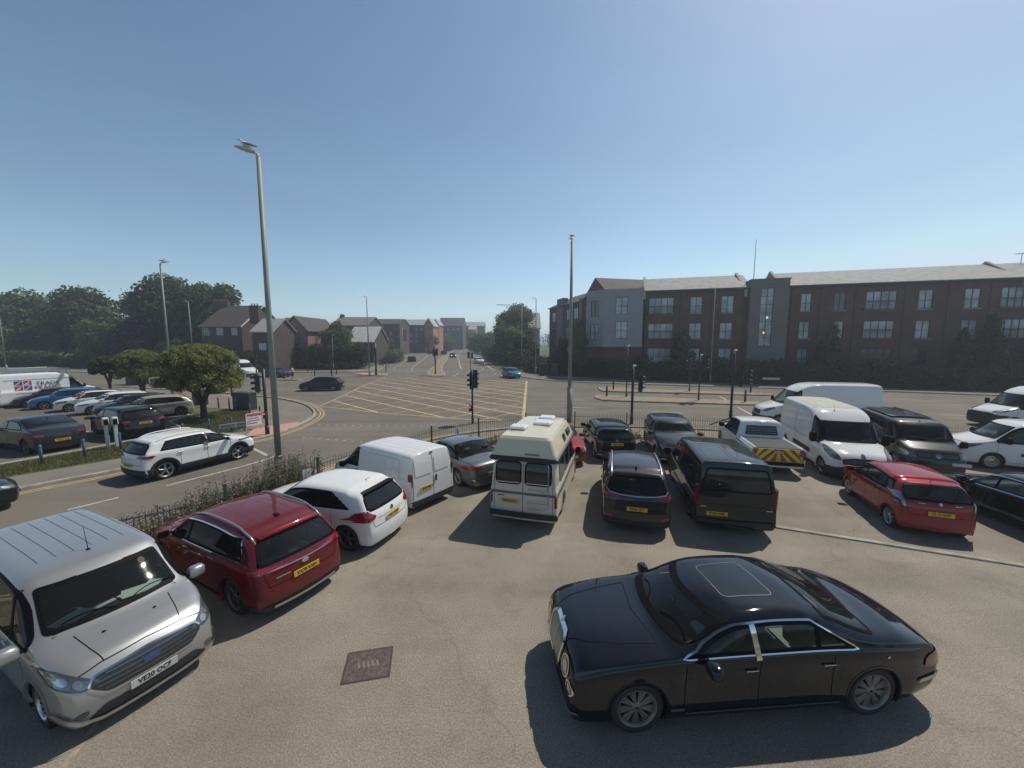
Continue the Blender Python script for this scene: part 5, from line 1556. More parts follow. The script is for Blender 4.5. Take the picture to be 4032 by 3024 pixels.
# ---------------------------------------------------------------- ground materials
def surf(name, c1, c2, s1, s2, amt2=.5, rough=.85, bump=.35, bs=90, specks=None, streak=None, worn=None):
    m = bpy.data.materials.new(name)
    nt, b = nodes(m)
    b.inputs['Roughness'].default_value = rough; b.inputs['Specular IOR Level'].default_value = .2
    tc = nt.nodes.new('ShaderNodeTexCoord')
    n1 = nt.nodes.new('ShaderNodeTexNoise'); n1.inputs['Scale'].default_value = s1; n1.inputs['Detail'].default_value = 8; n1.inputs['Roughness'].default_value = .6
    n2 = nt.nodes.new('ShaderNodeTexNoise'); n2.inputs['Scale'].default_value = s2; n2.inputs['Detail'].default_value = 2
    for n in (n1, n2): nt.links.new(tc.outputs['Object'], n.inputs['Vector'])
    r1 = nt.nodes.new('ShaderNodeValToRGB'); r1.color_ramp.elements[0].position = .36; r1.color_ramp.elements[1].position = .66
    r1.color_ramp.elements[0].color = (*c1, 1); r1.color_ramp.elements[1].color = (*c2, 1)
    nt.links.new(n1.outputs[0], r1.inputs[0])
    r2 = nt.nodes.new('ShaderNodeValToRGB'); r2.color_ramp.elements[0].position = .30; r2.color_ramp.elements[1].position = .72
    k = 1 - amt2; r2.color_ramp.elements[0].color = (k, k, k, 1); r2.color_ramp.elements[1].color = (1 + amt2 * .8, 1 + amt2 * .8, 1 + amt2 * .75, 1)
    nt.links.new(n2.outputs[0], r2.inputs[0])
    mx = nt.nodes.new('ShaderNodeMix'); mx.data_type = 'RGBA'; mx.blend_type = 'MULTIPLY'; mx.inputs['Factor'].default_value = 1
    nt.links.new(r1.outputs[0], mx.inputs['A']); nt.links.new(r2.outputs[0], mx.inputs['B'])
    out = mx.outputs['Result']
    if specks:
        v = nt.nodes.new('ShaderNodeTexVoronoi'); v.inputs['Scale'].default_value = specks[1]; nt.links.new(tc.outputs['Object'], v.inputs['Vector'])
        rr = nt.nodes.new('ShaderNodeValToRGB'); rr.color_ramp.elements[0].position = specks[2]; rr.color_ramp.elements[0].color = (1, 1, 1, 1); rr.color_ramp.elements[1].position = specks[2] + .03; rr.color_ramp.elements[1].color = (0, 0, 0, 1)
        nt.links.new(v.outputs['Distance'], rr.inputs[0])
        m3 = nt.nodes.new('ShaderNodeMix'); m3.data_type = 'RGBA'; nt.links.new(rr.outputs[0], m3.inputs['Factor'])
        nt.links.new(out, m3.inputs['A']); m3.inputs['B'].default_value = (*specks[0], 1); out = m3.outputs['Result']
    if streak:      # worn wheel tracks and tar seams: stretched noise
        mp = nt.nodes.new('ShaderNodeMapping'); mp.inputs['Rotation'].default_value = (0, 0, R(streak[0])); mp.inputs['Scale'].default_value = (.05, 1.1, 1)
        nt.links.new(tc.outputs['Object'], mp.inputs[0])
        n4 = nt.nodes.new('ShaderNodeTexNoise'); n4.inputs['Scale'].default_value = .8; n4.inputs['Detail'].default_value = 5; nt.links.new(mp.outputs[0], n4.inputs['Vector'])
        r4 = nt.nodes.new('ShaderNodeValToRGB'); r4.color_ramp.elements[0].position = .35; r4.color_ramp.elements[1].position = .65
        q = streak[1]; r4.color_ramp.elements[0].color = (1 - q, 1 - q, 1 - q, 1); r4.color_ramp.elements[1].color = (1 + q, 1 + q, 1 + q, 1)
        nt.links.new(n4.outputs[0], r4.inputs[0])
        m5 = nt.nodes.new('ShaderNodeMix'); m5.data_type = 'RGBA'; m5.blend_type = 'MULTIPLY'; m5.inputs['Factor'].default_value = 1
        nt.links.new(out, m5.inputs['A']); nt.links.new(r4.outputs[0], m5.inputs['B']); out = m5.outputs['Result']
    if worn:        # patch repairs, oil and water stains, hairline cracks
        n6 = nt.nodes.new('ShaderNodeTexNoise'); n6.inputs['Scale'].default_value = worn[0]; n6.inputs['Detail'].default_value = 7; n6.inputs['Roughness'].default_value = .68; n6.inputs['Distortion'].default_value = .6; nt.links.new(tc.outputs['Object'], n6.inputs['Vector'])
        r6 = nt.nodes.new('ShaderNodeValToRGB'); e = r6.color_ramp.elements; e[0].position = .30; e[0].color = (1 - worn[1],) * 3 + (1,); e[1].position = .44; e[1].color = (1, 1, 1, 1)
        e2 = e.new(.70); e2.color = (1 + worn[1] * .5,) * 3 + (1,)
        nt.links.new(n6.outputs[0], r6.inputs[0])
        m6 = nt.nodes.new('ShaderNodeMix'); m6.data_type = 'RGBA'; m6.blend_type = 'MULTIPLY'; m6.inputs['Factor'].default_value = 1
        nt.links.new(out, m6.inputs['A']); nt.links.new(r6.outputs[0], m6.inputs['B']); out = m6.outputs['Result']
        v7 = nt.nodes.new('ShaderNodeTexVoronoi'); v7.feature = 'DISTANCE_TO_EDGE'; v7.inputs['Scale'].default_value = worn[2]
        n7 = nt.nodes.new('ShaderNodeTexNoise'); n7.inputs['Scale'].default_value = 2.2; n7.inputs['Detail'].default_value = 5; nt.links.new(tc.outputs['Object'], n7.inputs['Vector'])
        ad = nt.nodes.new('ShaderNodeMix'); ad.data_type = 'RGBA'; ad.blend_type = 'ADD'; ad.inputs['Factor'].default_value = .9; nt.links.new(tc.outputs['Object'], ad.inputs['A']); nt.links.new(n7.outputs['Color'], ad.inputs['B'])
        nt.links.new(ad.outputs['Result'], v7.inputs['Vector'])
        r7 = nt.nodes.new('ShaderNodeValToRGB'); r7.color_ramp.elements[0].position = 0; r7.color_ramp.elements[0].color = (.74, .72, .70, 1); r7.color_ramp.elements[1].position = .007; r7.color_ramp.elements[1].color = (1, 1, 1, 1)
        nt.links.new(v7.outputs['Distance'], r7.inputs[0])
        m7 = nt.nodes.new('ShaderNodeMix'); m7.data_type = 'RGBA'; m7.blend_type = 'MULTIPLY'; nt.links.new(n6.outputs[0], m7.inputs['Factor'])
        nt.links.new(out, m7.inputs['A']); nt.links.new(r7.outputs[0], m7.inputs['B']); out = m7.outputs['Result']
    nt.links.new(out, b.inputs['Base Color'])
    if bump:
        bp = nt.nodes.new('ShaderNodeBump'); bp.inputs['Strength'].default_value = bump; bp.inputs['Distance'].default_value = .01
        n3 = nt.nodes.new('ShaderNodeTexNoise'); n3.inputs['Scale'].default_value = bs; n3.inputs['Detail'].default_value = 3; nt.links.new(tc.outputs['Object'], n3.inputs['Vector'])
        nt.links.new(n3.outputs[0], bp.inputs['Height']); nt.links.new(bp.outputs[0], b.inputs['Normal'])
    return m
M_LOT = surf('car_park_tarmac', (.216, .193, .156), (.312, .280, .226), .30, 42, .32, bump=.6, bs=70, specks=((.46, .42, .35), 13, .06), streak=(35, .08), worn=(.55, .22, .16))
M_ROAD = surf('road_asphalt', (.148, .131, .108), (.190, .168, .140), .16, 30, .16, bump=.2, bs=60, streak=(-8, .12), worn=(.22, .16, .09))
M_LOT2 = surf('lot_asphalt', (.125, .112, .094), (.165, .148, .122), .3, 25, .14)
M_PAVE = surf('pavement_asphalt', (.185, .165, .140), (.235, .212, .182), .4, 20, .14)
M_GRASS = surf('mown_grass', (.075, .095, .030), (.150, .145, .062), .9, 16, .35, bump=.8, bs=25)
M_GROUND = surf('ground_earth', (.07, .085, .035), (.12, .12, .06), .05, 2, .3)
M_VERGE = surf('dusty_verge', (.20, .17, .12), (.30, .25, .18), 1.0, 14, .3, bump=.6, bs=20)
M_KERB = mat('kerb_stone', (.33, .30, .26), .85, var=.22, vscale=2.5)
M_TACT = mat('pink_tactile_paving', (.50, .27, .21), .85, var=.14, vscale=6, bump=.5, bscale=18)
M_ISL = mat('island_brown_paving', (.26, .20, .13), .85, var=.15, vscale=4)
M_WLINE = mat('white_road_paint', (.52, .50, .46), .7, col2=(.34, .32, .29), vscale=5, detail=8)
M_YLINE = mat('yellow_road_paint', (.66, .47, .21), .7, col2=(.40, .30, .155), vscale=3, detail=9)
M_YFADE = mat('faded_yellow_paint', (.42, .33, .19), .7, col2=(.20, .175, .13), vscale=2.2, detail=9)

def sheet(name, poly, z, m, kind='structure', label=None, cat=None):
    if area(poly) < 0: poly = poly[::-1]
    o = mesh_obj(name, [(p[0], p[1], z) for p in poly], [tuple(range(len(poly)))], m)
    if kind: o['kind'] = kind
    return o

def spline(P, n=6):
    P = [np.array(p, float) for p in P]; out = []
    for i in range(len(P) - 1):
        p0, p1, p2, p3 = P[max(i - 1, 0)], P[i], P[i + 1], P[min(i + 2, len(P) - 1)]
        for k in range(n):
            t = k / n
            out.append(tuple(.5 * ((2 * p1) + (-p0 + p2) * t + (2 * p0 - 5 * p1 + 4 * p2 - p3) * t * t + (-p0 + 3 * p1 - 3 * p2 + p3) * t**3)))
    out.append(tuple(P[-1]))
    return out

def ribbon(mb, path, w, z, off=0):
    V, F = [], []
    for i, p in enumerate(path):
        a = np.array(path[max(i - 1, 0)]); c = np.array(path[min(i + 1, len(path) - 1)])
        t = (c - a) / max(1e-9, np.linalg.norm(c - a)); n = np.array((-t[1], t[0]))
        q = np.array(p) + n * off
        V += [(*(q + n * w / 2), z), (*(q - n * w / 2), z)]
    for i in range(len(path) - 1): F.append((2 * i, 2 * i + 1, 2 * i + 3, 2 * i + 2))
    mb.add(V, F)

def kerb(name, path, h=.12, w=.15, side=1):
    V, F = [], []
    for i, p in enumerate(path):
        a = np.array(path[max(i - 1, 0)]); c = np.array(path[min(i + 1, len(path) - 1)])
        t = (c - a) / max(1e-9, np.linalg.norm(c - a)); n = np.array((-t[1], t[0])) * side
        q = np.array(p)
        for (d, z) in ((0, -.01), (.015, h - .02), (.035, h), (w, h), (w, -.01)):
            V.append((*(q + n * d), z))
    for i in range(len(path) - 1):
        for k in range(4): F.append((5 * i + k, 5 * i + 5 + k, 5 * i + 6 + k, 5 * i + 1 + k))
    o = mesh_obj(name, V, F, M_KERB); o['kind'] = 'structure'
    return o

def dash(path, on, off_, start=0):
    """cut a polyline into dashes"""
    P = resample(path, .25, closed=False); out = []; L = -start; cur = []
    for i in range(1, len(P)):
        d = math.dist(P[i - 1], P[i]); L += d
        if L % (on + off_) < on and L >= 0: cur = cur or [P[i - 1]]; cur.append(P[i])
        elif cur: out.append(cur); cur = []
    if cur: out.append(cur)
    return out

# base sheets
sheet('ground', [(-1800, -150), (1800, -150), (1800, 1900), (-1800, 1900)], -.03, M_GROUND)
NEAR = spline([(-17.5, -6), (-13.6, 1.2), (-9.7, 9.6), (-8.1, 12.8), (-7.0, 15.4), (-5.6, 17.9), (-3.4, 20.4), (-.8, 22.0), (2, 22.7), (8, 22.6), (14, 21.4), (22, 19.9), (35, 17.3), (90, 5)])
FARL = spline([(-24.5, -6), (-20.5, 4.6), (-17.2, 12.3), (-15.45, 15.0), (-13.75, 18.9), (-13.0, 20.9), (-12.95, 23.6), (-13.6, 26.5), (-15.4, 29.5), (-17.9, 32.2), (-21.8, 34.9), (-30, 38.6), (-37.8, 41.2), (-46.7, 43.6), (-70, 49), (-130, 61)])
FARR = spline([(90, 20), (70, 27), (47.5, 35.4), (37.7, 39.2), (25.9, 42.4), (16.2, 45.3), (9.6, 47.6), (5.5, 50.0), (2.6, 53), (.6, 58), (-1.8, 67), (-4.6, 84), (-7.8, 107), (-12.5, 140), (-18.7, 192), (-27, 300), (-33, 500), (-60, 900)])
FLEFT = spline([(-130, 77), (-90, 69), (-65, 62), (-51, 59.5), (-45, 60.5), (-39, 63), (-31, 63.6), (-25.6, 65), (-24, 70), (-29.2, 90), (-39, 125), (-53, 180), (-60, 300), (-60, 500), (-80, 900)])
road = [p for p in NEAR] + [(90, 20)] + [p for p in FARR] + [(-75, 900)] + [p for p in reversed(FLEFT)] + [(-130, 70)] + [p for p in reversed(FARL)]
sheet('road', NEAR + FARR + list(reversed(FLEFT)) + list(reversed(FARL)), 0.0, M_ROAD)
# near kerb + dusty verge behind it, fence line
FEN = [(-14.2, -2.5), (-11.6, 2.8), (-9.2, 7.3), (-7.0, 11.4), (-6.0, 13.3), (-4.5, 15.7), (-3.1, 18.0), (-.86, 19.6), (1.64, 20.75), (4.5, 20.75), (7.3, 20.25), (10.0, 19.55), (15, 18.4), (20, 17.3), (26, 16.0), (34, 14.2)]
FENS = spline(FEN, 4)
sheet('verge', NEAR[:-3] + [(60, 9), (60, 6)] + list(reversed(FENS)) + [(-17, -8)], .010, M_VERGE)
kerb('kerb', NEAR, .10, .14, -1)
park = [(p[0] + .25, p[1] - .45) for p in FENS]
sheet('car_park', park + [(60, 5), (60, -12), (-10, -12), (-14.5, -8)], .022, M_LOT)
kerb('kerb', FARL, .10, .14, 1)
kerb('kerb', FARR, .12, .15, 1)
kerb('kerb', list(reversed(FLEFT)), .12, .15, 1)
# left block: pavement, grass, lot
sheet('pavement', [(p[0], p[1]) for p in FARL] + [(-130, -20), (-30, -20)], .012, M_PAVE)
GR = spline([(-24, 5.5), (-21.2, 10.5), (-19.0, 14.1), (-17.05, 16.7), (-15.9, 19.4), (-15.6, 21.6), (-15.75, 23.3), (-16.6, 25.3), (-19.0, 27.9), (-21.4, 29.1), (-23.5, 29.6)], 4)
sheet('grass_verge', GR + [(-31, 33.2), (-43, 38.2), (-60, 43), (-100, 50), (-100, -10), (-32, -10)], .020, M_GRASS)
LOTP = [(-30, -8), (-24.6, 8.6), (-21.3, 15.3), (-20.1, 17.8), (-19.3, 20.2), (-19.3, 22.4), (-21.6, 24.2), (-22.4, 26.6), (-24.6, 29.4), (-30, 32.0), (-40, 36.2), (-52, 40), (-66, 42.5), (-96, 47), (-96, -8)]
sheet('small_car_park', LOTP, .030, M_LOT2)
kerb('kerb', LOTP[1:11], .08, .12, 1)
# far sides
sheet('pavement', FARR[:60] + [(-1.5, 80)] + [(1.5, 66), (2.6, 61.5), (9.4, 55.6), (13, 53.2), (17.9, 49.9), (27.9, 46.3), (40.1, 42.2), (48.7, 38.8), (72, 30.5), (90, 24)], .012, M_PAVE)
sheet('pavement', list(FLEFT[:52]) + [(-30.5, 88), (-27, 72), (-31, 68), (-45, 66), (-51, 64), (-65, 68), (-90, 77), (-130, 86)], .012, M_PAVE)
sheet('grass_verge', [(-31, 88), (-27.6, 73.5), (-38, 68), (-60, 69), (-60, 120), (-44, 125)], .016, M_GRASS)
MED = spline([(-12.35, 56.8), (-9.95, 56.8), (-10.8, 62), (-12.4, 69), (-15.4, 88), (-18.2, 110), (-24, 150), (-30, 200)], 4) + spline([(-31, 200), (-25.6, 150), (-20.6, 110), (-17.0, 88), (-14.4, 67), (-12.35, 56.8)], 4)
def slab(name, poly, h, m):
    if area(poly) < 0: poly = poly[::-1]
    mb = MB(); mb.prism(poly, -.01, h)
    o = mb.build(name, [m]); o['kind'] = 'structure'
    q = inset(poly, .14)
    sheet(name, q, h + .005, M_ISL)
slab('traffic_island', MED, .11, M_KERB)
slab('traffic_island', spline([(7.7, 33.5), (7.5, 34.6), (8.3, 36.1), (11.5, 34.9), (20.4, 31.9), (19.7, 30.6), (14, 31.6), (8.6, 32.8), (7.7, 33.5)], 4), .12, M_KERB)
slab('traffic_island', spline([(9.2, 39.4), (9.3, 41.2), (10.2, 42.2), (16.3, 39.9), (24.2, 37.2), (23.4, 36.2), (16.0, 37.7), (10.0, 38.9), (9.2, 39.4)], 4), .12, M_KERB)
slab('traffic_island', spline([(-31.8, 51.2), (-31.6, 52.3), (-28.6, 51.8), (-27.7, 50.9), (-28.4, 50.3), (-31.8, 51.2)], 4), .12, M_KERB)
slab('traffic_island', spline([(-22.6, 58.3), (-20.0, 57.0), (-18.7, 57.4), (-19.6, 60.5), (-22.8, 62.5), (-24.0, 60.2), (-22.6, 58.3)], 4), .12, M_KERB)
sheet('tactile_paving', [(-15.15, 22.4), (-13.55, 24.2), (-12.98, 23.7), (-12.98, 22.2), (-13.3, 20.6), (-14.3, 20.4)], .026, M_TACT)
sheet('tactile_paving', [(-27.4, 35.9), (-24.0, 35.0), (-23.6, 35.7), (-26.6, 37.3)], .026, M_TACT)
sheet('tactile_paving', [(-24.2, 59.5), (-21.4, 58.2), (-20.6, 59.2), (-23.2, 61.2)], .13, M_TACT)
sheet('tactile_paving', [(-27.5, 65.4), (-24.6, 65.4), (-24.3, 67.5), (-27.4, 67.2)], .026, M_TACT)

# painted markings: one object of each kind
wl, yl, yf = MB(), MB(), MB()
Z = .006
for pth in ([(-13.52, 11.33), (-12.92, 12.28)], [(-15.7, 7.4), (-15.1, 8.4)]): ribbon(wl, pth, .13, Z)
ribbon(wl, spline([(-12.27, 13.32), (-10.9, 15.8), (-10.5, 17.3)]), .12, Z)
ribbon(wl, [(-13.3, 18.5), (-12.93, 18.6), (-11.0, 17.0)], .16, Z)
for (a, c, n) in (((-11.8, 23.4), (-1.2, 22.6), 21), ((-11.1, 20.3), (-6.2, 18.9), 11)):
    for k in range(n):
        t = k / (n - 1); wl.box((a[0] + (c[0] - a[0]) * t, a[1] + (c[1] - a[1]) * t, .008), (.11, .11, .006), rz=.4)
for (a, c) in (((5.19, 33.75), (6.3, 33.3)), ((4.6, 29.87), (6.2, 29.4)), ((10.2, 27.9), (12.2, 27.4)), ((19.38, 35.9), (18.5, 32.9)), ((17.56, 29.87), (16.4, 25.4))): ribbon(wl, [a, c], .13, Z)
for pth in dash([(-12, 37.0), (-2, 36.5)], 1, 4): pass
LN = spline([(28, 23.6), (22, 26.6), (34, 22.6), (60, 14)], 4)
for y0 in (26.5, 30.0):
    for pth in dash([(24, y0 - 1.2), (60, y0 - 13)], 2, 4.5): ribbon(wl, pth, .12, Z)
ribbon(wl, spline([(-17.2, 66), (-20.2, 80), (-24.2, 105), (-30.5, 140), (-37.5, 176)]), .13, Z)
for pth in dash(spline([(-22.3, 73), (-26.0, 92), (-34, 130), (-50, 200)]), 4, 3): ribbon(wl, pth, .16, Z)
ribbon(wl, spline([(-9.2, 71.3), (-11.0, 82), (-15.3, 112), (-19.5, 140), (-27.7, 220)]), .20, Z)
ribbon(wl, [(x + -1.0, y) for (x, y) in FARR if 69 < y < 190], .20, Z)
for pth in dash(spline([(-5.2, 70.5), (-9.4, 100), (-13.5, 125), (-22, 180)]), 2.5, 3.5): ribbon(wl, pth, .16, Z)
ribbon(wl, [(-9.9, 70.2), (-2.6, 70.2)], .25, Z)
for y in (65.5, 68.0):
    for pth in dash([(-21, y), (-2.6, y)], .5, .6): ribbon(wl, pth, .35, Z)
for (x, y) in ((-10.8, 86), (-7.7, 86.5), (-8.6, 61), (-2.6, 61), (-8.6, 57.5), (-1.4, 58)): wl.box((x, y, .008), (.5, .9, .006), rz=.2)
for (p0, p1) in (((-37, 47.6), (-24, 46.2)), ((-40, 52), (-22, 50)), ((-32, 43.2), (-22.5, 41.0))):
    for pth in dash([p0, p1], 1.0, 1.2): ribbon(wl, pth, .13, Z)
for pth in dash([(-70, 54), (-52, 50.5), (-38, 46.5)], 4, 3): ribbon(wl, pth, .12, Z)
for pth in dash([(-19.5, 38), (-14.5, 38.3), (-10, 45)], 1.2, 1.0): ribbon(wl, pth, .15, Z)
o = wl.build('white_road_markings', M_WLINE); o['kind'] = 'structure'
FS = [p for p in FARL if p[1] > -6 and p[0] > -40]
for k in (.30, .52): ribbon(yl, FS, .085, Z, -k)
NS = [p for p in NEAR if p[0] < 1]
for k in (.28, .48): ribbon(yl, NS, .085, Z, k)
BOX = [(-18.0, 55.2), (1.84, 49.9), (.72, 25.7), (-.69, 24.9), (-1.91, 24.75), (-9.01, 27.4), (-15.1, 30.3), (-15.7, 36.2), (-17.1, 44.3)]
ribbon(yl, [(1.9, 50), (.75, 25.6)], .22, Z)
ribbon(yl, [(.72, 25.6), (-.69, 24.8), (-1.9, 24.7), (-9.0, 27.3), (-15.1, 30.3)], .12, Z)
ribbon(yl, [(-15.2, 30.3), (-15.9, 36.2), (-17.2, 44.3), (-18.1, 55.2)], .13, Z)
ribbon(yf, [(-18.0, 55.2), (1.84, 50.0)], .13, Z)
def hatch(mb, d, sp, w, z):
    d = np.array(d, float); d /= np.linalg.norm(d); n = np.array((-d[1], d[0]))
    c = np.array((-8.0, 38.0))
    for k in range(-14, 15):
        o = c + n * sp * k; hits = []
        for i in range(len(BOX)):
            a, b_ = np.array(BOX[i]), np.array(BOX[(i + 1) % len(BOX)])
            e = b_ - a; den = d[0] * (-e[1]) + d[1] * e[0]
            if abs(den) < 1e-9: continue
            r = a - o
            t = (r[0] * (-e[1]) + r[1] * e[0]) / den
            u = (d[0] * r[1] - d[1] * r[0]) / den
            if 0 <= u <= 1: hits.append(t)
        if len(hits) >= 2: ribbon(mb, [tuple(o + d * min(hits)), tuple(o + d * max(hits))], w, z)
hatch(yl, (.72, -.695), 2.15, .19, Z + .001)
hatch(yf, (.63, .776), 2.15, .18, Z)
o = yl.build('yellow_road_markings', M_YLINE); o['kind'] = 'structure'
o = yf.build('faded_yellow_road_markings', M_YFADE); o['kind'] = 'structure'
# kerb strip across the car park, lines, bays
mb = MB(); ribbon(mb, [(6.9, 10.35), (11.6, 8.3), (19, 5.2), (26, 2.2)], .16, .05)
ribbon(mb, [(6.9, 10.35), (11.6, 8.3), (19, 5.2), (26, 2.2)], .16, .03, .0)
o = MB().box((16.4, 6.28, .035), (20.8, .15, .05), rz=math.atan2(-8.15, 19.1), bev=.012).build('flush_kerb_strip', mat('pale_concrete_edging', (.33, .30, .25), .85, var=.2, vscale=3)); o['kind'] = 'structure'
mb = MB(); ribbon(mb, [(-5.62, 4.9), (-5.40, 4.2), (-5.0, 2.9)], .07, .027); o = mb.build('bay_line', mat('worn_bay_line', (.30, .24, .17), .8, var=.3, vscale=8)); o['kind'] = 'structure'
mb = MB()
for (a, c) in (((-21.0, 16.9), (-26.5, 19.4)), ((-19.6, 19.5), (-25, 22.0)), ((-23.2, 27.0), (-19.6, 25.2)), ((-22.6, 14.0), (-28, 16.4))): ribbon(mb, [a, c], .09, .034)
o = mb.build('bay_line', M_WLINE); o['kind'] = 'structure'
# manhole cover
mh = thing('manhole_cover', 'square rusty brown manhole cover set in the tarmac', 'manhole cover', (-2.27, 5.62, .022), R(12))
m = MB(); m.box((0, 0, .003), (.66, .56, .01)); m.build('cover', mat('rusty_iron', (.10, .072, .06), .6, var=.35, vscale=12, bump=.8, bscale=50), mh)
m = MB()
for k in range(5): m.box((-.14 + k * .07, .0, .0085), (.035, .12, .004), rz=.3)
m.build('lifting_slot', mat('worn_iron', (.20, .17, .14), .5), mh)
m = MB(); m.box((0, .29, .004), (.70, .03, .011)).box((0, -.29, .004), (.70, .03, .011)).box((.34, 0, .004), (.03, .56, .011)).box((-.34, 0, .004), (.03, .56, .011)); m.build('frame', mat('frame_iron', (.06, .05, .045), .6), mh)

# ---------------------------------------------------------------- railings
M_RAIL = mat('railing_green_black', (.045, .060, .055), .5)
fr = thing('railing_fence', 'dark bow-topped metal railings along the edge of the car park', 'railings', (0, 0, 0))
path = FENS[:]
cum = [0]
for i in range(1, len(path)): cum.append(cum[-1] + math.dist(path[i - 1], path[i]))
def pat(s):
    i = min(max(int(np.searchsorted(cum, s)) - 1, 0), len(path) - 2)
    t = (s - cum[i]) / max(1e-6, cum[i + 1] - cum[i])
    return (path[i][0] + (path[i + 1][0] - path[i][0]) * t, path[i][1] + (path[i + 1][1] - path[i][1]) * t)
BAY = 2.75; s = 11.4; H_ = 1.2
post_me = None
while s + BAY < cum[-1]:
    p = pat(s); q = pat(s + BAY)
    if post_me is None:
        mb = MB(); mb.box((0, 0, .64), (.06, .06, 1.28)).box((0, 0, 1.285), (.075, .075, .02)); o = mb.build('post', M_RAIL, fr); post_me = o.data
    else: o = link(bpy.data.objects.new('post', post_me), fr)
    o.location = (p[0], p[1], 0); o.rotation_euler = (0, 0, math.atan2(q[1] - p[1], q[0] - p[0]))
    mb = MB(); d = Vector((q[0] - p[0], q[1] - p[1], 0)); L = d.length; d.normalize(); P = Vector((p[0], p[1], 0))
    mb.box(P + d * L / 2 + Vector((0, 0, .12)), (L - .06, .035, .012), rz=math.atan2(d.y, d.x)); mb.box(P + d * L / 2 + Vector((0, 0, H_ - .16)), (L - .06, .035, .012), rz=math.atan2(d.y, d.x))
    n = 12; g = (L - .12) / (2 * n)
    for k in range(n):
        a = P + d * (.06 + g * (2 * k + .5)); b = a + d * g
        top = [a + d * (g / 2 - g / 2 * math.cos(t)) + Vector((0, 0, H_ - g / 2 + g / 2 * math.sin(t))) for t in (0, .8, 1.57, 2.34, 3.14)]
        mb.tube([a + Vector((0, 0, .10))] + top + [b + Vector((0, 0, .10))], .0075, 4, cap=False)
    mb.build('panel', M_RAIL, fr)
    s += BAY
for (x, y, w, h, lab) in ((-6.62, 12.12, .30, .42, 'white paper notice fixed to the railings nearest the tall lamp post'), (-5.05, 14.75, .28, .24, 'small white notice on the railings behind the small white van'), (-2.65, 18.3, .30, .36, 'white notice on the railings behind the grey saloon')):
    a = math.atan2(1.7, 1.0)
    t = thing('notice', lab, 'notice', (x + .03, y - .03, .62), a, 'notices on the railings')
    MB().box((0, -.02, h / 2), (w, .01, h)).build('board', mat('notice_white', (.60, .60, .58), .6), t)
    m = MB()
    for k in range(5): m.box((0, -.027, h * (.2 + .14 * k)), (w * (.7 if k % 2 else .5), .003, .012))
    m.build('print', mat('notice_print', (.12, .12, .12), .7), t)

# ---------------------------------------------------------------- lamp posts
M_GALV = mat('galvanised_green_grey', (.25, .27, .235), .6, metal=.15, var=.12, vscale=1.2)
M_GALV2 = mat('pale_lamp_grey', (.50, .51, .50), .5)
def lamp_post(x, y, h, label, hd, reach=.5, gull=None, group='street lamps around the junction', r0=.105, collar=1.1, twin=False):
    t = thing('street_lamp', label, 'street lamp', (x, y, 0), hd, group)
    m = MB(); m.tube([(0, 0, 0), (0, 0, collar)], [r0 * 1.35, r0 * 1.35], 16); m.tube([(0, 0, collar), (0, 0, collar + .08)], [r0 * 1.45, r0], 16); m.tube([(0, 0, collar + .06), (0, 0, h)], [r0, r0 * .62], 16)
    m.build('pole', M_GALV, t, True)
    m = MB(); m.box((0, -r0 * 1.33, collar * .5), (.10, .02, collar * .45)); m.build('door', M_GALV, t)
    m = MB(); m.tube([(0, 0, h - .05), (.02, 0, h + .08), (.10, 0, h + .13)], [.05, .045, .04], 10); m.build('bracket', M_GALV2, t, True)
    m = MB()
    sec = [(0.08, .06, .04), (.16, .11, .07), (.36, .15, .075), (.54, .12, .055), (.70, .04, .02)]
    V = []; n = 12
    for (dx, w, hh) in sec:
        for k in range(n):
            a = 2 * math.pi * k / n
            V.append((dx * reach / .5, w * math.cos(a), h + .12 + dx * .16 + hh * max(math.sin(a), -.35)))
    F = [(i * n + k, i * n + (k + 1) % n, (i + 1) * n + (k + 1) % n, (i + 1) * n + k) for i in range(len(sec) - 1) for k in range(n)] + [tuple(range(n)), tuple(range((len(sec) - 1) * n, len(sec) * n))]
    m.add(V, F); m.build('lamp_head', M_GALV2, t, True)
    return t
def gull(x, y, z, hd, label, sc=1.0, wings=False):
    t = thing('gull', label, 'bird', (x, y, z), hd, None)
    t.scale = (sc, sc, sc)
    W_ = mat('gull_white', (.72, .73, .74), .7); G_ = mat('gull_grey', (.20, .22, .25), .7); K_ = mat('gull_black', (.02, .02, .02), .7)
    m = MB(); m.tube([(-.30, 0, .13), (-.2, 0, .14), (-.08, 0, .16), (.06, 0, .19), (.14, 0, .25), (.18, 0, .31), (.23, 0, .315)], [.012, .05, .085, .085, .05, .048, .02], 10)
    m.tube([(.0, .03, .10), (.0, .03, 0)], .008, 5); m.tube([(.0, -.03, .10), (.0, -.03, 0)], .008, 5)
    m.build('body', W_, t, True)
    m = MB(); m.tube([(.235, 0, .31), (.285, 0, .295)], [.014, .004], 6); m.build('beak', mat('beak_yellow', (.5, .33, .03), .5), t, True)
    for s_ in (1, -1):
        m = MB()
        if wings: m.add([(.08, s_ * .06, .22), (.10, s_ * .22, .36), (-.05, s_ * .46, .42), (-.30, s_ * .52, .38), (-.12, s_ * .20, .26), (-.10, s_ * .06, .20)], [(0, 1, 4, 5), (1, 2, 3, 4)])
        else: m.tube([(.07, s_ * .065, .19), (-.08, s_ * .08, .17), (-.26, s_ * .04, .15), (-.38, s_ * .01, .14)], [.03, .05, .03, .006], 8)
        m.build('wing', G_ if not wings else G_, t, True)
    return t
lamp_post(-8.15, 13.2, 10.98, 'tallest nearest lamp post rising beside the weeds and railings, gull on its lamp', R(200), .46, collar=1.08)
gull(-8.45, 13.09, 11.17, R(195), 'grey and white gull perched on the lamp of the tallest lamp post', .85)
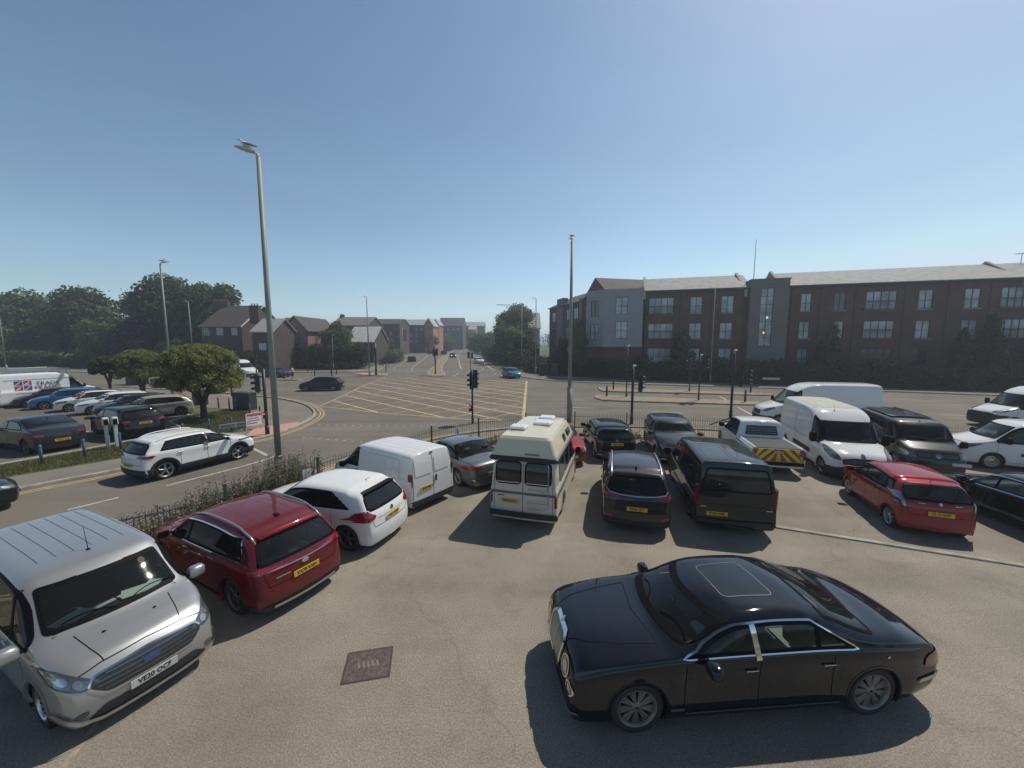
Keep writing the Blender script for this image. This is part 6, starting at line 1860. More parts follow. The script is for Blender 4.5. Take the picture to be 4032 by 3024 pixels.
lamp_post(3.62, 24.2, 11.1, 'lamp post standing behind the red car and campervan at the railings', R(95), .3, collar=2.2, r0=.12)
gull(3.60, 24.36, 11.30, R(120), 'small gull on top of the lamp post behind the campervan', .8)
lamp_post(-32.6, 37.0, 12.2, 'lamp post rising behind the largest round tree, gull on its lamp', R(0), .6)
gull(-32.3, 37.0, 12.38, R(20), 'small gull on the lamp above the round trees', .9)
lamp_post(-21.1, 57.4, 11.4, 'lamp post on the far corner left of the yellow box junction', R(180), .35)
lamp_post(3.7, 60.6, 11.5, 'lamp post in front of the left end of the brick flats', R(180), .5)
lamp_post(-86.0, 66.0, 11.5, 'lamp post at the left edge before the tall trees', R(180), .5)
lamp_post(-59, 72.0, 12.2, 'lamp post standing against the tall dark trees left of the brick pub', R(180), .5)
lamp_post(24.6, 48.0, 11.3, 'slender lamp post directly in front of the first slate roof', R(180), .2, r0=.07)
lamp_post(-47.6, 163, 13.5, 'distant lamp post above the dark brick flats on the left of the far road', R(0), .6)
lamp_post(-5.5, 190, 14.5, 'distant lamp post showing above the trees at the end of the far road', R(180), .6)
lamp_post(-32.2, 70, 6.0, 'short thin lamp column behind the round tree by the far hedge', R(0), .3, r0=.06)
# cantilever gantry
t = thing('gantry_mast', 'slender grey mast with a long level arm above the trees right of the far road', 'mast', (1.8, 72, 0), 0)
m = MB(); m.tube([(0, 0, 0), (0, 0, 11.6)], [.12, .08], 10); m.build('pole', M_GALV, t, True)
m = MB(); m.tube([(0, 0, 11.6), (-4.6, 0, 11.75)], .05, 8); m.tube([(0, 0, 11.2), (-4.6, 0, 11.6)], .02, 6); m.build('arm', M_GALV, t, True)

# ---------------------------------------------------------------- traffic signals
M_SIG = mat('signal_black', (.030, .032, .034), .35)
M_SIGB = mat('signal_pole_black', (.02, .022, .024), .45)
RED_ON = mat('red_signal_lit', (.5, .02, .02), .4, emit=(1, .03, .02, 2.5)); OFFL = mat('signal_lens_dark', (.02, .03, .025), .2)
def signal(x, y, h, label, heads, cam_=False, ped=None, group='traffic signals of the junction', r=.057):
    """heads: list of (dx, dy, z_bottom, facing angle)"""
    t = thing('traffic_light', label, 'traffic light', (x, y, 0), 0, group)
    m = MB(); m.tube([(0, 0, 0), (0, 0, h)], r, 12); m.blob((0, 0, h), (r, r, r * .6), 10, 5); m.tube([(0, 0, 0), (0, 0, .5)], r * 1.35, 12)
    m.build('pole', M_SIGB, t, True)
    for (dx, dy, zb, fa) in heads:
        e = bpy.data.objects.new('signal_head', None)
        m = MB(); m.box((0, 0, .48), (.24, .20, .96), bev=.03); m.box((-.02, 0, .48), (.02, .38, 1.12), bev=.0)
        m.tube([(-.05, 0, .2), (-.05 - .01, 0, .2)], .02, 6)
        for k in range(3):
            zz = .17 + .31 * k
            V, F = [], []
            for j in range(9):
                a = R(-20 + 220 * j / 8)
                V += [(.12, .105 * math.cos(a), zz + .105 * math.sin(a)), (.30, .10 * math.cos(a), zz - .02 + .10 * math.sin(a))]
            F = [(2 * j, 2 * j + 1, 2 * j + 3, 2 * j + 2) for j in range(8)]
            m.add(V, F)
        m.xf(Matrix.Translation((dx, dy, zb)) @ Matrix.Rotation(fa, 4, 'Z'))
        o = m.build('signal_head', M_SIG, t)
        for k, mm in enumerate((OFFL, OFFL, OFFL)):
            q = MB(); q.lathe([(.095, .122), (.06, .135), (.001, .14)], c=(0, 0, .17 + .31 * k), axis='X', n=12); q.xf(Matrix.Translation((dx, dy, zb)) @ Matrix.Rotation(fa, 4, 'Z')); q.build('lens', mm, o, True)
        q = MB(); q.tube([(0, 0, zb + .1), (dx * .8, dy * .8, zb + .1)], .02, 6).tube([(0, 0, zb + .85), (dx * .8, dy * .8, zb + .85)], .02, 6); q.build('bracket', M_SIG, t)
    if ped:
        m = MB(); m.box((ped[0], ped[1], ped[2]), (.16, .16, .36), bev=.02); o = m.build('push_button_box', M_SIG, t)
        m = MB(); m.box((ped[0] - .01, ped[1] - .083, ped[2] + .08), (.09, .006, .09)); m.build('red_lamp', RED_ON, o)
    if cam_:
        m = MB(); m.tube([(0, 0, h), (0, 0, h + .18)], .02, 6); m.blob((.05, -.05, h + .22), (.13, .07, .06), 8, 5); m.build('sensor', mat('sensor_white', (.6, .6, .6), .5), t, True)
    return t
def gp(nm_or_x, y=None): return gnd(nm_or_x, y)
p = gnd(1021, 914.5); signal(p.x, p.y, 3.35, 'traffic light on the near kerb in front of the yellow box, red push-button lamp lit', [(-.05, .16, 2.2, R(150)), (.18, .1, 2.3, R(60))], ped=(-.14, -.02, .95))
p = gnd(1364, 915.6); signal(p.x, p.y, 3.4, 'traffic light at the railings behind the black hatchback, thin camera mast on top', [(.45, -.1, 2.1, R(20))], cam_=True, r=.08); 
p = gnd(1352.7, 860); signal(p.x, p.y, 4.5, 'bare black signal pole on the near traffic island', [], cam_=True)
p = gnd(1508.6, 867.3); signal(p.x, p.y, 3.75, 'traffic light on the near traffic island in front of the flats', [(.42, -.1, 2.7, R(20)), (-.30, -.1, 2.6, R(160))], cam_=True)
p = gnd(1578, 903); signal(p.x, p.y, 4.3, 'traffic light behind the white pickup, heads on its right', [(.42, -.1, 2.2, R(20)), (.95, -.05, 2.35, R(10))], cam_=True, r=.08)
p = gnd(1489, 847.5); signal(p.x, p.y, 3.4, 'traffic light on the far traffic island left of the stair tower', [(-.3, -.1, 2.35, R(200))])
p = gnd(578, 938.6); signal(p.x, p.y, 3.6, 'traffic light partly behind the tallest lamp post, head to its left', [(-.42, .10, 2.35, R(200))], r=.08, ped=(.0, -.1, 1.1))
p = gnd(556, 831.7); signal(p.x, p.y, 4.1, 'traffic light in front of the white van waiting at the far side', [(-.05, -.15, 3.1, R(-90))])
p = gnd(940.6, 809.5); signal(p.x, p.y, 4.3, 'central traffic light on the median island with a rusty base', [(-.1, -.2, 2.9, R(-90)), (.3, -.1, 3.0, R(-60))], cam_=True, r=.10)
p = gnd(909, 808); signal(-7.42, 69, 3.3, 'twin poles of a traffic light at the stop line of the far road', [(-.3, 0, 2.2, R(-90)), (.35, -.1, 2.1, R(-80))])
p = gnd(812.8, 812); signal(p.x, p.y, 4.8, 'stout rusty-based signal pole next to the lamp post on the far corner', [(0, -.2, 3.1, R(-70))], r=.13)
p = gnd(715, 806); signal(p.x, p.y, 2.9, 'slim traffic light right of the dark turning car, before the bushy tree', [(0, -.15, 1.9, R(-80))])
p = gnd(664.6, 803.4); signal(p.x, p.y, 2.9, 'white-topped signal post before the far dark hedge', [(0, -.12, 1.9, R(-120))], r=.05)
p = gnd(431.0, 838); signal(p.x, p.y, 2.2, 'low black signal pole under the edge of the largest round tree', [], r=.08)

# bollards and posts
def bollard(x, y, h, label, group, m, r=.07, bands=False, base=None):
    t = thing('bollard', label, 'bollard', (x, y, 0), random.random() * 6, group)
    q = MB(); q.tube([(0, 0, 0), (0, 0, h - .03), (0, 0, h)], [r, r, r * .6], 10); q.build('post', m, t, True)
    q = MB(); q.tube([(0, 0, h - .13), (0, 0, h - .09)], r * 1.04, 10, cap=False); q.build('band', mat('bollard_reflector', (.35, .36, .36), .4) if bands else m, t, True)
    if base: q = MB(); q.tube([(0, 0, 0), (0, 0, .35)], r * 1.6, 10); q.build('base', base, t, True)
    return t
M_BOLB = mat('bollard_faded_blue', (.07, .14, .19), .6, var=.25, vscale=6)
gB = 'faded blue timber posts round the grass verge'
for (x, y, lab) in ((-19.57, 15.72, 'faded blue post in front of the dark fastback, leftmost on the verge'), (-18.83, 16.68, 'faded blue post between the dark fastback and the charging posts'), (-18.42, 17.86, 'faded blue post just right of the white charging posts'),
        (-17.2, 19.9, 'faded blue post hidden behind the white road car roof'), (-16.83, 21.19, 'faded blue post in front of the round tree trunk'), (-15.88, 21.6, 'faded blue post in front of the blue street sign'),
        (-22.47, 29.39, 'faded blue post on the back edge of the grass, furthest left of the three'), (-21.45, 29.13, 'faded blue post on the back edge of the grass, left of the green cabinet'), (-20.4, 28.3, 'faded blue post in front of the green cabinet, left one'),
        (-18.2, 26.6, 'faded blue post in front of the green cabinet, right one'), (-16.9, 25.7, 'faded blue post just behind the red lettered board'), (-25.2, 30.6, 'faded blue post left of the round tree trunk behind the lot'), (-24.2, 30.3, 'faded blue post beside the round tree trunk behind the lot')):
    bollard(x, y, .84, lab, gB, M_BOLB, .052)
M_BK = mat('bollard_black', (.02, .021, .022), .5)
gK = 'black bollards and sign posts at the crossings'
for (xd, yd, h, lab) in ((486, 840, 1.0, 'black post behind the trunk of the round tree'), (501, 855.6, 1.65, 'tall black bollard with a traffic cone at its foot'), (613.5, 820.6, 1.4, 'black bollard left of the person on the far island'), (680, 812, 1.05, 'short black bollard behind the dark turning car'), (716.5, 811, 1.9, 'tall black post before the bushy tree'),
        (727, 808.5, 1.2, 'black post right of the tall one before the bushy tree'), (771, 799.6, 1.6, 'black post left of the far corner lamp post'), (834, 802, 1.8, 'black post right of the rusty signal pole on the far corner'), (593, 804, 1.1, 'black post by the low brick wall'),
        (1324.7, 843.6, 1.1, 'slim brown bollard at the tip of the far traffic island'), (1310.4, 858.6, 1.1, 'slim brown bollard at the tip of the near traffic island'), (1609, 871.3, 1.15, 'black keep-left bollard at the right end of the near traffic island'), (1621, 850, 1.1, 'black bollard at the right end of the far traffic island'),
        (1155, 788, .9, 'small bollard by the dark hedge at the far road'), (402, 843, 1.1, 'dark post seen between the two round trees'), (349, 838, 1.2, 'dark post left of the second round tree'), (384, 846, 1.0, 'short dark post under the round trees')):
    p = gnd(xd, yd); bollard(p.x, p.y, h, lab, gK, M_BK, .08, True, None)
M_CONE = mat('cone_orange', (.55, .10, .02), .6)
for (xd, yd, lab) in ((507, 856, 'orange and white traffic cone beside the tall black bollard'), (393, 850, 'traffic cone under the second round tree'), (812, 803, 'traffic cone on the far corner by the rusty pole')):
    p = gnd(xd, yd); t = thing('traffic_cone', lab, 'traffic cone', (p.x, p.y, .01), 0, 'traffic cones at the crossings')
    m = MB(); m.box((0, 0, .02), (.38, .38, .04)); m.lathe([(.15, .03), (.03, .72), (.001, .73)], n=12); m.build('cone', M_CONE, t)
    m = MB(); m.lathe([(.112, .28), (.078, .47)], n=12); m.build('band', M_WHP, t)
# green roadside cabinets
M_CAB = mat('cabinet_green', (.028, .045, .040), .55, var=.15, vscale=3)
for (x, y, w, d, h, rz, lab, mm) in ((-20.1, 28.9, 1.75, .65, 1.25, R(-20), 'large dark green roadside cabinet on the grass behind the red lettered board', M_CAB), (-25.3, 31.2, 1.2, .5, 1.2, R(-20), 'dark green roadside cabinet behind the beige car', M_CAB), (-29.3, 38.2, 1.9, .5, .9, R(-20), 'low dark roadside cabinet between the round trees', M_CAB), (-44.6, 46, 2.6, .8, 1.7, R(-15), 'dark skip-like bin beyond the lettered van', M_BK),
        (4.8, 58.1, 1.1, .8, 1.75, R(-30), 'left one of two tall black bins before the hedge', M_BK), (6.4, 57.3, 1.1, .8, 1.75, R(-30), 'right one of two tall black bins before the hedge', M_BK)):
    t = thing('roadside_cabinet', lab, 'cabinet', (x, y, .01), rz, 'roadside cabinets and bins')
    m = MB(); m.box((0, 0, h / 2), (w, d, h), bev=.02); m.build('housing', mm, t)
    m = MB(); m.box((0, 0, h + .02), (w + .06, d + .06, .04), bev=.01); m.build('lid', mm, t)
    m = MB(); m.box((w * .01, -d / 2 - .003, h * .5), (.012, .006, h * .9)).box((w * .12, -d / 2 - .012, h * .55), (.03, .02, .12)); m.build('door_gap', M_RUB, t)
# charging posts
for k, (x, y) in enumerate(((-19.32, 18.15), (-19.03, 18.3))):
    t = thing('charging_post', 'left one of the two white charging posts' if k == 0 else 'right one of the two white charging posts', 'charging post', (x, y, .03), R(60), 'electric car charging posts')
    m = MB(); m.box((0, 0, .55), (.14, .09, 1.1), bev=.02); m.build('column', mat('charger_white', (.55, .56, .55), .5), t)
    m = MB(); m.box((0, 0, 1.28), (.24, .15, .40), bev=.04); m.build('charger_head', mat('charger_white', (.55, .56, .55), .5), t)
    m = MB(); m.box((0, -.08, 1.25), (.16, .02, .26), bev=.005); m.build('screen', M_RUB, t)
# small board sign and street name sign
t = thing('advertising_board', 'white rectangular board with red heading on the grass corner', 'sign', (-15.0, 22.2, 0), R(66), None); t.scale = (.8, 1, .92)
m = MB(); m.box((0, 0, .66), (1.10, .03, .80), bev=.01); m.build('board', mat('board_white', (.72, .70, .68), .5), t)
mr, mg = mat('board_red', (.42, .05, .04), .5), mat('board_grey', (.16, .16, .20), .5)
for s_ in (-.019,):
    m = MB(); x = -.5; rr = random.Random(3)
    while x < .5:
        w = .07 + rr.random() * .03; m.box((x + w / 2, s_, .93 + (.03 if rr.random() > .5 else 0)), (w * .8, .004, .14 + rr.random() * .05)); x += w
    m.build('heading', mr, t)
    m = MB(); x = -.48
    for (z, n_) in ((.74, 9), (.58, 10), (.42, 8)):
        for k in range(n_): m.box((-.42 + k * .09, s_, z), (.07, .004, .07))
    m.build('small_print', mg, t)
m = MB(); m.box((-.55, .03, .15), (.05, .05, .3)).box((.55, .03, .15), (.05, .05, .3)); m.build('leg', M_GALV2, t)
t = thing('street_name_sign', 'long pale blue street name sign on two short timber legs on the grass', 'sign', (-15.55, 21.35, 0), R(52), None); t.scale = (.8, 1, .9)
m = MB(); m.box((0, 0, .50), (1.75, .03, .26), bev=.006); m.build('plate', mat('sign_pale_blue', (.22, .31, .40), .5), t)
m = MB()
for k in range(15):
    if k != 8: m.box((-.72 + k * .102, -.018, .50), (.06, .004, .13))
m.build('lettering', mat('sign_ink', (.05, .07, .10), .5), t)
for x in (-.62, .62):
    m = MB(); m.box((x, .04, .24), (.09, .06, .48)); m.build('leg', mat('weathered_timber', (.24, .21, .14), .8), t)
t = thing('street_name_sign', 'low white street name plate on two legs in front of the right-hand hedge', 'sign', (29.6, 44.2, 0), R(-18), None)
m = MB(); m.box((0, 0, .85), (1.7, .04, .25)); m.build('plate', mat('sign_pale', (.40, .45, .45), .5), t)
for x in (-.7, .7): m = MB(); m.box((x, 0, .37), (.06, .05, .74)); m.build('leg', M_BK, t)
bp_ = at(870, 737, 118)
t = thing('banner', 'tall pink and purple banner on a post beside the far road', 'banner', (bp_.x, 118, 0), 0)
m = MB(); m.tube([(0, 0, 0), (0, 0, 8.9)], .12, 8); m.build('pole', M_GALV2, t, True)
m = MB(); m.box((.6, 0, 6.9), (1.15, .04, 3.5)); m.build('fabric', mat('banner_pink', (.45, .16, .22), .6, col2=(.22, .12, .30), vscale=.4), t)
# ---------------------------------------------------------------- buildings
def brick(name, c1, c2, mortar, sc=4.5):
    m = bpy.data.materials.new(name); nt, b = nodes(m); b.inputs['Roughness'].default_value = .85
    tc = nt.nodes.new('ShaderNodeTexCoord'); mp = nt.nodes.new('ShaderNodeMapping'); mp.inputs['Rotation'].default_value = (R(90), 0, 0)
    nt.links.new(tc.outputs['Object'], mp.inputs[0])
    br = nt.nodes.new('ShaderNodeTexBrick'); br.inputs['Scale'].default_value = sc; br.inputs['Color1'].default_value = (*c1, 1); br.inputs['Color2'].default_value = (*c2, 1); br.inputs['Mortar'].default_value = (*mortar, 1); br.inputs['Mortar Size'].default_value = .012
    nt.links.new(mp.outputs[0], br.inputs['Vector'])
    n = nt.nodes.new('ShaderNodeTexNoise'); n.inputs['Scale'].default_value = .7; n.inputs['Detail'].default_value = 6; nt.links.new(tc.outputs['Object'], n.inputs['Vector'])
    r = nt.nodes.new('ShaderNodeValToRGB'); r.color_ramp.elements[0].position = .3; r.color_ramp.elements[1].position = .7; r.color_ramp.elements[0].color = (.75, .75, .75, 1); r.color_ramp.elements[1].color = (1.15, 1.12, 1.1, 1)
    nt.links.new(n.outputs[0], r.inputs[0])
    mx = nt.nodes.new('ShaderNodeMix'); mx.data_type = 'RGBA'; mx.blend_type = 'MULTIPLY'; mx.inputs['Factor'].default_value = 1
    nt.links.new(br.outputs[0], mx.inputs['A']); nt.links.new(r.outputs[0], mx.inputs['B']); nt.links.new(mx.outputs['Result'], b.inputs['Base Color'])
    return m
def tiles(name, c1, c2, sc=3.2):
    m = bpy.data.materials.new(name); nt, b = nodes(m); b.inputs['Roughness'].default_value = .8
    tc = nt.nodes.new('ShaderNodeTexCoord'); w = nt.nodes.new('ShaderNodeTexWave'); w.bands_direction = 'Z'; w.wave_profile = 'SAW'; w.inputs['Scale'].default_value = sc; w.inputs['Distortion'].default_value = .25; w.inputs['Detail'].default_value = 2
    n = nt.nodes.new('ShaderNodeTexNoise'); n.inputs['Scale'].default_value = 1.6; n.inputs['Detail'].default_value = 8
    nt.links.new(tc.outputs['Object'], w.inputs[0]); nt.links.new(tc.outputs['Object'], n.inputs[0])
    r = nt.nodes.new('ShaderNodeValToRGB'); r.color_ramp.elements[0].color = (*c1, 1); r.color_ramp.elements[1].color = (*c2, 1); r.color_ramp.elements[0].position = .3; r.color_ramp.elements[1].position = .7
    nt.links.new(n.outputs[0], r.inputs[0])
    r2 = nt.nodes.new('ShaderNodeValToRGB'); r2.color_ramp.elements[0].color = (.72, .72, .72, 1); r2.color_ramp.elements[1].position = .35; nt.links.new(w.outputs[0], r2.inputs[0])
    mx = nt.nodes.new('ShaderNodeMix'); mx.data_type = 'RGBA'; mx.blend_type = 'MULTIPLY'; mx.inputs['Factor'].default_value = 1
    nt.links.new(r.outputs[0], mx.inputs['A']); nt.links.new(r2.outputs[0], mx.inputs['B']); nt.links.new(mx.outputs['Result'], b.inputs['Base Color'])
    return m
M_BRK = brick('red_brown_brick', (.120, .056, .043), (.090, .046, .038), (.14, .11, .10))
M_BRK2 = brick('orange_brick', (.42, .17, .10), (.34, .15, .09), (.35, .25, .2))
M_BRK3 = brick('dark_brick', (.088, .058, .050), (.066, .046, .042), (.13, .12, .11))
M_RENDER = mat('blue_grey_render', (.27, .285, .30), .8, var=.06, vscale=.8)
M_RENDER2 = mat('stair_tower_render', (.150, .150, .138), .8, var=.07, vscale=.7)
M_SLATE = tiles('grey_slate', (.25, .25, .24), (.37, .365, .345))
M_SLATED = tiles('dark_brown_tiles', (.055, .046, .042), (.085, .07, .062))
M_ZINC = mat('pale_zinc_roof', (.38, .41, .40), .45, metal=.2)
M_FRAME = mat('window_frame_dark', (.022, .027, .03), .5)
M_FRW = mat('window_frame_white', (.62, .62, .60), .5)
M_PANE = mat('window_pane', (.03, .04, .045), .04, spec=.8)
M_PANEB = mat('window_pane_blind', (.30, .35, .38), .14, spec=.7, var=.4, vscale=.5)
M_WOODW = mat('white_boards', (.55, .55, .52), .6)

def wall_holes(L, z0, z1, holes, depth=.16):
    """vertical wall in the x-z plane (y=0 is the outer face, y>0 inside) with real openings"""
    us = sorted(set([0, L] + [a for h in holes for a in (h[0], h[2])])); zs = sorted(set([z0, z1] + [a for h in holes for a in (h[1], h[3])]))
    V, F, ix = [], [], {}
    def v(x, z, y=0):
        k = (round(x, 4), round(z, 4), y)
        if k not in ix: ix[k] = len(V); V.append((x, y, z))
        return ix[k]
    for i in range(len(us) - 1):
        for j in range(len(zs) - 1):
            cx, cz = (us[i] + us[i + 1]) / 2, (zs[j] + zs[j + 1]) / 2
            if any(h[0] < cx < h[2] and h[1] < cz < h[3] for h in holes): continue
            F.append((v(us[i], zs[j]), v(us[i + 1], zs[j]), v(us[i + 1], zs[j + 1]), v(us[i], zs[j + 1])))
    for (a, b, c, d) in holes:
        for (p, q) in (((a, b), (a, d)), ((a, d), (c, d)), ((c, d), (c, b)), ((c, b), (a, b))):
            F.append((v(*p), v(*q), v(*q, depth), v(*p, depth)))
    return V, F

def window(parent, a, b, c, d, cols, rows=2, fm=None, pm=None, y=.10, bar=.06, split=.45):
    """a,b,c,d: left,bottom,right,top in the wall plane"""
    fm = fm or M_FRAME
    m = MB(); w, h = c - a, d - b
    m.box((a + bar / 2, y, (b + d) / 2), (bar, .07, h)).box((c - bar / 2, y, (b + d) / 2), (bar, .07, h)).box(((a + c) / 2, y, b + bar / 2), (w - 2 * bar, .066, bar)).box(((a + c) / 2, y, d - bar / 2), (w - 2 * bar, .066, bar))
    for k in range(1, cols): m.box((a + w * k / cols, y, (b + d) / 2), (bar * 1.1, .062, h - 2 * bar))
    if rows == 2: m.box(((a + c) / 2, y, b + h * split), (w - 2 * bar, .058, bar * .8))
    if rows > 2:
        for k in range(1, rows): m.box(((a + c) / 2, y, b + h * k / rows), (w - 2 * bar, .058, bar * .8))
    fr_ = m.build('window', fm, parent)
    q = MB(); q.add([(a, y + .02, b), (c, y + .02, b), (c, y + .02, d), (a, y + .02, d)], [(0, 1, 2, 3)]); q.build('pane', pm or (M_PANEB if random.random() < .78 else M_PANE), fr_)
    return fr_

# --- the long brick flats on the right; facade axis u from P0 along DIRF
P0 = Vector((18.6, 55.0, 0)); DIRF = Vector((.956, -.295, 0)).normalized(); NF = Vector((-.295, -.956, 0))
def U(x, y=None, off=0):
    """image pixel -> (u, z) on the facade plane moved off metres towards the road"""
    O = P0 + NF * off
    d = at(x, y if y else 737, 1.0) - Vector((0, 0, CAM_H))
    den = d.x * (-DIRF.y) + DIRF.x * d.y
    t = (O.x * (-DIRF.y) + DIRF.x * O.y) / den
    p = d * t
    u = (p.x - O.x) * DIRF.x + (p.y - O.y) * DIRF.y
    return (u, CAM_H + p.z)
bl = thing('apartment_block', 'long three-storey brown brick flats with slate roof and grey stair tower along the main road', 'building', tuple(P0), math.atan2(DIRF.y, DIRF.x))
E0, E1 = 12.05, 12.05
uR = U(2330)[0]
rows = [(634.5, 668), (687, 716), (740, 770)]
cols_ = [(1395, 1450, 4), (1483, 1511, 2), (1549, 1578, 2), (1719, 1744, 2), (1790, 1817, 2), (1858, 1926, 4), (1970, 2003, 2), (2068, 2104, 2), (2146, 2212, 4)]
def zrow(k): return [(8.85, 11.05), (5.45, 7.55), (2.05, 4.15)][k]
holes, wins = [], []
for (a, c, n) in cols_:
    ua, uc = U(a + 4)[0], U(c + 2)[0]
    for k in range(3):
        z0, z1 = zrow(k); holes.append((ua, z0, uc, z1)); wins.append((ua, z0, uc, z1, n, k))
uT0, uT1 = U(1611)[0], U(1692)[0]
V, F = wall_holes(uR, 0, E0, holes)
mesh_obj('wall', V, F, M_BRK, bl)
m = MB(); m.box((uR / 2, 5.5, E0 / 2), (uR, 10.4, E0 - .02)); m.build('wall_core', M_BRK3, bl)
for (a, b, c, d, n, k) in wins: window(bl, a, b, c, d, n, 2, y=.09)
for (a, c, n) in [c_ for c_ in cols_ if c_[2] == 4]:
    for k in (0, 1):
        z0, z1 = zrow(k); ua, uc = U(a)[0], U(c)[0]
        m = MB(); m.box(((ua + uc) / 2, -.28, z0 + 1.05), (uc - ua + .4, .04, .05)); m.box(((ua + uc) / 2, -.28, z0 + .02), (uc - ua + .4, .5, .05))
        nb = int((uc - ua + .4) / .13)
        for j in range(nb + 1): m.box((ua - .2 + (uc - ua + .4) * j / nb, -.28, z0 + .53), (.018, .018, 1.0))
        m.build('balcony_rail', M_FRAME, bl)
def gable_roof(parent, u0, u1, y0, y1, ze, zr, mt, over=.35, th=.16, name='roof', yr=None):
    yr = (y0 + y1) / 2 if yr is None else yr
    mb = MB()
    for (ya, yb) in ((y0 - over, yr), (y1 + over, yr)):
        k = (zr - ze) / (yr - y0) if ya < yr else (zr - ze) / (y1 - yr)
        za = ze - over * k
        V = [(u0, ya, za), (u1, ya, za), (u1, yb, zr), (u0, yb, zr)]
        V += [(x, y, z + th) for (x, y, z) in V]
        mb.add(V, [(0, 3, 2, 1), (4, 5, 6, 7), (0, 1, 5, 4), (1, 2, 6, 5), (3, 0, 4, 7)])
    return mb.build(name, mt, parent)
for (a, b, c, d, n, k) in wins:
    m = MB(); m.box(((a + c) / 2, -.03, b - .05), (c - a + .24, .14, .09)); m.build('window_sill', mat('coping_stone', (.30, .29, .26), .8, var=.15), bl)
for xd in (1466, 1532, 1703, 1764, 1838, 1944, 2036, 2126):
    m = MB(); m.tube([(U(xd)[0], -.06, .2), (U(xd)[0], -.06, E0 - .3)], .05, 6); m.build('downpipe', M_FRAME, bl)
for z in (5.0, 8.4):
    m = MB(); m.box((uR / 2, -.015, z), (uR, .04, .12)); m.build('string_course', M_BRK3, bl)
zr = U(1900, 583, -5)[1]
gable_roof(bl, U(1388)[0], uT0 + .3, 0, 10.5, E0, zr, M_SLATE)
gable_roof(bl, uT1 - .3, uR, 0, 10.5, E0, zr, M_SLATE)
m = MB(); m.box((uR / 2, -.42, E0 - .16), (uR, .14, .16)); m.box((uR / 2, -.18, E0 - .30), (uR, .36, .10)); m.build('gutter', M_FRAME, bl)
# parapet gables
for u in (U(1389)[0], U(1603)[0], U(1660)[0] + 1.2, U(2195)[0]):
    m = MB(); V = [(u - .16, -.5, E0 - .3), (u - .16, 5.25, zr + .5), (u - .16, 11, E0 - .3), (u + .16, -.5, E0 - .3), (u + .16, 5.25, zr + .5), (u + .16, 11, E0 - .3)]
    V += [(x, y, z - .9) for (x, y, z) in V]
    m.add(V, [(0, 1, 4, 3), (1, 2, 5, 4), (0, 6, 7, 1), (1, 7, 8, 2), (3, 4, 10, 9), (4, 5, 11, 10), (0, 3, 9, 6), (6, 9, 10, 7)])
    m.build('gable_coping', mat('coping_stone', (.30, .29, .26), .8, var=.15), bl)
# stair tower
zt = U(1650, 604, .9)[1]
ws = (U(1637, off=.9)[0], 4.5, U(1665, off=.9)[0], 11.8)
V, F = wall_holes(uT1 - uT0, 2.4, zt, [(ws[0] - uT0, ws[1], ws[2] - uT0, ws[3])])
V = [(x + uT0, y - .9, z) for (x, y, z) in V]
mesh_obj('stair_tower', V, F, M_RENDER2, bl)
m = MB(); m.box(((uT0 + uT1) / 2, 1.2, (2.4 + zt) / 2), (uT1 - uT0 - .01, 3.8, zt - 2.42)).box(((uT0 + uT1) / 2, 1, zt + .05), (uT1 - uT0 + .2, 4.1, .12)); m.build('tower_core', M_RENDER2, bl)
fr_ = window(bl, ws[0], ws[1], ws[2], ws[3], 2, 7, y=-.80)
m = MB(); m.box(((ws[0] + ws[2]) / 2 + .15, -.775, 8.1), (.22, .02, .25)).box(((ws[0] + ws[2]) / 2 - .1, -.775, 6.2), (.2, .02, .25)); m.build('stair_lamp', mat('stair_lamp_glow', (.8, .6, .3), .5, emit=(1, .75, .4, 1.2)), fr_)
# dark patch under tower, blue-grey bay at the left end
uB1, uB0 = U(1389)[0] - .15, U(1303)[0]
zB = U(1340, 624, .5)[1]
bw = [(U(1328)[0], 8.9, U(1354)[0], 11.3), (U(1328)[0], 5.5, U(1354)[0], 7.9)]
V, F = wall_holes(uB1 - uB0, 4.3, zB, [(a - uB0, b, c - uB0, d) for (a, b, c, d) in bw])
mesh_obj('rendered_bay', [(x + uB0, y - .5, z) for (x, y, z) in V], F, M_RENDER, bl)
for (a, b, c, d) in bw: window(bl, a, b, c, d, 2, 2, y=-.42)
# angled end of the bay (curving back)
ang = R(38); Lb = 3.4
sub = bpy.data.objects.new('angled_bay', None)
V, F = wall_holes(Lb, 4.3, zB - .1, [(.9, 8.7, 2.5, 11.0), (.9, 5.3, 2.5, 7.6)])
Mx = Matrix.Translation((uB0, -.5, 0)) @ Matrix.Rotation(math.pi - ang * -1, 4, 'Z')
Mx = Matrix.Translation((uB0 - Lb * math.cos(ang), -.5 + Lb * math.sin(ang), 0)) @ Matrix.Rotation(-ang, 4, 'Z')
ab = mesh_obj('angled_bay', [tuple(Mx @ Vector(p)) for p in V], F, M_RENDER, bl)
for (b, d) in ((8.7, 11.0), (5.3, 7.6)):
    w = window(ab, .9, b, 2.5, d, 2, 2, y=.05)
    w.matrix_local = Mx
m = MB(); m.prism([(uB0 - 2.6, 1.7), (uB0, -.35), (uB1, -.35), (uB1, 8), (uB0 - 2.6, 8)], 4.4, zB + .04); m.build('bay_core', M_RENDER, bl)
m = MB(); m.box(((uB0 + uB1) / 2, 1.4, 2.2), (uB1 - uB0, 2.4, 4.4)); m.build('bay_base', M_BRK, bl)
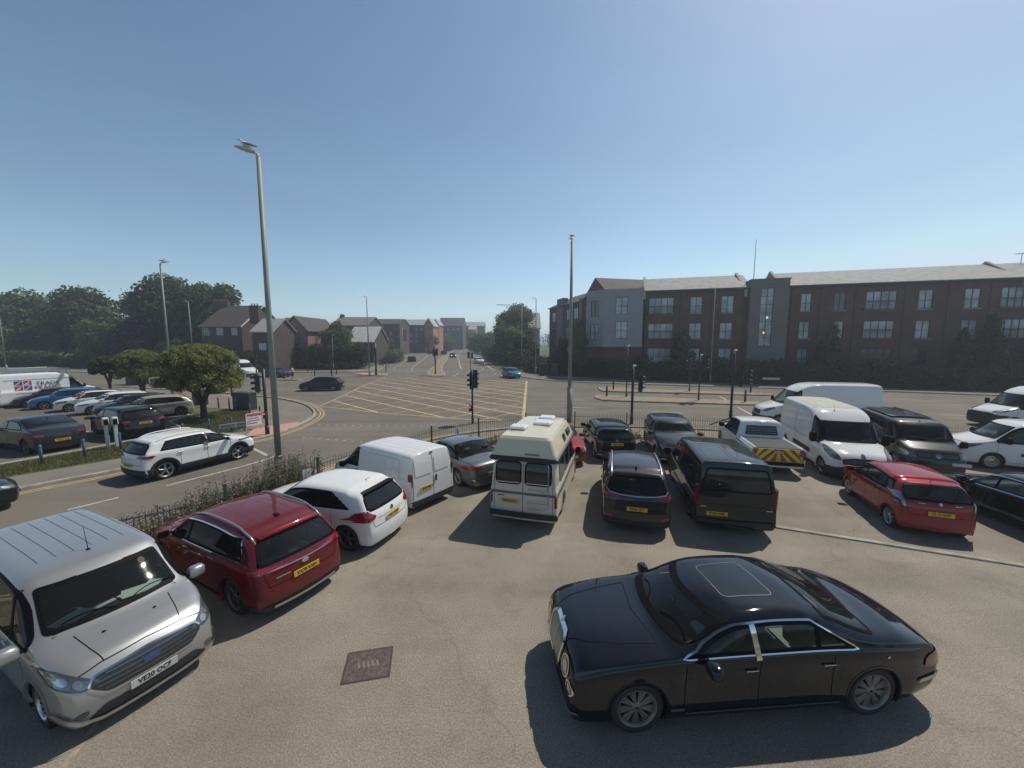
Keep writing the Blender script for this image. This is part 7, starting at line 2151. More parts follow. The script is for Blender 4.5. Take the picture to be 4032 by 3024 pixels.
# flag pole aerial
m = MB(); pu = U(1619, off=-3)[0]; m.tube([(pu, 3, 11.5), (pu, 3, U(1620, 518, -3)[1])], [.06, .03], 6); m.build('flagpole', mat('flagpole_grey', (.35, .38, .40), .5), bl)
m = MB(); au = U(2185, off=-5)[0]; m.tube([(au, 5.2, zr), (au, 5.2, zr + 1.3)], .03, 5)
for k in range(5): m.tube([(au - .5 + .2 * k, 4.9, zr + 1.2), (au - .5 + .2 * k, 5.5, zr + 1.2)], .015, 4)
m.tube([(au - .6, 5.2, zr + 1.2), (au + .5, 5.2, zr + 1.2)], .02, 4); m.build('television_aerial', M_FRAME, bl)

# --- the wing running away up the far road
wg = thing('apartment_wing', 'brown brick wing of the flats with grey vertical panels and a pointed gable', 'building', (8.0, 84.0, 0), math.atan2(58.2 - 84, 14.4 - 8.0))
Lw = math.hypot(14.4 - 8.0, 58.2 - 84)
hs = [(1.5, 9.0, 3.6, 11), (9.5, 9.0, 11.5, 11), (13, 9, 15, 11), (9.5, 5.6, 11.5, 7.6), (13, 5.6, 15, 7.6), (1.5, 5.6, 3.6, 7.6), (9.5, 2.2, 11.5, 4.2), (13, 2.2, 15, 4.2), (18, 9.0, 20, 11), (18, 5.6, 20, 7.6), (22.3, 9, 24.3, 11), (22.3, 5.6, 24.3, 7.6)]
V, F = wall_holes(Lw, 0, 12.0, hs); mesh_obj('wall', V, F, M_BRK, wg)
for (a, b, c, d) in hs: window(wg, a, b, c, d, 2, 2, y=.09)
m = MB(); m.box((Lw / 2, 6, 6), (Lw - .02, 11.4, 11.96)); m.build('wall_core', M_BRK3, wg)
for (a, c, z) in ((5.0, 8.2, 13.4), (16, 17.2, 12.4)): m = MB(); m.box(((a + c) / 2, .35, z / 2 + 1.2), (c - a, 1.1, z - 2.4)); m.build('grey_panel', M_RENDER2, wg)
gable_roof(wg, -.3, Lw * .72, 0, 11.7, 12.0, 14.6, M_SLATED)
m = MB()     # cross gable at the near end
g0, g1, gz = Lw * .66, Lw + .2, 15.0
V = [(g0, -.3, 11.9), (g1, -.3, 11.9), ((g0 + g1) / 2, -.3, gz), (g0, 12, 11.9), (g1, 12, 11.9), ((g0 + g1) / 2, 12, gz)]
m.mi(0).add(V, [(0, 1, 2), (3, 5, 4)]); m.mi(1).add([(x, y, z + .02) for (x, y, z) in V], [(0, 2, 5, 3), (1, 4, 5, 2)]); m.build('gable', [M_BRK, M_SLATED], wg)

# --- generic house
def house(name, label, x0, x1, Y, eave, ridge, depth, wall, roof, wins=(), rz=0, chim=(), hip=0, fm=None, gable_out=False, cat='building', verge=None, over=.4, base=0):
    """front wall between image columns x0,x1 at distance Y; heights as seen"""
    A = at(x0, 737, Y); B = at(x1, 737, Y)
    L = B.x - A.x
    t = thing(name, label, cat, (A.x, Y, 0), rz)
    ze = at(x0, eave, Y).z; zr_ = at(x0, ridge, Y + depth / 2).z
    hs = []
    for (a, b, c, d, n, r_) in wins:
        pa, pc = at(a, d, Y), at(c, b, Y); hs.append((pa.x - A.x, pa.z, pc.x - A.x, pc.z, n, r_))
    V, F = wall_holes(L, 0, ze, [h[:4] for h in hs]); mesh_obj('wall', V, F, wall, t)
    m = MB(); m.box((L / 2, depth / 2 + .1, ze / 2), (L - .02, depth - .2, ze - .02)); m.build('wall_core', wall, t)
    for h in hs: window(t, *h[:4], h[4], h[5], fm, y=.06, bar=.05)
    if gable_out:      # ridge runs back: gable faces the viewer
        for yg in (0, depth):
            m = MB(); m.add([(0, yg, ze), (L, yg, ze), (L / 2, yg, zr_)], [(0, 1, 2)]); m.build('gable', wall, t)
        m = MB(); o = over; k = (zr_ - ze) / (L / 2)
        for s_ in (0, 1):
            xe = -o if s_ == 0 else L + o
            P = [(xe, -o, ze - o * k), (L / 2, -o, zr_), (L / 2, depth + o, zr_), (xe, depth + o, ze - o * k)]
            P += [(x, y, z + .18) for (x, y, z) in P]
            m.add(P, [(0, 1, 2, 3), (4, 7, 6, 5), (0, 4, 5, 1), (0, 3, 7, 4), (3, 2, 6, 7)])
        ro = m.build('roof', roof, t)
    else:
        ro = gable_roof(t, -.2 + hip * 0, L + .3, 0, depth, ze, zr_, roof)
        for xg in (0, L):
            m = MB(); m.add([(xg, 0, ze), (xg, depth, ze), (xg, depth / 2, zr_)], [(0, 1, 2)]); m.build('gable', wall, t)
        if verge:
            m = MB()
            for x in (L + .32,):
                for (ya, yb) in ((-.4, depth / 2), (depth + .4, depth / 2)):
                    P = [(x, ya, ze - .25), (x, yb, zr_), (x, yb, zr_ + .3), (x, ya, ze + .05)]; P += [(a + .05, b, c) for (a, b, c) in P]
                    m.add(P, [(0, 1, 2, 3), (4, 7, 6, 5), (3, 2, 6, 7)])
            m.build('verge_board', verge, t)
    for (cx, w, hgt) in chim:
        P = at(cx, 737, Y + depth * .5); m = MB(); m.box((P.x - A.x, depth * .5, zr_ + hgt / 2 - .4), (w, .9, hgt + .8)); c_ = m.build('chimney', wall, ro)
        m = MB()
        for k in range(max(2, int(w / .5))): m.tube([(P.x - A.x - w / 2 + .25 + k * .5, depth * .5, zr_ + hgt), (P.x - A.x - w / 2 + .25 + k * .5, depth * .5, zr_ + hgt + .35)], .11, 8)
        m.build('chimney_pot', mat('terracotta', (.3, .15, .09), .8), c_)
    return t
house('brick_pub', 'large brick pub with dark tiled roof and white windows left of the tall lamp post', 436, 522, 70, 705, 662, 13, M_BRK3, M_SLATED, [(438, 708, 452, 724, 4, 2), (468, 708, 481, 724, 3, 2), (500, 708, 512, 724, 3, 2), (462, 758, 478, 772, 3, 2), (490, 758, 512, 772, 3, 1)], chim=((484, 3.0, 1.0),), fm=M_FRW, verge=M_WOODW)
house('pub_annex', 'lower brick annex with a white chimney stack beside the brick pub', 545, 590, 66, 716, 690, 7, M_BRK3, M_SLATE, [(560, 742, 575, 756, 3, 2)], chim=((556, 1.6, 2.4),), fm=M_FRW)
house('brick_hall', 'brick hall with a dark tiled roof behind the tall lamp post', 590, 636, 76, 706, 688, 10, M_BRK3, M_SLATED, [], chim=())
house('gabled_brick_house', 'pale brown brick house whose gable with a tall glazed bay faces the junction', 614, 664, 74, 712, 688, 12, brick('pale_brown_brick', (.27, .17, .14), (.22, .14, .12), (.28, .22, .19)), M_SLATED, [(634, 718, 642, 760, 2, 4), (628, 742, 632, 758, 1, 2)], gable_out=True, fm=M_FRW)
M_SLATEP = tiles('pale_slate', (.36, .37, .36), (.50, .50, .47))
house('slate_roofed_hall', 'single-storey hall with a pale grey slate roof behind the bushy tree', 655, 718, 86, 726, 706, 9, M_BRK3, M_SLATEP, [])
house('pale_roofed_building', 'low building with a steep pale slate roof right of the bushy tree', 748, 806, 92, 738, 707, 11, M_BRK3, M_SLATEP, [(770, 744, 776, 756, 2, 2)])
house('brown_roofed_house', 'wide brown-roofed house seen above the pale slate roof', 716, 795, 118, 703, 686, 14, M_BRK3, mat('brown_roof', (.17, .14, .12), .8, var=.15, vscale=2), [], chim=((742, 1.2, .9),))
bp = [(x, 716 + 15 * k, x + 6, 724 + 15 * k, 2, 2) for x in (815, 828, 841, 853) for k in (0, 1, 2)]
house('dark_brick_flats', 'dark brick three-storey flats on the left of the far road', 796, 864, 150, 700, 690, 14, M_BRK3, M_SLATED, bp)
house('orange_gabled_flats', 'brick flats with a pale metal roof and orange gable, middle of the far street', 868, 924, 175, 702, 691, 13, M_BRK3, M_ZINC, [(x, 708 + 13 * k, x + 5, 715 + 13 * k, 2, 2) for x in (875, 886, 897, 908) for k in (0, 1, 2)])
house('orange_brick_house', 'orange brick gable end right of the metal-roofed flats', 917, 936, 172, 702, 689, 12, M_BRK2, M_ZINC, [(923, 712 + 13 * k, 925, 720 + 13 * k, 1, 2) for k in (0, 1)] + [(929, 712 + 13 * k, 931, 720 + 13 * k, 1, 2) for k in (0, 1)], gable_out=True)
house('orange_brick_terrace', 'orange brick terrace with a shallow gable beyond the metal-roofed flats', 935, 948, 190, 700, 691, 12, M_BRK2, M_ZINC, [], gable_out=True)
house('far_brick_flats', 'dark far flats with a tall roof peak at the bend of the road', 948, 1000, 240, 704, 687, 16, M_BRK3, M_SLATED, [(x, 708 + 11 * k, x + 4, 714 + 11 * k, 2, 1) for x in (955, 966, 978, 988) for k in (0, 1)])
house('far_orange_house', 'pair of pale orange brick bays at the very end of the far road', 1012, 1028, 262, 712, 705, 12, M_BRK2, M_ZINC, [(1016, 714, 1018, 730, 1, 3), (1022, 714, 1024, 730, 1, 3)])
house('far_row_building', 'far low building with a pale roof behind the trees at the road end', 996, 1046, 290, 704, 696, 14, M_BRK3, M_ZINC, [])
house('pale_gable_building', 'plain building with a pale tiled roof between the trees and the flats', 1128, 1166, 105, 708, 677, 10, mat('pale_cream_wall', (.42, .40, .35), .8), mat('pale_tile_roof', (.40, .39, .35), .8, var=.1, vscale=2), [])
# low brick wall far left corner
t = thing('brick_wall', 'low pink-brown brick garden wall behind the white van and the shrubs', 'wall', tuple(at(556, 737, 72) * Vector((1, 1, 0)) if False else (at(556, 737, 72).x, 72, 0)), 0)
Lq = at(603, 737, 72).x - at(556, 737, 72).x
MB().box((Lq / 2, 0, 1.15), (Lq, .3, 2.3)).build('wall', brick('pink_brown_brick', (.32, .22, .18), (.26, .18, .15), (.3, .25, .22)), t); MB().box((Lq / 2, 0, 2.35), (Lq + .1, .4, .1)).build('coping', M_KERB, t)

# ---------------------------------------------------------------- trees and plants
def leafmat(name, c1, c2, vs=.6):
    m = bpy.data.materials.new(name); nt, b = nodes(m); b.inputs['Roughness'].default_value = .6; b.inputs['Specular IOR Level'].default_value = .25
    tc = nt.nodes.new('ShaderNodeTexCoord'); g = nt.nodes.new('ShaderNodeNewGeometry')
    n = nt.nodes.new('ShaderNodeTexNoise'); n.inputs['Scale'].default_value = vs; n.inputs['Detail'].default_value = 5; nt.links.new(tc.outputs['Object'], n.inputs[0])
    a = nt.nodes.new('ShaderNodeMath'); a.operation = 'MULTIPLY_ADD'; a.inputs[1].default_value = .45; nt.links.new(g.outputs['Random Per Island'], a.inputs[0])
    mm = nt.nodes.new('ShaderNodeMath'); mm.operation = 'MULTIPLY'; mm.inputs[1].default_value = .75; nt.links.new(n.outputs[0], mm.inputs[0]); nt.links.new(mm.outputs[0], a.inputs[2])
    r = nt.nodes.new('ShaderNodeValToRGB'); r.color_ramp.elements[0].position = .25; r.color_ramp.elements[1].position = .85; r.color_ramp.elements[0].color = (*c1, 1); r.color_ramp.elements[1].color = (*c2, 1)
    nt.links.new(a.outputs[0], r.inputs[0]); nt.links.new(r.outputs[0], b.inputs['Base Color'])
    out = nt.nodes['Material Output']; tr = nt.nodes.new('ShaderNodeBsdfTranslucent'); nt.links.new(r.outputs[0], tr.inputs[0]); mx = nt.nodes.new('ShaderNodeMixShader'); mx.inputs[0].default_value = .42
    nt.links.new(b.outputs[0], mx.inputs[1]); nt.links.new(tr.outputs[0], mx.inputs[2]); nt.links.new(mx.outputs[0], out.inputs[0])
    return m
M_LEAF = leafmat('leaves_dark_green', (.042, .070, .028), (.118, .150, .058), .35)
M_LEAF2 = leafmat('leaves_mid_green', (.055, .092, .032), (.150, .190, .066), .35)
M_LEAF3 = leafmat('leaves_olive_yellow', (.105, .130, .040), (.300, .290, .100), 1.2)
M_LEAFP = leafmat('leaves_purple', (.020, .014, .018), (.055, .036, .040), .5)
M_LEAFH = leafmat('leaves_hedge', (.022, .038, .016), (.060, .080, .032), .5)
M_LEAFX = leafmat('leaves_pale_shrub', (.07, .085, .04), (.17, .18, .09), .8)
M_BARK = mat('bark', (.070, .055, .042), .9, var=.3, vscale=8, bump=.7, bscale=14)

def leaves(n, lobes, size, shell=.55, rng=RNG, droop=0.0, asp=.62):
    """n small quads spread through ellipsoid lobes: (cx,cy,cz,rx,ry,rz)"""
    L = np.array(lobes, float); vol = L[:, 3] * L[:, 4] * L[:, 5]; vol = vol ** .75
    pick = rng.choice(len(L), n, p=vol / vol.sum())
    d = rng.normal(size=(n, 3)); d /= np.linalg.norm(d, axis=1)[:, None]
    rad = shell + (1 - shell) * rng.random(n) ** .6
    rad *= 1 + .10 * rng.normal(size=n)
    C = L[pick, :3] + d * rad[:, None] * L[pick, 3:6]
    nrm = d + rng.normal(size=(n, 3)) * .75; nrm /= np.linalg.norm(nrm, axis=1)[:, None]
    t = np.cross(nrm, rng.normal(size=(n, 3))); t /= np.linalg.norm(t, axis=1)[:, None]
    b = np.cross(nrm, t)
    s = size * (.6 + .8 * rng.random(n)); t *= s[:, None]; b *= (s * asp)[:, None]
    V = np.stack([C - t, C + b * .9 - nrm * s[:, None] * .15, C + t, C - b * .9 - nrm * s[:, None] * .15], 1).reshape(-1, 3)
    return V

def leaf_obj(name, V, m, parent=None):
    me = bpy.data.meshes.new(name); n = len(V) // 4
    me.vertices.add(len(V)); me.vertices.foreach_set('co', V.astype(np.float32).ravel())
    me.loops.add(len(V)); me.loops.foreach_set('vertex_index', np.arange(len(V), dtype=np.int32))
    me.polygons.add(n); me.polygons.foreach_set('loop_start', np.arange(0, len(V), 4, dtype=np.int32))
    try: me.polygons.foreach_set('loop_total', np.full(n, 4, dtype=np.int32))
    except Exception: pass
    me.materials.append(m); me.update(calc_edges=True); me.validate()
    return link(bpy.data.objects.new(name, me), parent)

def crown_lobes(r, h, k, rng, z0):
    out = [(0, 0, z0 + h * .5, r * .70, r * .70, h * .42)]
    for i in range(k):
        a = rng.random() * 2 * math.pi; zz = rng.random()
        rr = r * (.35 + .42 * rng.random()) * math.sqrt(max(.15, 1 - (2 * zz - .9)**2 * .7)); s = r * (.24 + .20 * rng.random())
        out.append((math.cos(a) * rr, math.sin(a) * rr, z0 + h * (.10 + .80 * zz), s, s, s * .85))
    return out

def tree(name, label, x, y, r, h, trunk_h, m, n, size, group=None, k=16, seed=1, tr=.22, cat='tree', core=True):
    rng = np.random.default_rng(seed)
    t = thing(name, label, cat, (x, y, 0), 0, group)
    mb = MB(); lean = rng.normal() * .1
    top = trunk_h + (h - trunk_h) * .55
    mb.tube([(0, 0, -.1), (lean * .3, 0, trunk_h * .5), (lean, 0, trunk_h), (lean * 1.5, 0, top)], [tr * 1.3, tr, tr * .85, tr * .25], 9)
    for i in range(6):
        a = i * 1.05 + rng.random(); z = trunk_h * (.75 + .35 * rng.random())
        mb.tube([(lean, 0, z), (math.cos(a) * r * .3, math.sin(a) * r * .3, z + (h - z) * .3), (math.cos(a) * r * .6, math.sin(a) * r * .6, z + (h - z) * .5)], [tr * .5, tr * .3, tr * .1], 6)
    mb.build('trunk', M_BARK, t, True)
    V = leaves(n, crown_lobes(r, h - trunk_h * .8, k, rng, trunk_h * .8), size, .45, rng)
    leaf_obj('crown', V, m, t)
    return t

# round clipped trees: dome crowns of dense small leaves
def dome_tree(label, x, y, r, zb, zt, m, n, seed, forks=4, tr=.17):
    rng = np.random.default_rng(seed)
    t = thing('round_clipped_tree', label, 'tree', (x, y, 0), 0, 'round clipped trees by the small car park')
    mb = MB(); zf = zb * .55
    mb.tube([(0, 0, -.1), (.02, .01, .3), (.0, .03, zf)], [tr * 1.5, tr * 1.05, tr], 10)
    for i in range(forks + 3):
        a = i * 2 * math.pi / (forks + 3) + rng.random(); q = .55 * r
        mb.tube([(0, .03, zf * .9), (math.cos(a) * q * .35, math.sin(a) * q * .35, zb * .95), (math.cos(a) * q, math.sin(a) * q, zb + (zt - zb) * .3)], [tr * .65, tr * .42, tr * .12], 7)
    mb.build('trunk', M_BARK, t, True)
    H = zt - zb; lobes = []
    for i in range(150):
        a = rng.random() * 2 * math.pi; u = rng.random() ** .5; rr = u * r * .86
        ztop = zb + H * (.30 + .66 * math.sqrt(max(0, 1 - (rr / r)**2)))
        s = r * (.11 + .04 * rng.random()); lobes.append((math.cos(a) * rr, math.sin(a) * rr, ztop - s * .6, s, s, s * .8))
    for i in range(80):
        a = rng.random() * 2 * math.pi; rr = r * .92 * rng.random() ** .5; s = r * .15
        lobes.append((math.cos(a) * rr, math.sin(a) * rr, zb + H * (.06 + .30 * rng.random()), s, s, s * .9))
    V = leaves(n, lobes, .064, .5, rng)
    V2 = leaves(int(n * .18), [(0, 0, zb + H * .45, r * .80, r * .80, H * .38)], .09, .2, rng)
    leaf_obj('crown', np.vstack([V, V2]), m, t)
    return t
dome_tree('largest round clipped tree with a stout trunk on the grass verge', -20.3, 25.2, 2.40, 1.95, 5.05, M_LEAF3, 42000, 3, tr=.19)
dome_tree('middle round clipped tree with a forked trunk behind the white hatchbacks', -32.2, 33.6, 1.85, 1.95, 4.5, M_LEAF3, 20000, 4, tr=.20)
dome_tree('smallest leaning clipped tree at the left of the round trees', -37.0, 35.5, 1.3, 2.1, 3.8, leafmat('leaves_dull_olive', (.06, .066, .03), (.14, .14, .065), 1.2), 13000, 5, tr=.11)

G_T = 'large trees along the left horizon'
def T(lab, x, y, r, h, m, n, sz, seed, th=3.0, k=20, nm='broadleaf_tree', g=G_T): tree(nm, lab, x, y, r, h, th, m, n, sz, g, k, seed, .35)
T('broad dark tree at the far left edge of the skyline', -116, 92, 10.5, 16.6, M_LEAF2, 15000, .42, 11, 2.5, 26)
T('dark tree second from the left on the skyline', -98, 90, 8.5, 16.6, M_LEAF, 13000, .42, 12, 2.5, 24)
T('dark tree with a flat top left of the lamp post gull', -72.5, 84, 8.8, 18.0, M_LEAF, 16000, .40, 13, 2.5, 26)
T('dark tree right behind the gull lamp post before the brick pub', -63.0, 83, 6.5, 17.0, M_LEAF2, 11000, .38, 14, 2.5, 22)
T('mid green tree between the two tall dark masses', -93, 104, 9.0, 17.6, M_LEAF2, 12000, .42, 15, 2.5, 24)
T('lower green tree in front of the left dark trees', -86, 82, 5.5, 8.6, M_LEAF2, 7000, .34, 16, 1.2, 16)
T('broad green shrubby tree at the left edge above the hedge', -106, 80, 6.5, 8.0, M_LEAF2, 7000, .34, 17, 1.0, 16)
T('purple-leaved tree below the gap between the tall trees', -74.5, 78.5, 5.6, 8.8, M_LEAFP, 9000, .30, 18, 1.5, 18, 'purple_tree')
T('low green tree right of the purple one', -66.0, 77, 3.5, 6.0, M_LEAF2, 4500, .28, 19, 1.0, 12)
T('bushy mid green tree in front of the slate-roofed hall', -34.4, 78, 3.9, 8.7, M_LEAF2, 8000, .24, 20, 1.4, 18, 'bushy_tree', 'trees in front of the far houses')
T('small green tree just left of the far corner lamp post', -30.2, 76, 2.2, 5.0, M_LEAF2, 4000, .2, 21, 1.0, 12, 'bushy_tree', 'trees in front of the far houses')
T('dark rounded tree over the hedge behind the person', -41.2, 77, 3.4, 6.4, M_LEAF, 6000, .24, 22, 1.2, 14, 'bushy_tree', 'trees in front of the far houses')
T('tallest tree on the right of the far road with a pointed top', .8, 104, 6.2, 14.6, M_LEAF2, 13000, .32, 23, 2.0, 24, 'roadside_tree', 'trees on the right of the far road')
T('dense rounded dark tree overhanging the right of the far road', -.6, 88, 4.6, 9.0, M_LEAF2, 12000, .26, 24, .6, 22, 'roadside_tree', 'trees on the right of the far road')
T('dark bush at the near end of the trees on the right of the far road', 2.6, 77, 3.4, 6.4, M_LEAFH, 8000, .22, 25, .4, 16, 'roadside_tree', 'trees on the right of the far road')
T('far green tree where the road disappears', -12.5, 165, 7.5, 9.6, M_LEAF2, 7000, .4, 26, .6, 18, 'roadside_tree', 'trees on the right of the far road')
T('low far tree before the dark brick flats left of the far road', -46, 138, 5.0, 7.6, M_LEAF, 5000, .34, 27, .6, 14, 'roadside_tree', 'street trees on the left of the far road')
T('far tree in front of the far orange gable', -38, 175, 5.5, 7.5, M_LEAF2, 4000, .4, 28, .6, 14, 'roadside_tree', 'street trees on the left of the far road')
T('far low tree at the bend of the road', -36, 210, 7, 7.5, M_LEAF2, 4000, .5, 29, .5, 14, 'roadside_tree', 'street trees on the left of the far road')
# conical young trees in front of the flats
def cone_tree(lab, x, y, r, h, n, seed, m=M_LEAF2):
    rng = np.random.default_rng(seed); t = thing('young_tree', lab, 'tree', (x, y, 0), 0, 'young trees in front of the flats')
    mb = MB(); mb.tube([(0, 0, -.1), (0, 0, h * .9)], [.12, .03], 8)
    for i in range(8):
        a = i * .9; z = h * (.2 + .08 * i); mb.tube([(0, 0, z), (math.cos(a) * r * .6, math.sin(a) * r * .6, z + h * .12)], [.04, .01], 5)
    mb.build('trunk', M_BARK, t, True)
    lobes = []
    for i in range(26):
        u = rng.random(); a = rng.random() * 6.28; rr = r * (1 - u * .85) * .65 * rng.random() ** .5
        lobes.append((math.cos(a) * rr, math.sin(a) * rr, h * (.15 + .80 * u), r * (.34 - .18 * u), r * (.34 - .18 * u), r * .42))
    leaf_obj('crown', leaves(n, lobes, .15, .4, rng), m, t)
for (xd, Y, r, h, lab, s_) in ((1253, 57, 2.7, 7.6, 'young tree with yellow-green leaf tips at the left end of the flats', 41), (1480, 51.5, 2.1, 6.9, 'pointed young tree under the second window column of the flats', 42), (1462, 51.8, 1.6, 5.6, 'smaller dark young tree just left of the pointed one', 46),
        (1797, 47, 2.4, 6.9, 'pointed young tree just right of the stair tower', 43), (1772, 47, 1.7, 5.0, 'short young tree at the foot of the stair tower', 47), (2140, 43, 2.8, 7.4, 'dark young tree near the right end of the flats', 44), (2080, 43.2, 2.4, 6.0, 'wide young tree left of the last window column', 48), (2240, 41, 2.8, 7.2, 'young tree cut by the right edge of the photo', 45), (1215, 62, 2.2, 5.8, 'dark young tree behind the two black bins', 49)):
    p = at(xd, 737, Y); cone_tree(lab, p.x, Y, r, h, 6500, s_, M_LEAF2 if s_ in (41, 42, 43) else M_LEAFH)
# hedges
def hedge(name, label, pts, h, w, m, n, size, seed, group=None, lump=.25):
    rng = np.random.default_rng(seed); c = pts[0]
    t = thing(name, label, 'hedge', (c[0], c[1], 0), 0, group); lobes = []
    P = resample(pts, .9, closed=False)
    for (x, y) in P:
        for k in range(3):
            zz = h * (.22 + .32 * k); s = w * (.42 + lump * .4 * rng.random())
            lobes.append((x - c[0] + rng.normal() * .12 * w, y - c[1] + rng.normal() * .12 * w, zz * (1 + lump * .25 * rng.normal()), s + .25, s + .1, h * .22))
    leaf_obj('foliage', leaves(n, lobes, size, .55, rng), m, t)
    mb = MB()
    for i in range(0, len(P), 3): mb.tube([(P[i][0] - c[0], P[i][1] - c[1], 0), (P[i][0] - c[0] + .1, P[i][1] - c[1], h * .6)], [.05, .02], 5)
    mb.build('stems', M_BARK, t)
    return t
hedge('clipped_hedge', 'long dark clipped hedge beyond the main road on the left', [(-122, 80.5), (-96, 77.5), (-74, 74.5)], 2.1, 1.8, M_LEAFH, 15000, .20, 61, None, .05)
hedge('shrub_row', 'pale green shrubs growing along the top of the left hedge', [(-112, 80), (-92, 78.3)], 2.9, 2.2, M_LEAFX, 6000, .2, 62, None, .4)
hedge('dark_shrubbery', 'dark rounded shrubbery behind the person on the island', [(-45, 73.5), (-36, 73), (-31, 72.5), (-28.5, 74)], 4.2, 2.6, M_LEAFH, 17000, .18, 63, None, .4)
hedge('dark_shrubs', 'dark tall shrubs hiding the ground floor of the brick pub and annex', [(-58, 68), (-50, 67.2), (-42.5, 64.2)], 3.1, 2.0, M_LEAFH, 11000, .17, 72, None, .5)
T_ = 0
hedge('low_shrubs', 'low pale shrubs in front of the brick pub', [(-56, 72.5), (-50, 73.5)], 2.4, 1.8, M_LEAFX, 3500, .18, 64, None, .4)
hedge('verge_shrubs', 'rough shrubs along the left of the far road before the houses', [(-28, 90), (-31, 104), (-37, 122)], 2.2, 3.0, M_LEAFX, 7000, .24, 65, None, .5)
hedge('far_left_hedge', 'far green hedge along the left side of the distant road', [(-42, 132), (-52, 170), (-62, 230)], 3.6, 4.0, M_LEAFH, 9000, .42, 66, None, .4)
hedge('flats_hedge', 'tall dark overgrown hedge hiding the ground floor of the flats', [(3.4, 67), (5, 62.5), (10, 58.5), (14, 55.3), (19, 51.9), (28.6, 48.4), (40.8, 44.2), (49.5, 40.8), (62, 36.2), (76, 31)], 2.4, 2.6, M_LEAFH, 46000, .16, 67, None, .55)
hedge('roadside_bushes', 'dark bushes at the foot of the trees on the right of the far road', [(2.3, 72), (1.0, 80), (-2.0, 92), (-4.6, 108), (-8, 128)], 3.0, 3.2, M_LEAFH, 14000, .22, 68, None, .5)
hedge('far_end_bushes', 'distant bushes closing the end of the far road', [(-26, 330), (-10, 340), (20, 330)], 7.5, 8.0, M_LEAF2, 4000, .9, 69, None, .4)
hedge('distant_tree_line', 'low distant tree line beyond the houses on the left', [(-330, 300), (-200, 300), (-120, 330), (-70, 360)], 10, 12, M_LEAF2, 9000, 1.4, 70, None, .4)
hedge('distant_tree_belt', 'distant tree belt behind the flats on the right', [(30, 320), (150, 300), (320, 260)], 10, 12, M_LEAF2, 7000, 1.4, 71, None, .4)

# post-and-rail fence on the left of the far road
rf = thing('verge_fence', 'low dark post fence curving along the left of the far road', 'fence', (-28.5, 84, 0), 0)
FP = spline([(-28.5, 84), (-31.2, 95), (-35.5, 110), (-41, 128), (-47, 145)], 3)
for i_, (x, y) in enumerate(FP):
    m = MB(); m.box((x + 28.5, y - 84, .6), (.14, .14, 1.2)); m.build('post', M_BK, rf)
m = MB(); m.tube([(x + 28.5, y - 84, 1.05) for (x, y) in FP], .04, 5); m.build('rail', M_BK, rf)
m = MB(); m.tube([(x + 28.5, y - 84, .55) for (x, y) in FP], .04, 5); m.build('rail', M_BK, rf)
# weeds beside the nearest lamp post (one patch nobody could count)
rng = np.random.default_rng(5)
def tall_weeds(name, line, n, hmin, hmax, wid, label=None):
    """stalks with small leaves and mauve flower specks"""
    V, F, I = [], [], []
    P = resample(line, .05, closed=False)
    LV, PV, SV = [], [], []
    for i in range(n):
        p = P[int(rng.random() * len(P))]; t = rng.random()
        x, y = p[0] + rng.normal() * wid, p[1] + rng.normal() * wid
        hgt = (hmin + (hmax - hmin) * rng.random() ** 1.6) * (.45 + .55 * min(1, (y - 8.0) / 4.0) if y < 12 else 1)
        lx, ly = rng.normal() * .10, rng.normal() * .10
        w = .006; a = rng.random() * 3.14; dx, dy = math.cos(a) * w, math.sin(a) * w
        SV += [(x - dx, y - dy, 0), (x + dx, y + dy, 0), (x + lx + dx * .5, y + ly + dy * .5, hgt), (x + lx - dx * .5, y + ly - dy * .5, hgt)]
        for k in range(int(10 + 16 * hgt)):
            u = rng.random(); c = np.array((x + lx * u, y + ly * u, hgt * u))
            d = rng.normal(size=3) * np.array((1, 1, .8)); d /= np.linalg.norm(d); s = .025 + .06 * rng.random() * (1.2 - u)
            e = np.cross(d, rng.normal(size=3)); e /= np.linalg.norm(e); e *= s * .32
            LV += [c, c + d * s + e, c + d * s * 2.0, c + d * s - e]
        if rng.random() < .45:
            for k in range(int(4 + rng.random() * 8)):
                c = np.array((x + lx, y + ly, hgt * (.78 + .25 * rng.random()))) + rng.normal(size=3) * .035
                d = rng.normal(size=3); d /= np.linalg.norm(d); e = np.cross(d, rng.normal(size=3)); e /= np.linalg.norm(e); s = .010 + .010 * rng.random()
                PV += [c - d * s, c + e * s, c + d * s, c - e * s]
    A = np.array(SV + LV + PV); o = leaf_obj(name, A, M_LEAFW)
    o.data.materials.append(mat('weed_flower_mauve', (.42, .24, .34), .8)); o.data.materials.append(mat('weed_stalk', (.16, .14, .08), .9))
    idx = [2] * (len(SV) // 4) + [0] * (len(LV) // 4) + [1] * (len(PV) // 4)
    o.data.polygons.foreach_set('material_index', idx[:len(o.data.polygons)])
    o['kind'] = 'stuff'
    return o
M_LEAFW = leafmat('leaves_weed', (.060, .082, .030), (.165, .180, .075), 2.5)
tall_weeds('tall_weeds', [(-9.0, 8.3), (-8.2, 10.0), (-7.6, 11.2), (-7.2, 12.0), (-7.3, 12.9)], 2300, .35, 1.5, .42)
tall_weeds('fence_foot_weeds', [(-3.0, 17.4), (-1.0, 18.9), (1.4, 20.0)], 200, .15, .6, .25)
tall_weeds('fence_foot_weeds', [(4.2, 20.2), (7.4, 19.8), (9.8, 19.1)], 220, .15, .65, .22)
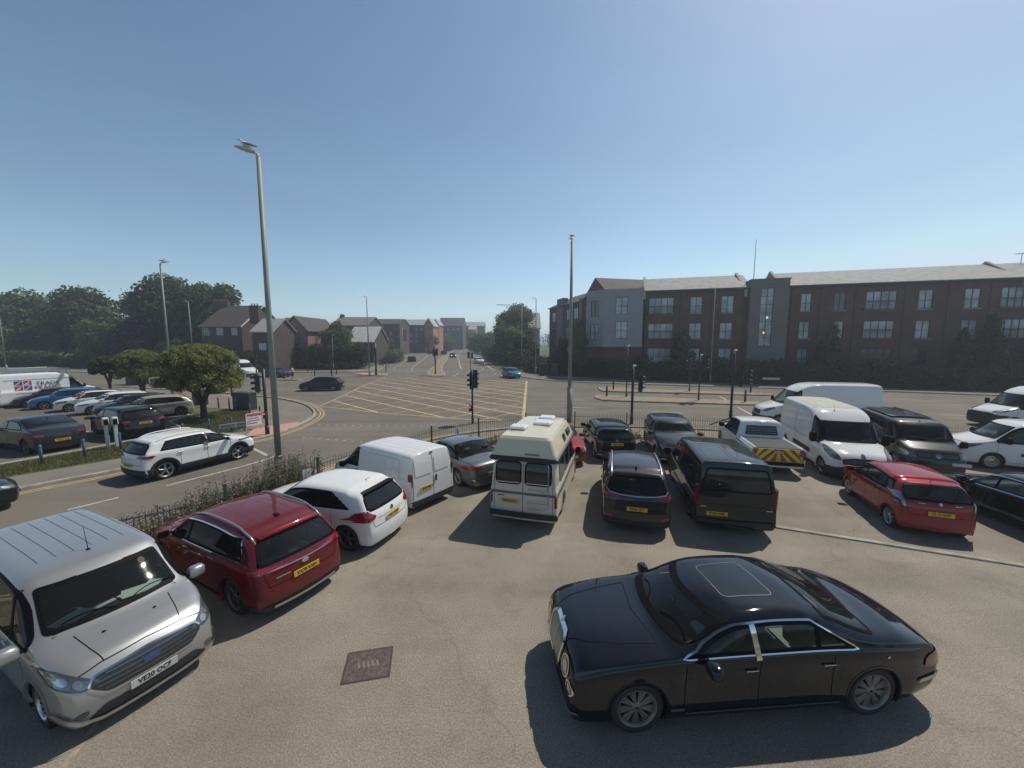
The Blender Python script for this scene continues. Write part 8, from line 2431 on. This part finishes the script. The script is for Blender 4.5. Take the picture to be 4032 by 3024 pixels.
# short grass tufts on the verges
def tufts(name, polys, n, h, m):
    V = []
    while len(V) < n * 4:
        P = polys[int(rng.random() * len(polys))]; xs = [p[0] for p in P]; ys = [p[1] for p in P]
        x, y = min(xs) + (max(xs) - min(xs)) * rng.random(), min(ys) + (max(ys) - min(ys)) * rng.random()
        if not inside((x, y), P): continue
        a = rng.random() * 6.28; w = .010 + .012 * rng.random(); hh = h * (.5 + rng.random()); lx, ly = rng.normal() * .04, rng.normal() * .04
        dx, dy = math.cos(a) * w, math.sin(a) * w
        V += [(x - dx, y - dy, .02), (x + dx, y + dy, .02), (x + lx + dx * .3, y + ly + dy * .3, hh + .02), (x + lx - dx * .3, y + ly - dy * .3, hh + .02)]
    o = leaf_obj(name, np.array(V), m); o['kind'] = 'stuff'
NG = [(-22.5, 9.5), (-19.0, 14.3), (-17.1, 16.8), (-16.0, 19.4), (-15.75, 21.6), (-15.9, 23.3), (-16.8, 25.2), (-19.0, 27.6), (-21.2, 28.7), (-22.0, 26.6), (-21.3, 24.2), (-19.1, 22.4), (-19.1, 20.2), (-19.9, 17.6), (-21.1, 15.1), (-23.5, 11)]
tufts('grass_blades', [NG], 30000, .07, leafmat('grass_blade', (.085, .105, .032), (.185, .175, .075), 1.0))

# ---------------------------------------------------------------- the person on the island
def person(x, y, hd):
    t = thing('person', 'person in a pale pink top and dark skirt standing on the small far traffic island', 'person', (x, y, .12), hd)
    sk = mat('skin', (.42, .24, .17), .6); tp = mat('pale_pink_top', (.62, .50, .48), .8); dk = mat('dark_skirt', (.02, .02, .03), .8)
    m = MB()
    for s in (-.085, .085): m.tube([(0, s, .06), (0.01, s, .28), (0, s, .48), (0, s * .95, .85)], [.04, .055, .06, .085], 10); m.tube([(-.06, s, .03), (.16, s, .03)], [.045, .035], 8)
    m.tube([(0, 0, .82), (0, 0, 1.05), (0, 0, 1.30), (0, 0, 1.42), (0, 0, 1.50)], [.15, .13, .16, .11, .05], 14); m.tube([(0, 0, 1.46), (.01, 0, 1.54)], .05, 10)
    m.blob((.015, 0, 1.63), (.095, .078, .12), 14, 10); m.blob((.11, 0, 1.62), (.02, .014, .02), 6, 4)
    for s in (-1, 1):
        m.tube([(0, s * .17, 1.40), (.02, s * .22, 1.14), (.12, s * .20, .95), (.16, s * .19, .88)], [.05, .042, .032, .026], 8)
        for k in range(4): m.tube([(.16, s * (.165 + .016 * k), .88), (.18, s * (.165 + .016 * k), .80 + .006 * abs(k - 1.5))], .009, 5)
        m.tube([(.15, s * .16, .90), (.19, s * .15, .85)], .010, 5)
    m.build('body', sk, t, True)
    m = MB(); m.lathe([(.16, .98), (.165, 1.1), (.185, 1.32), (.16, 1.43), (.07, 1.49)], n=16, sc=(.8, 1.05))
    for s in (-1, 1): m.tube([(0, s * .16, 1.41), (.02, s * .22, 1.20)], [.065, .058], 8)
    m.build('top', tp, t, True)
    m = MB(); m.lathe([(.20, .42), (.18, .7), (.165, 1.0)], n=16, sc=(.85, 1.0)); m.build('skirt', dk, t, True)
    m = MB(); m.blob((-.015, 0, 1.66), (.105, .09, .115), 12, 8); m.blob((-.07, 0, 1.55), (.05, .08, .10), 8, 6); m.build('hair', mat('brown_hair', (.09, .05, .03), .8), t, True)
person(-28.9, 51.0, R(200))

# ---------------------------------------------------------------- thin air haze
hz = MB(); hz.box((0, 875, 13), (3800, 2250, 30)); ho = hz.build('haze', bpy.data.materials.new('haze')); ho['kind'] = 'stuff'
hm = ho.data.materials[0]; hm.use_nodes = True; nt = hm.node_tree; nt.nodes.clear()
oo = nt.nodes.new('ShaderNodeOutputMaterial'); pv = nt.nodes.new('ShaderNodeVolumePrincipled'); pv.inputs['Color'].default_value = (.80, .88, 1.0, 1); pv.inputs['Density'].default_value = .0012; pv.inputs['Anisotropy'].default_value = .3
nt.links.new(pv.outputs[0], oo.inputs['Volume'])
ho.location = (0, 0, 0)
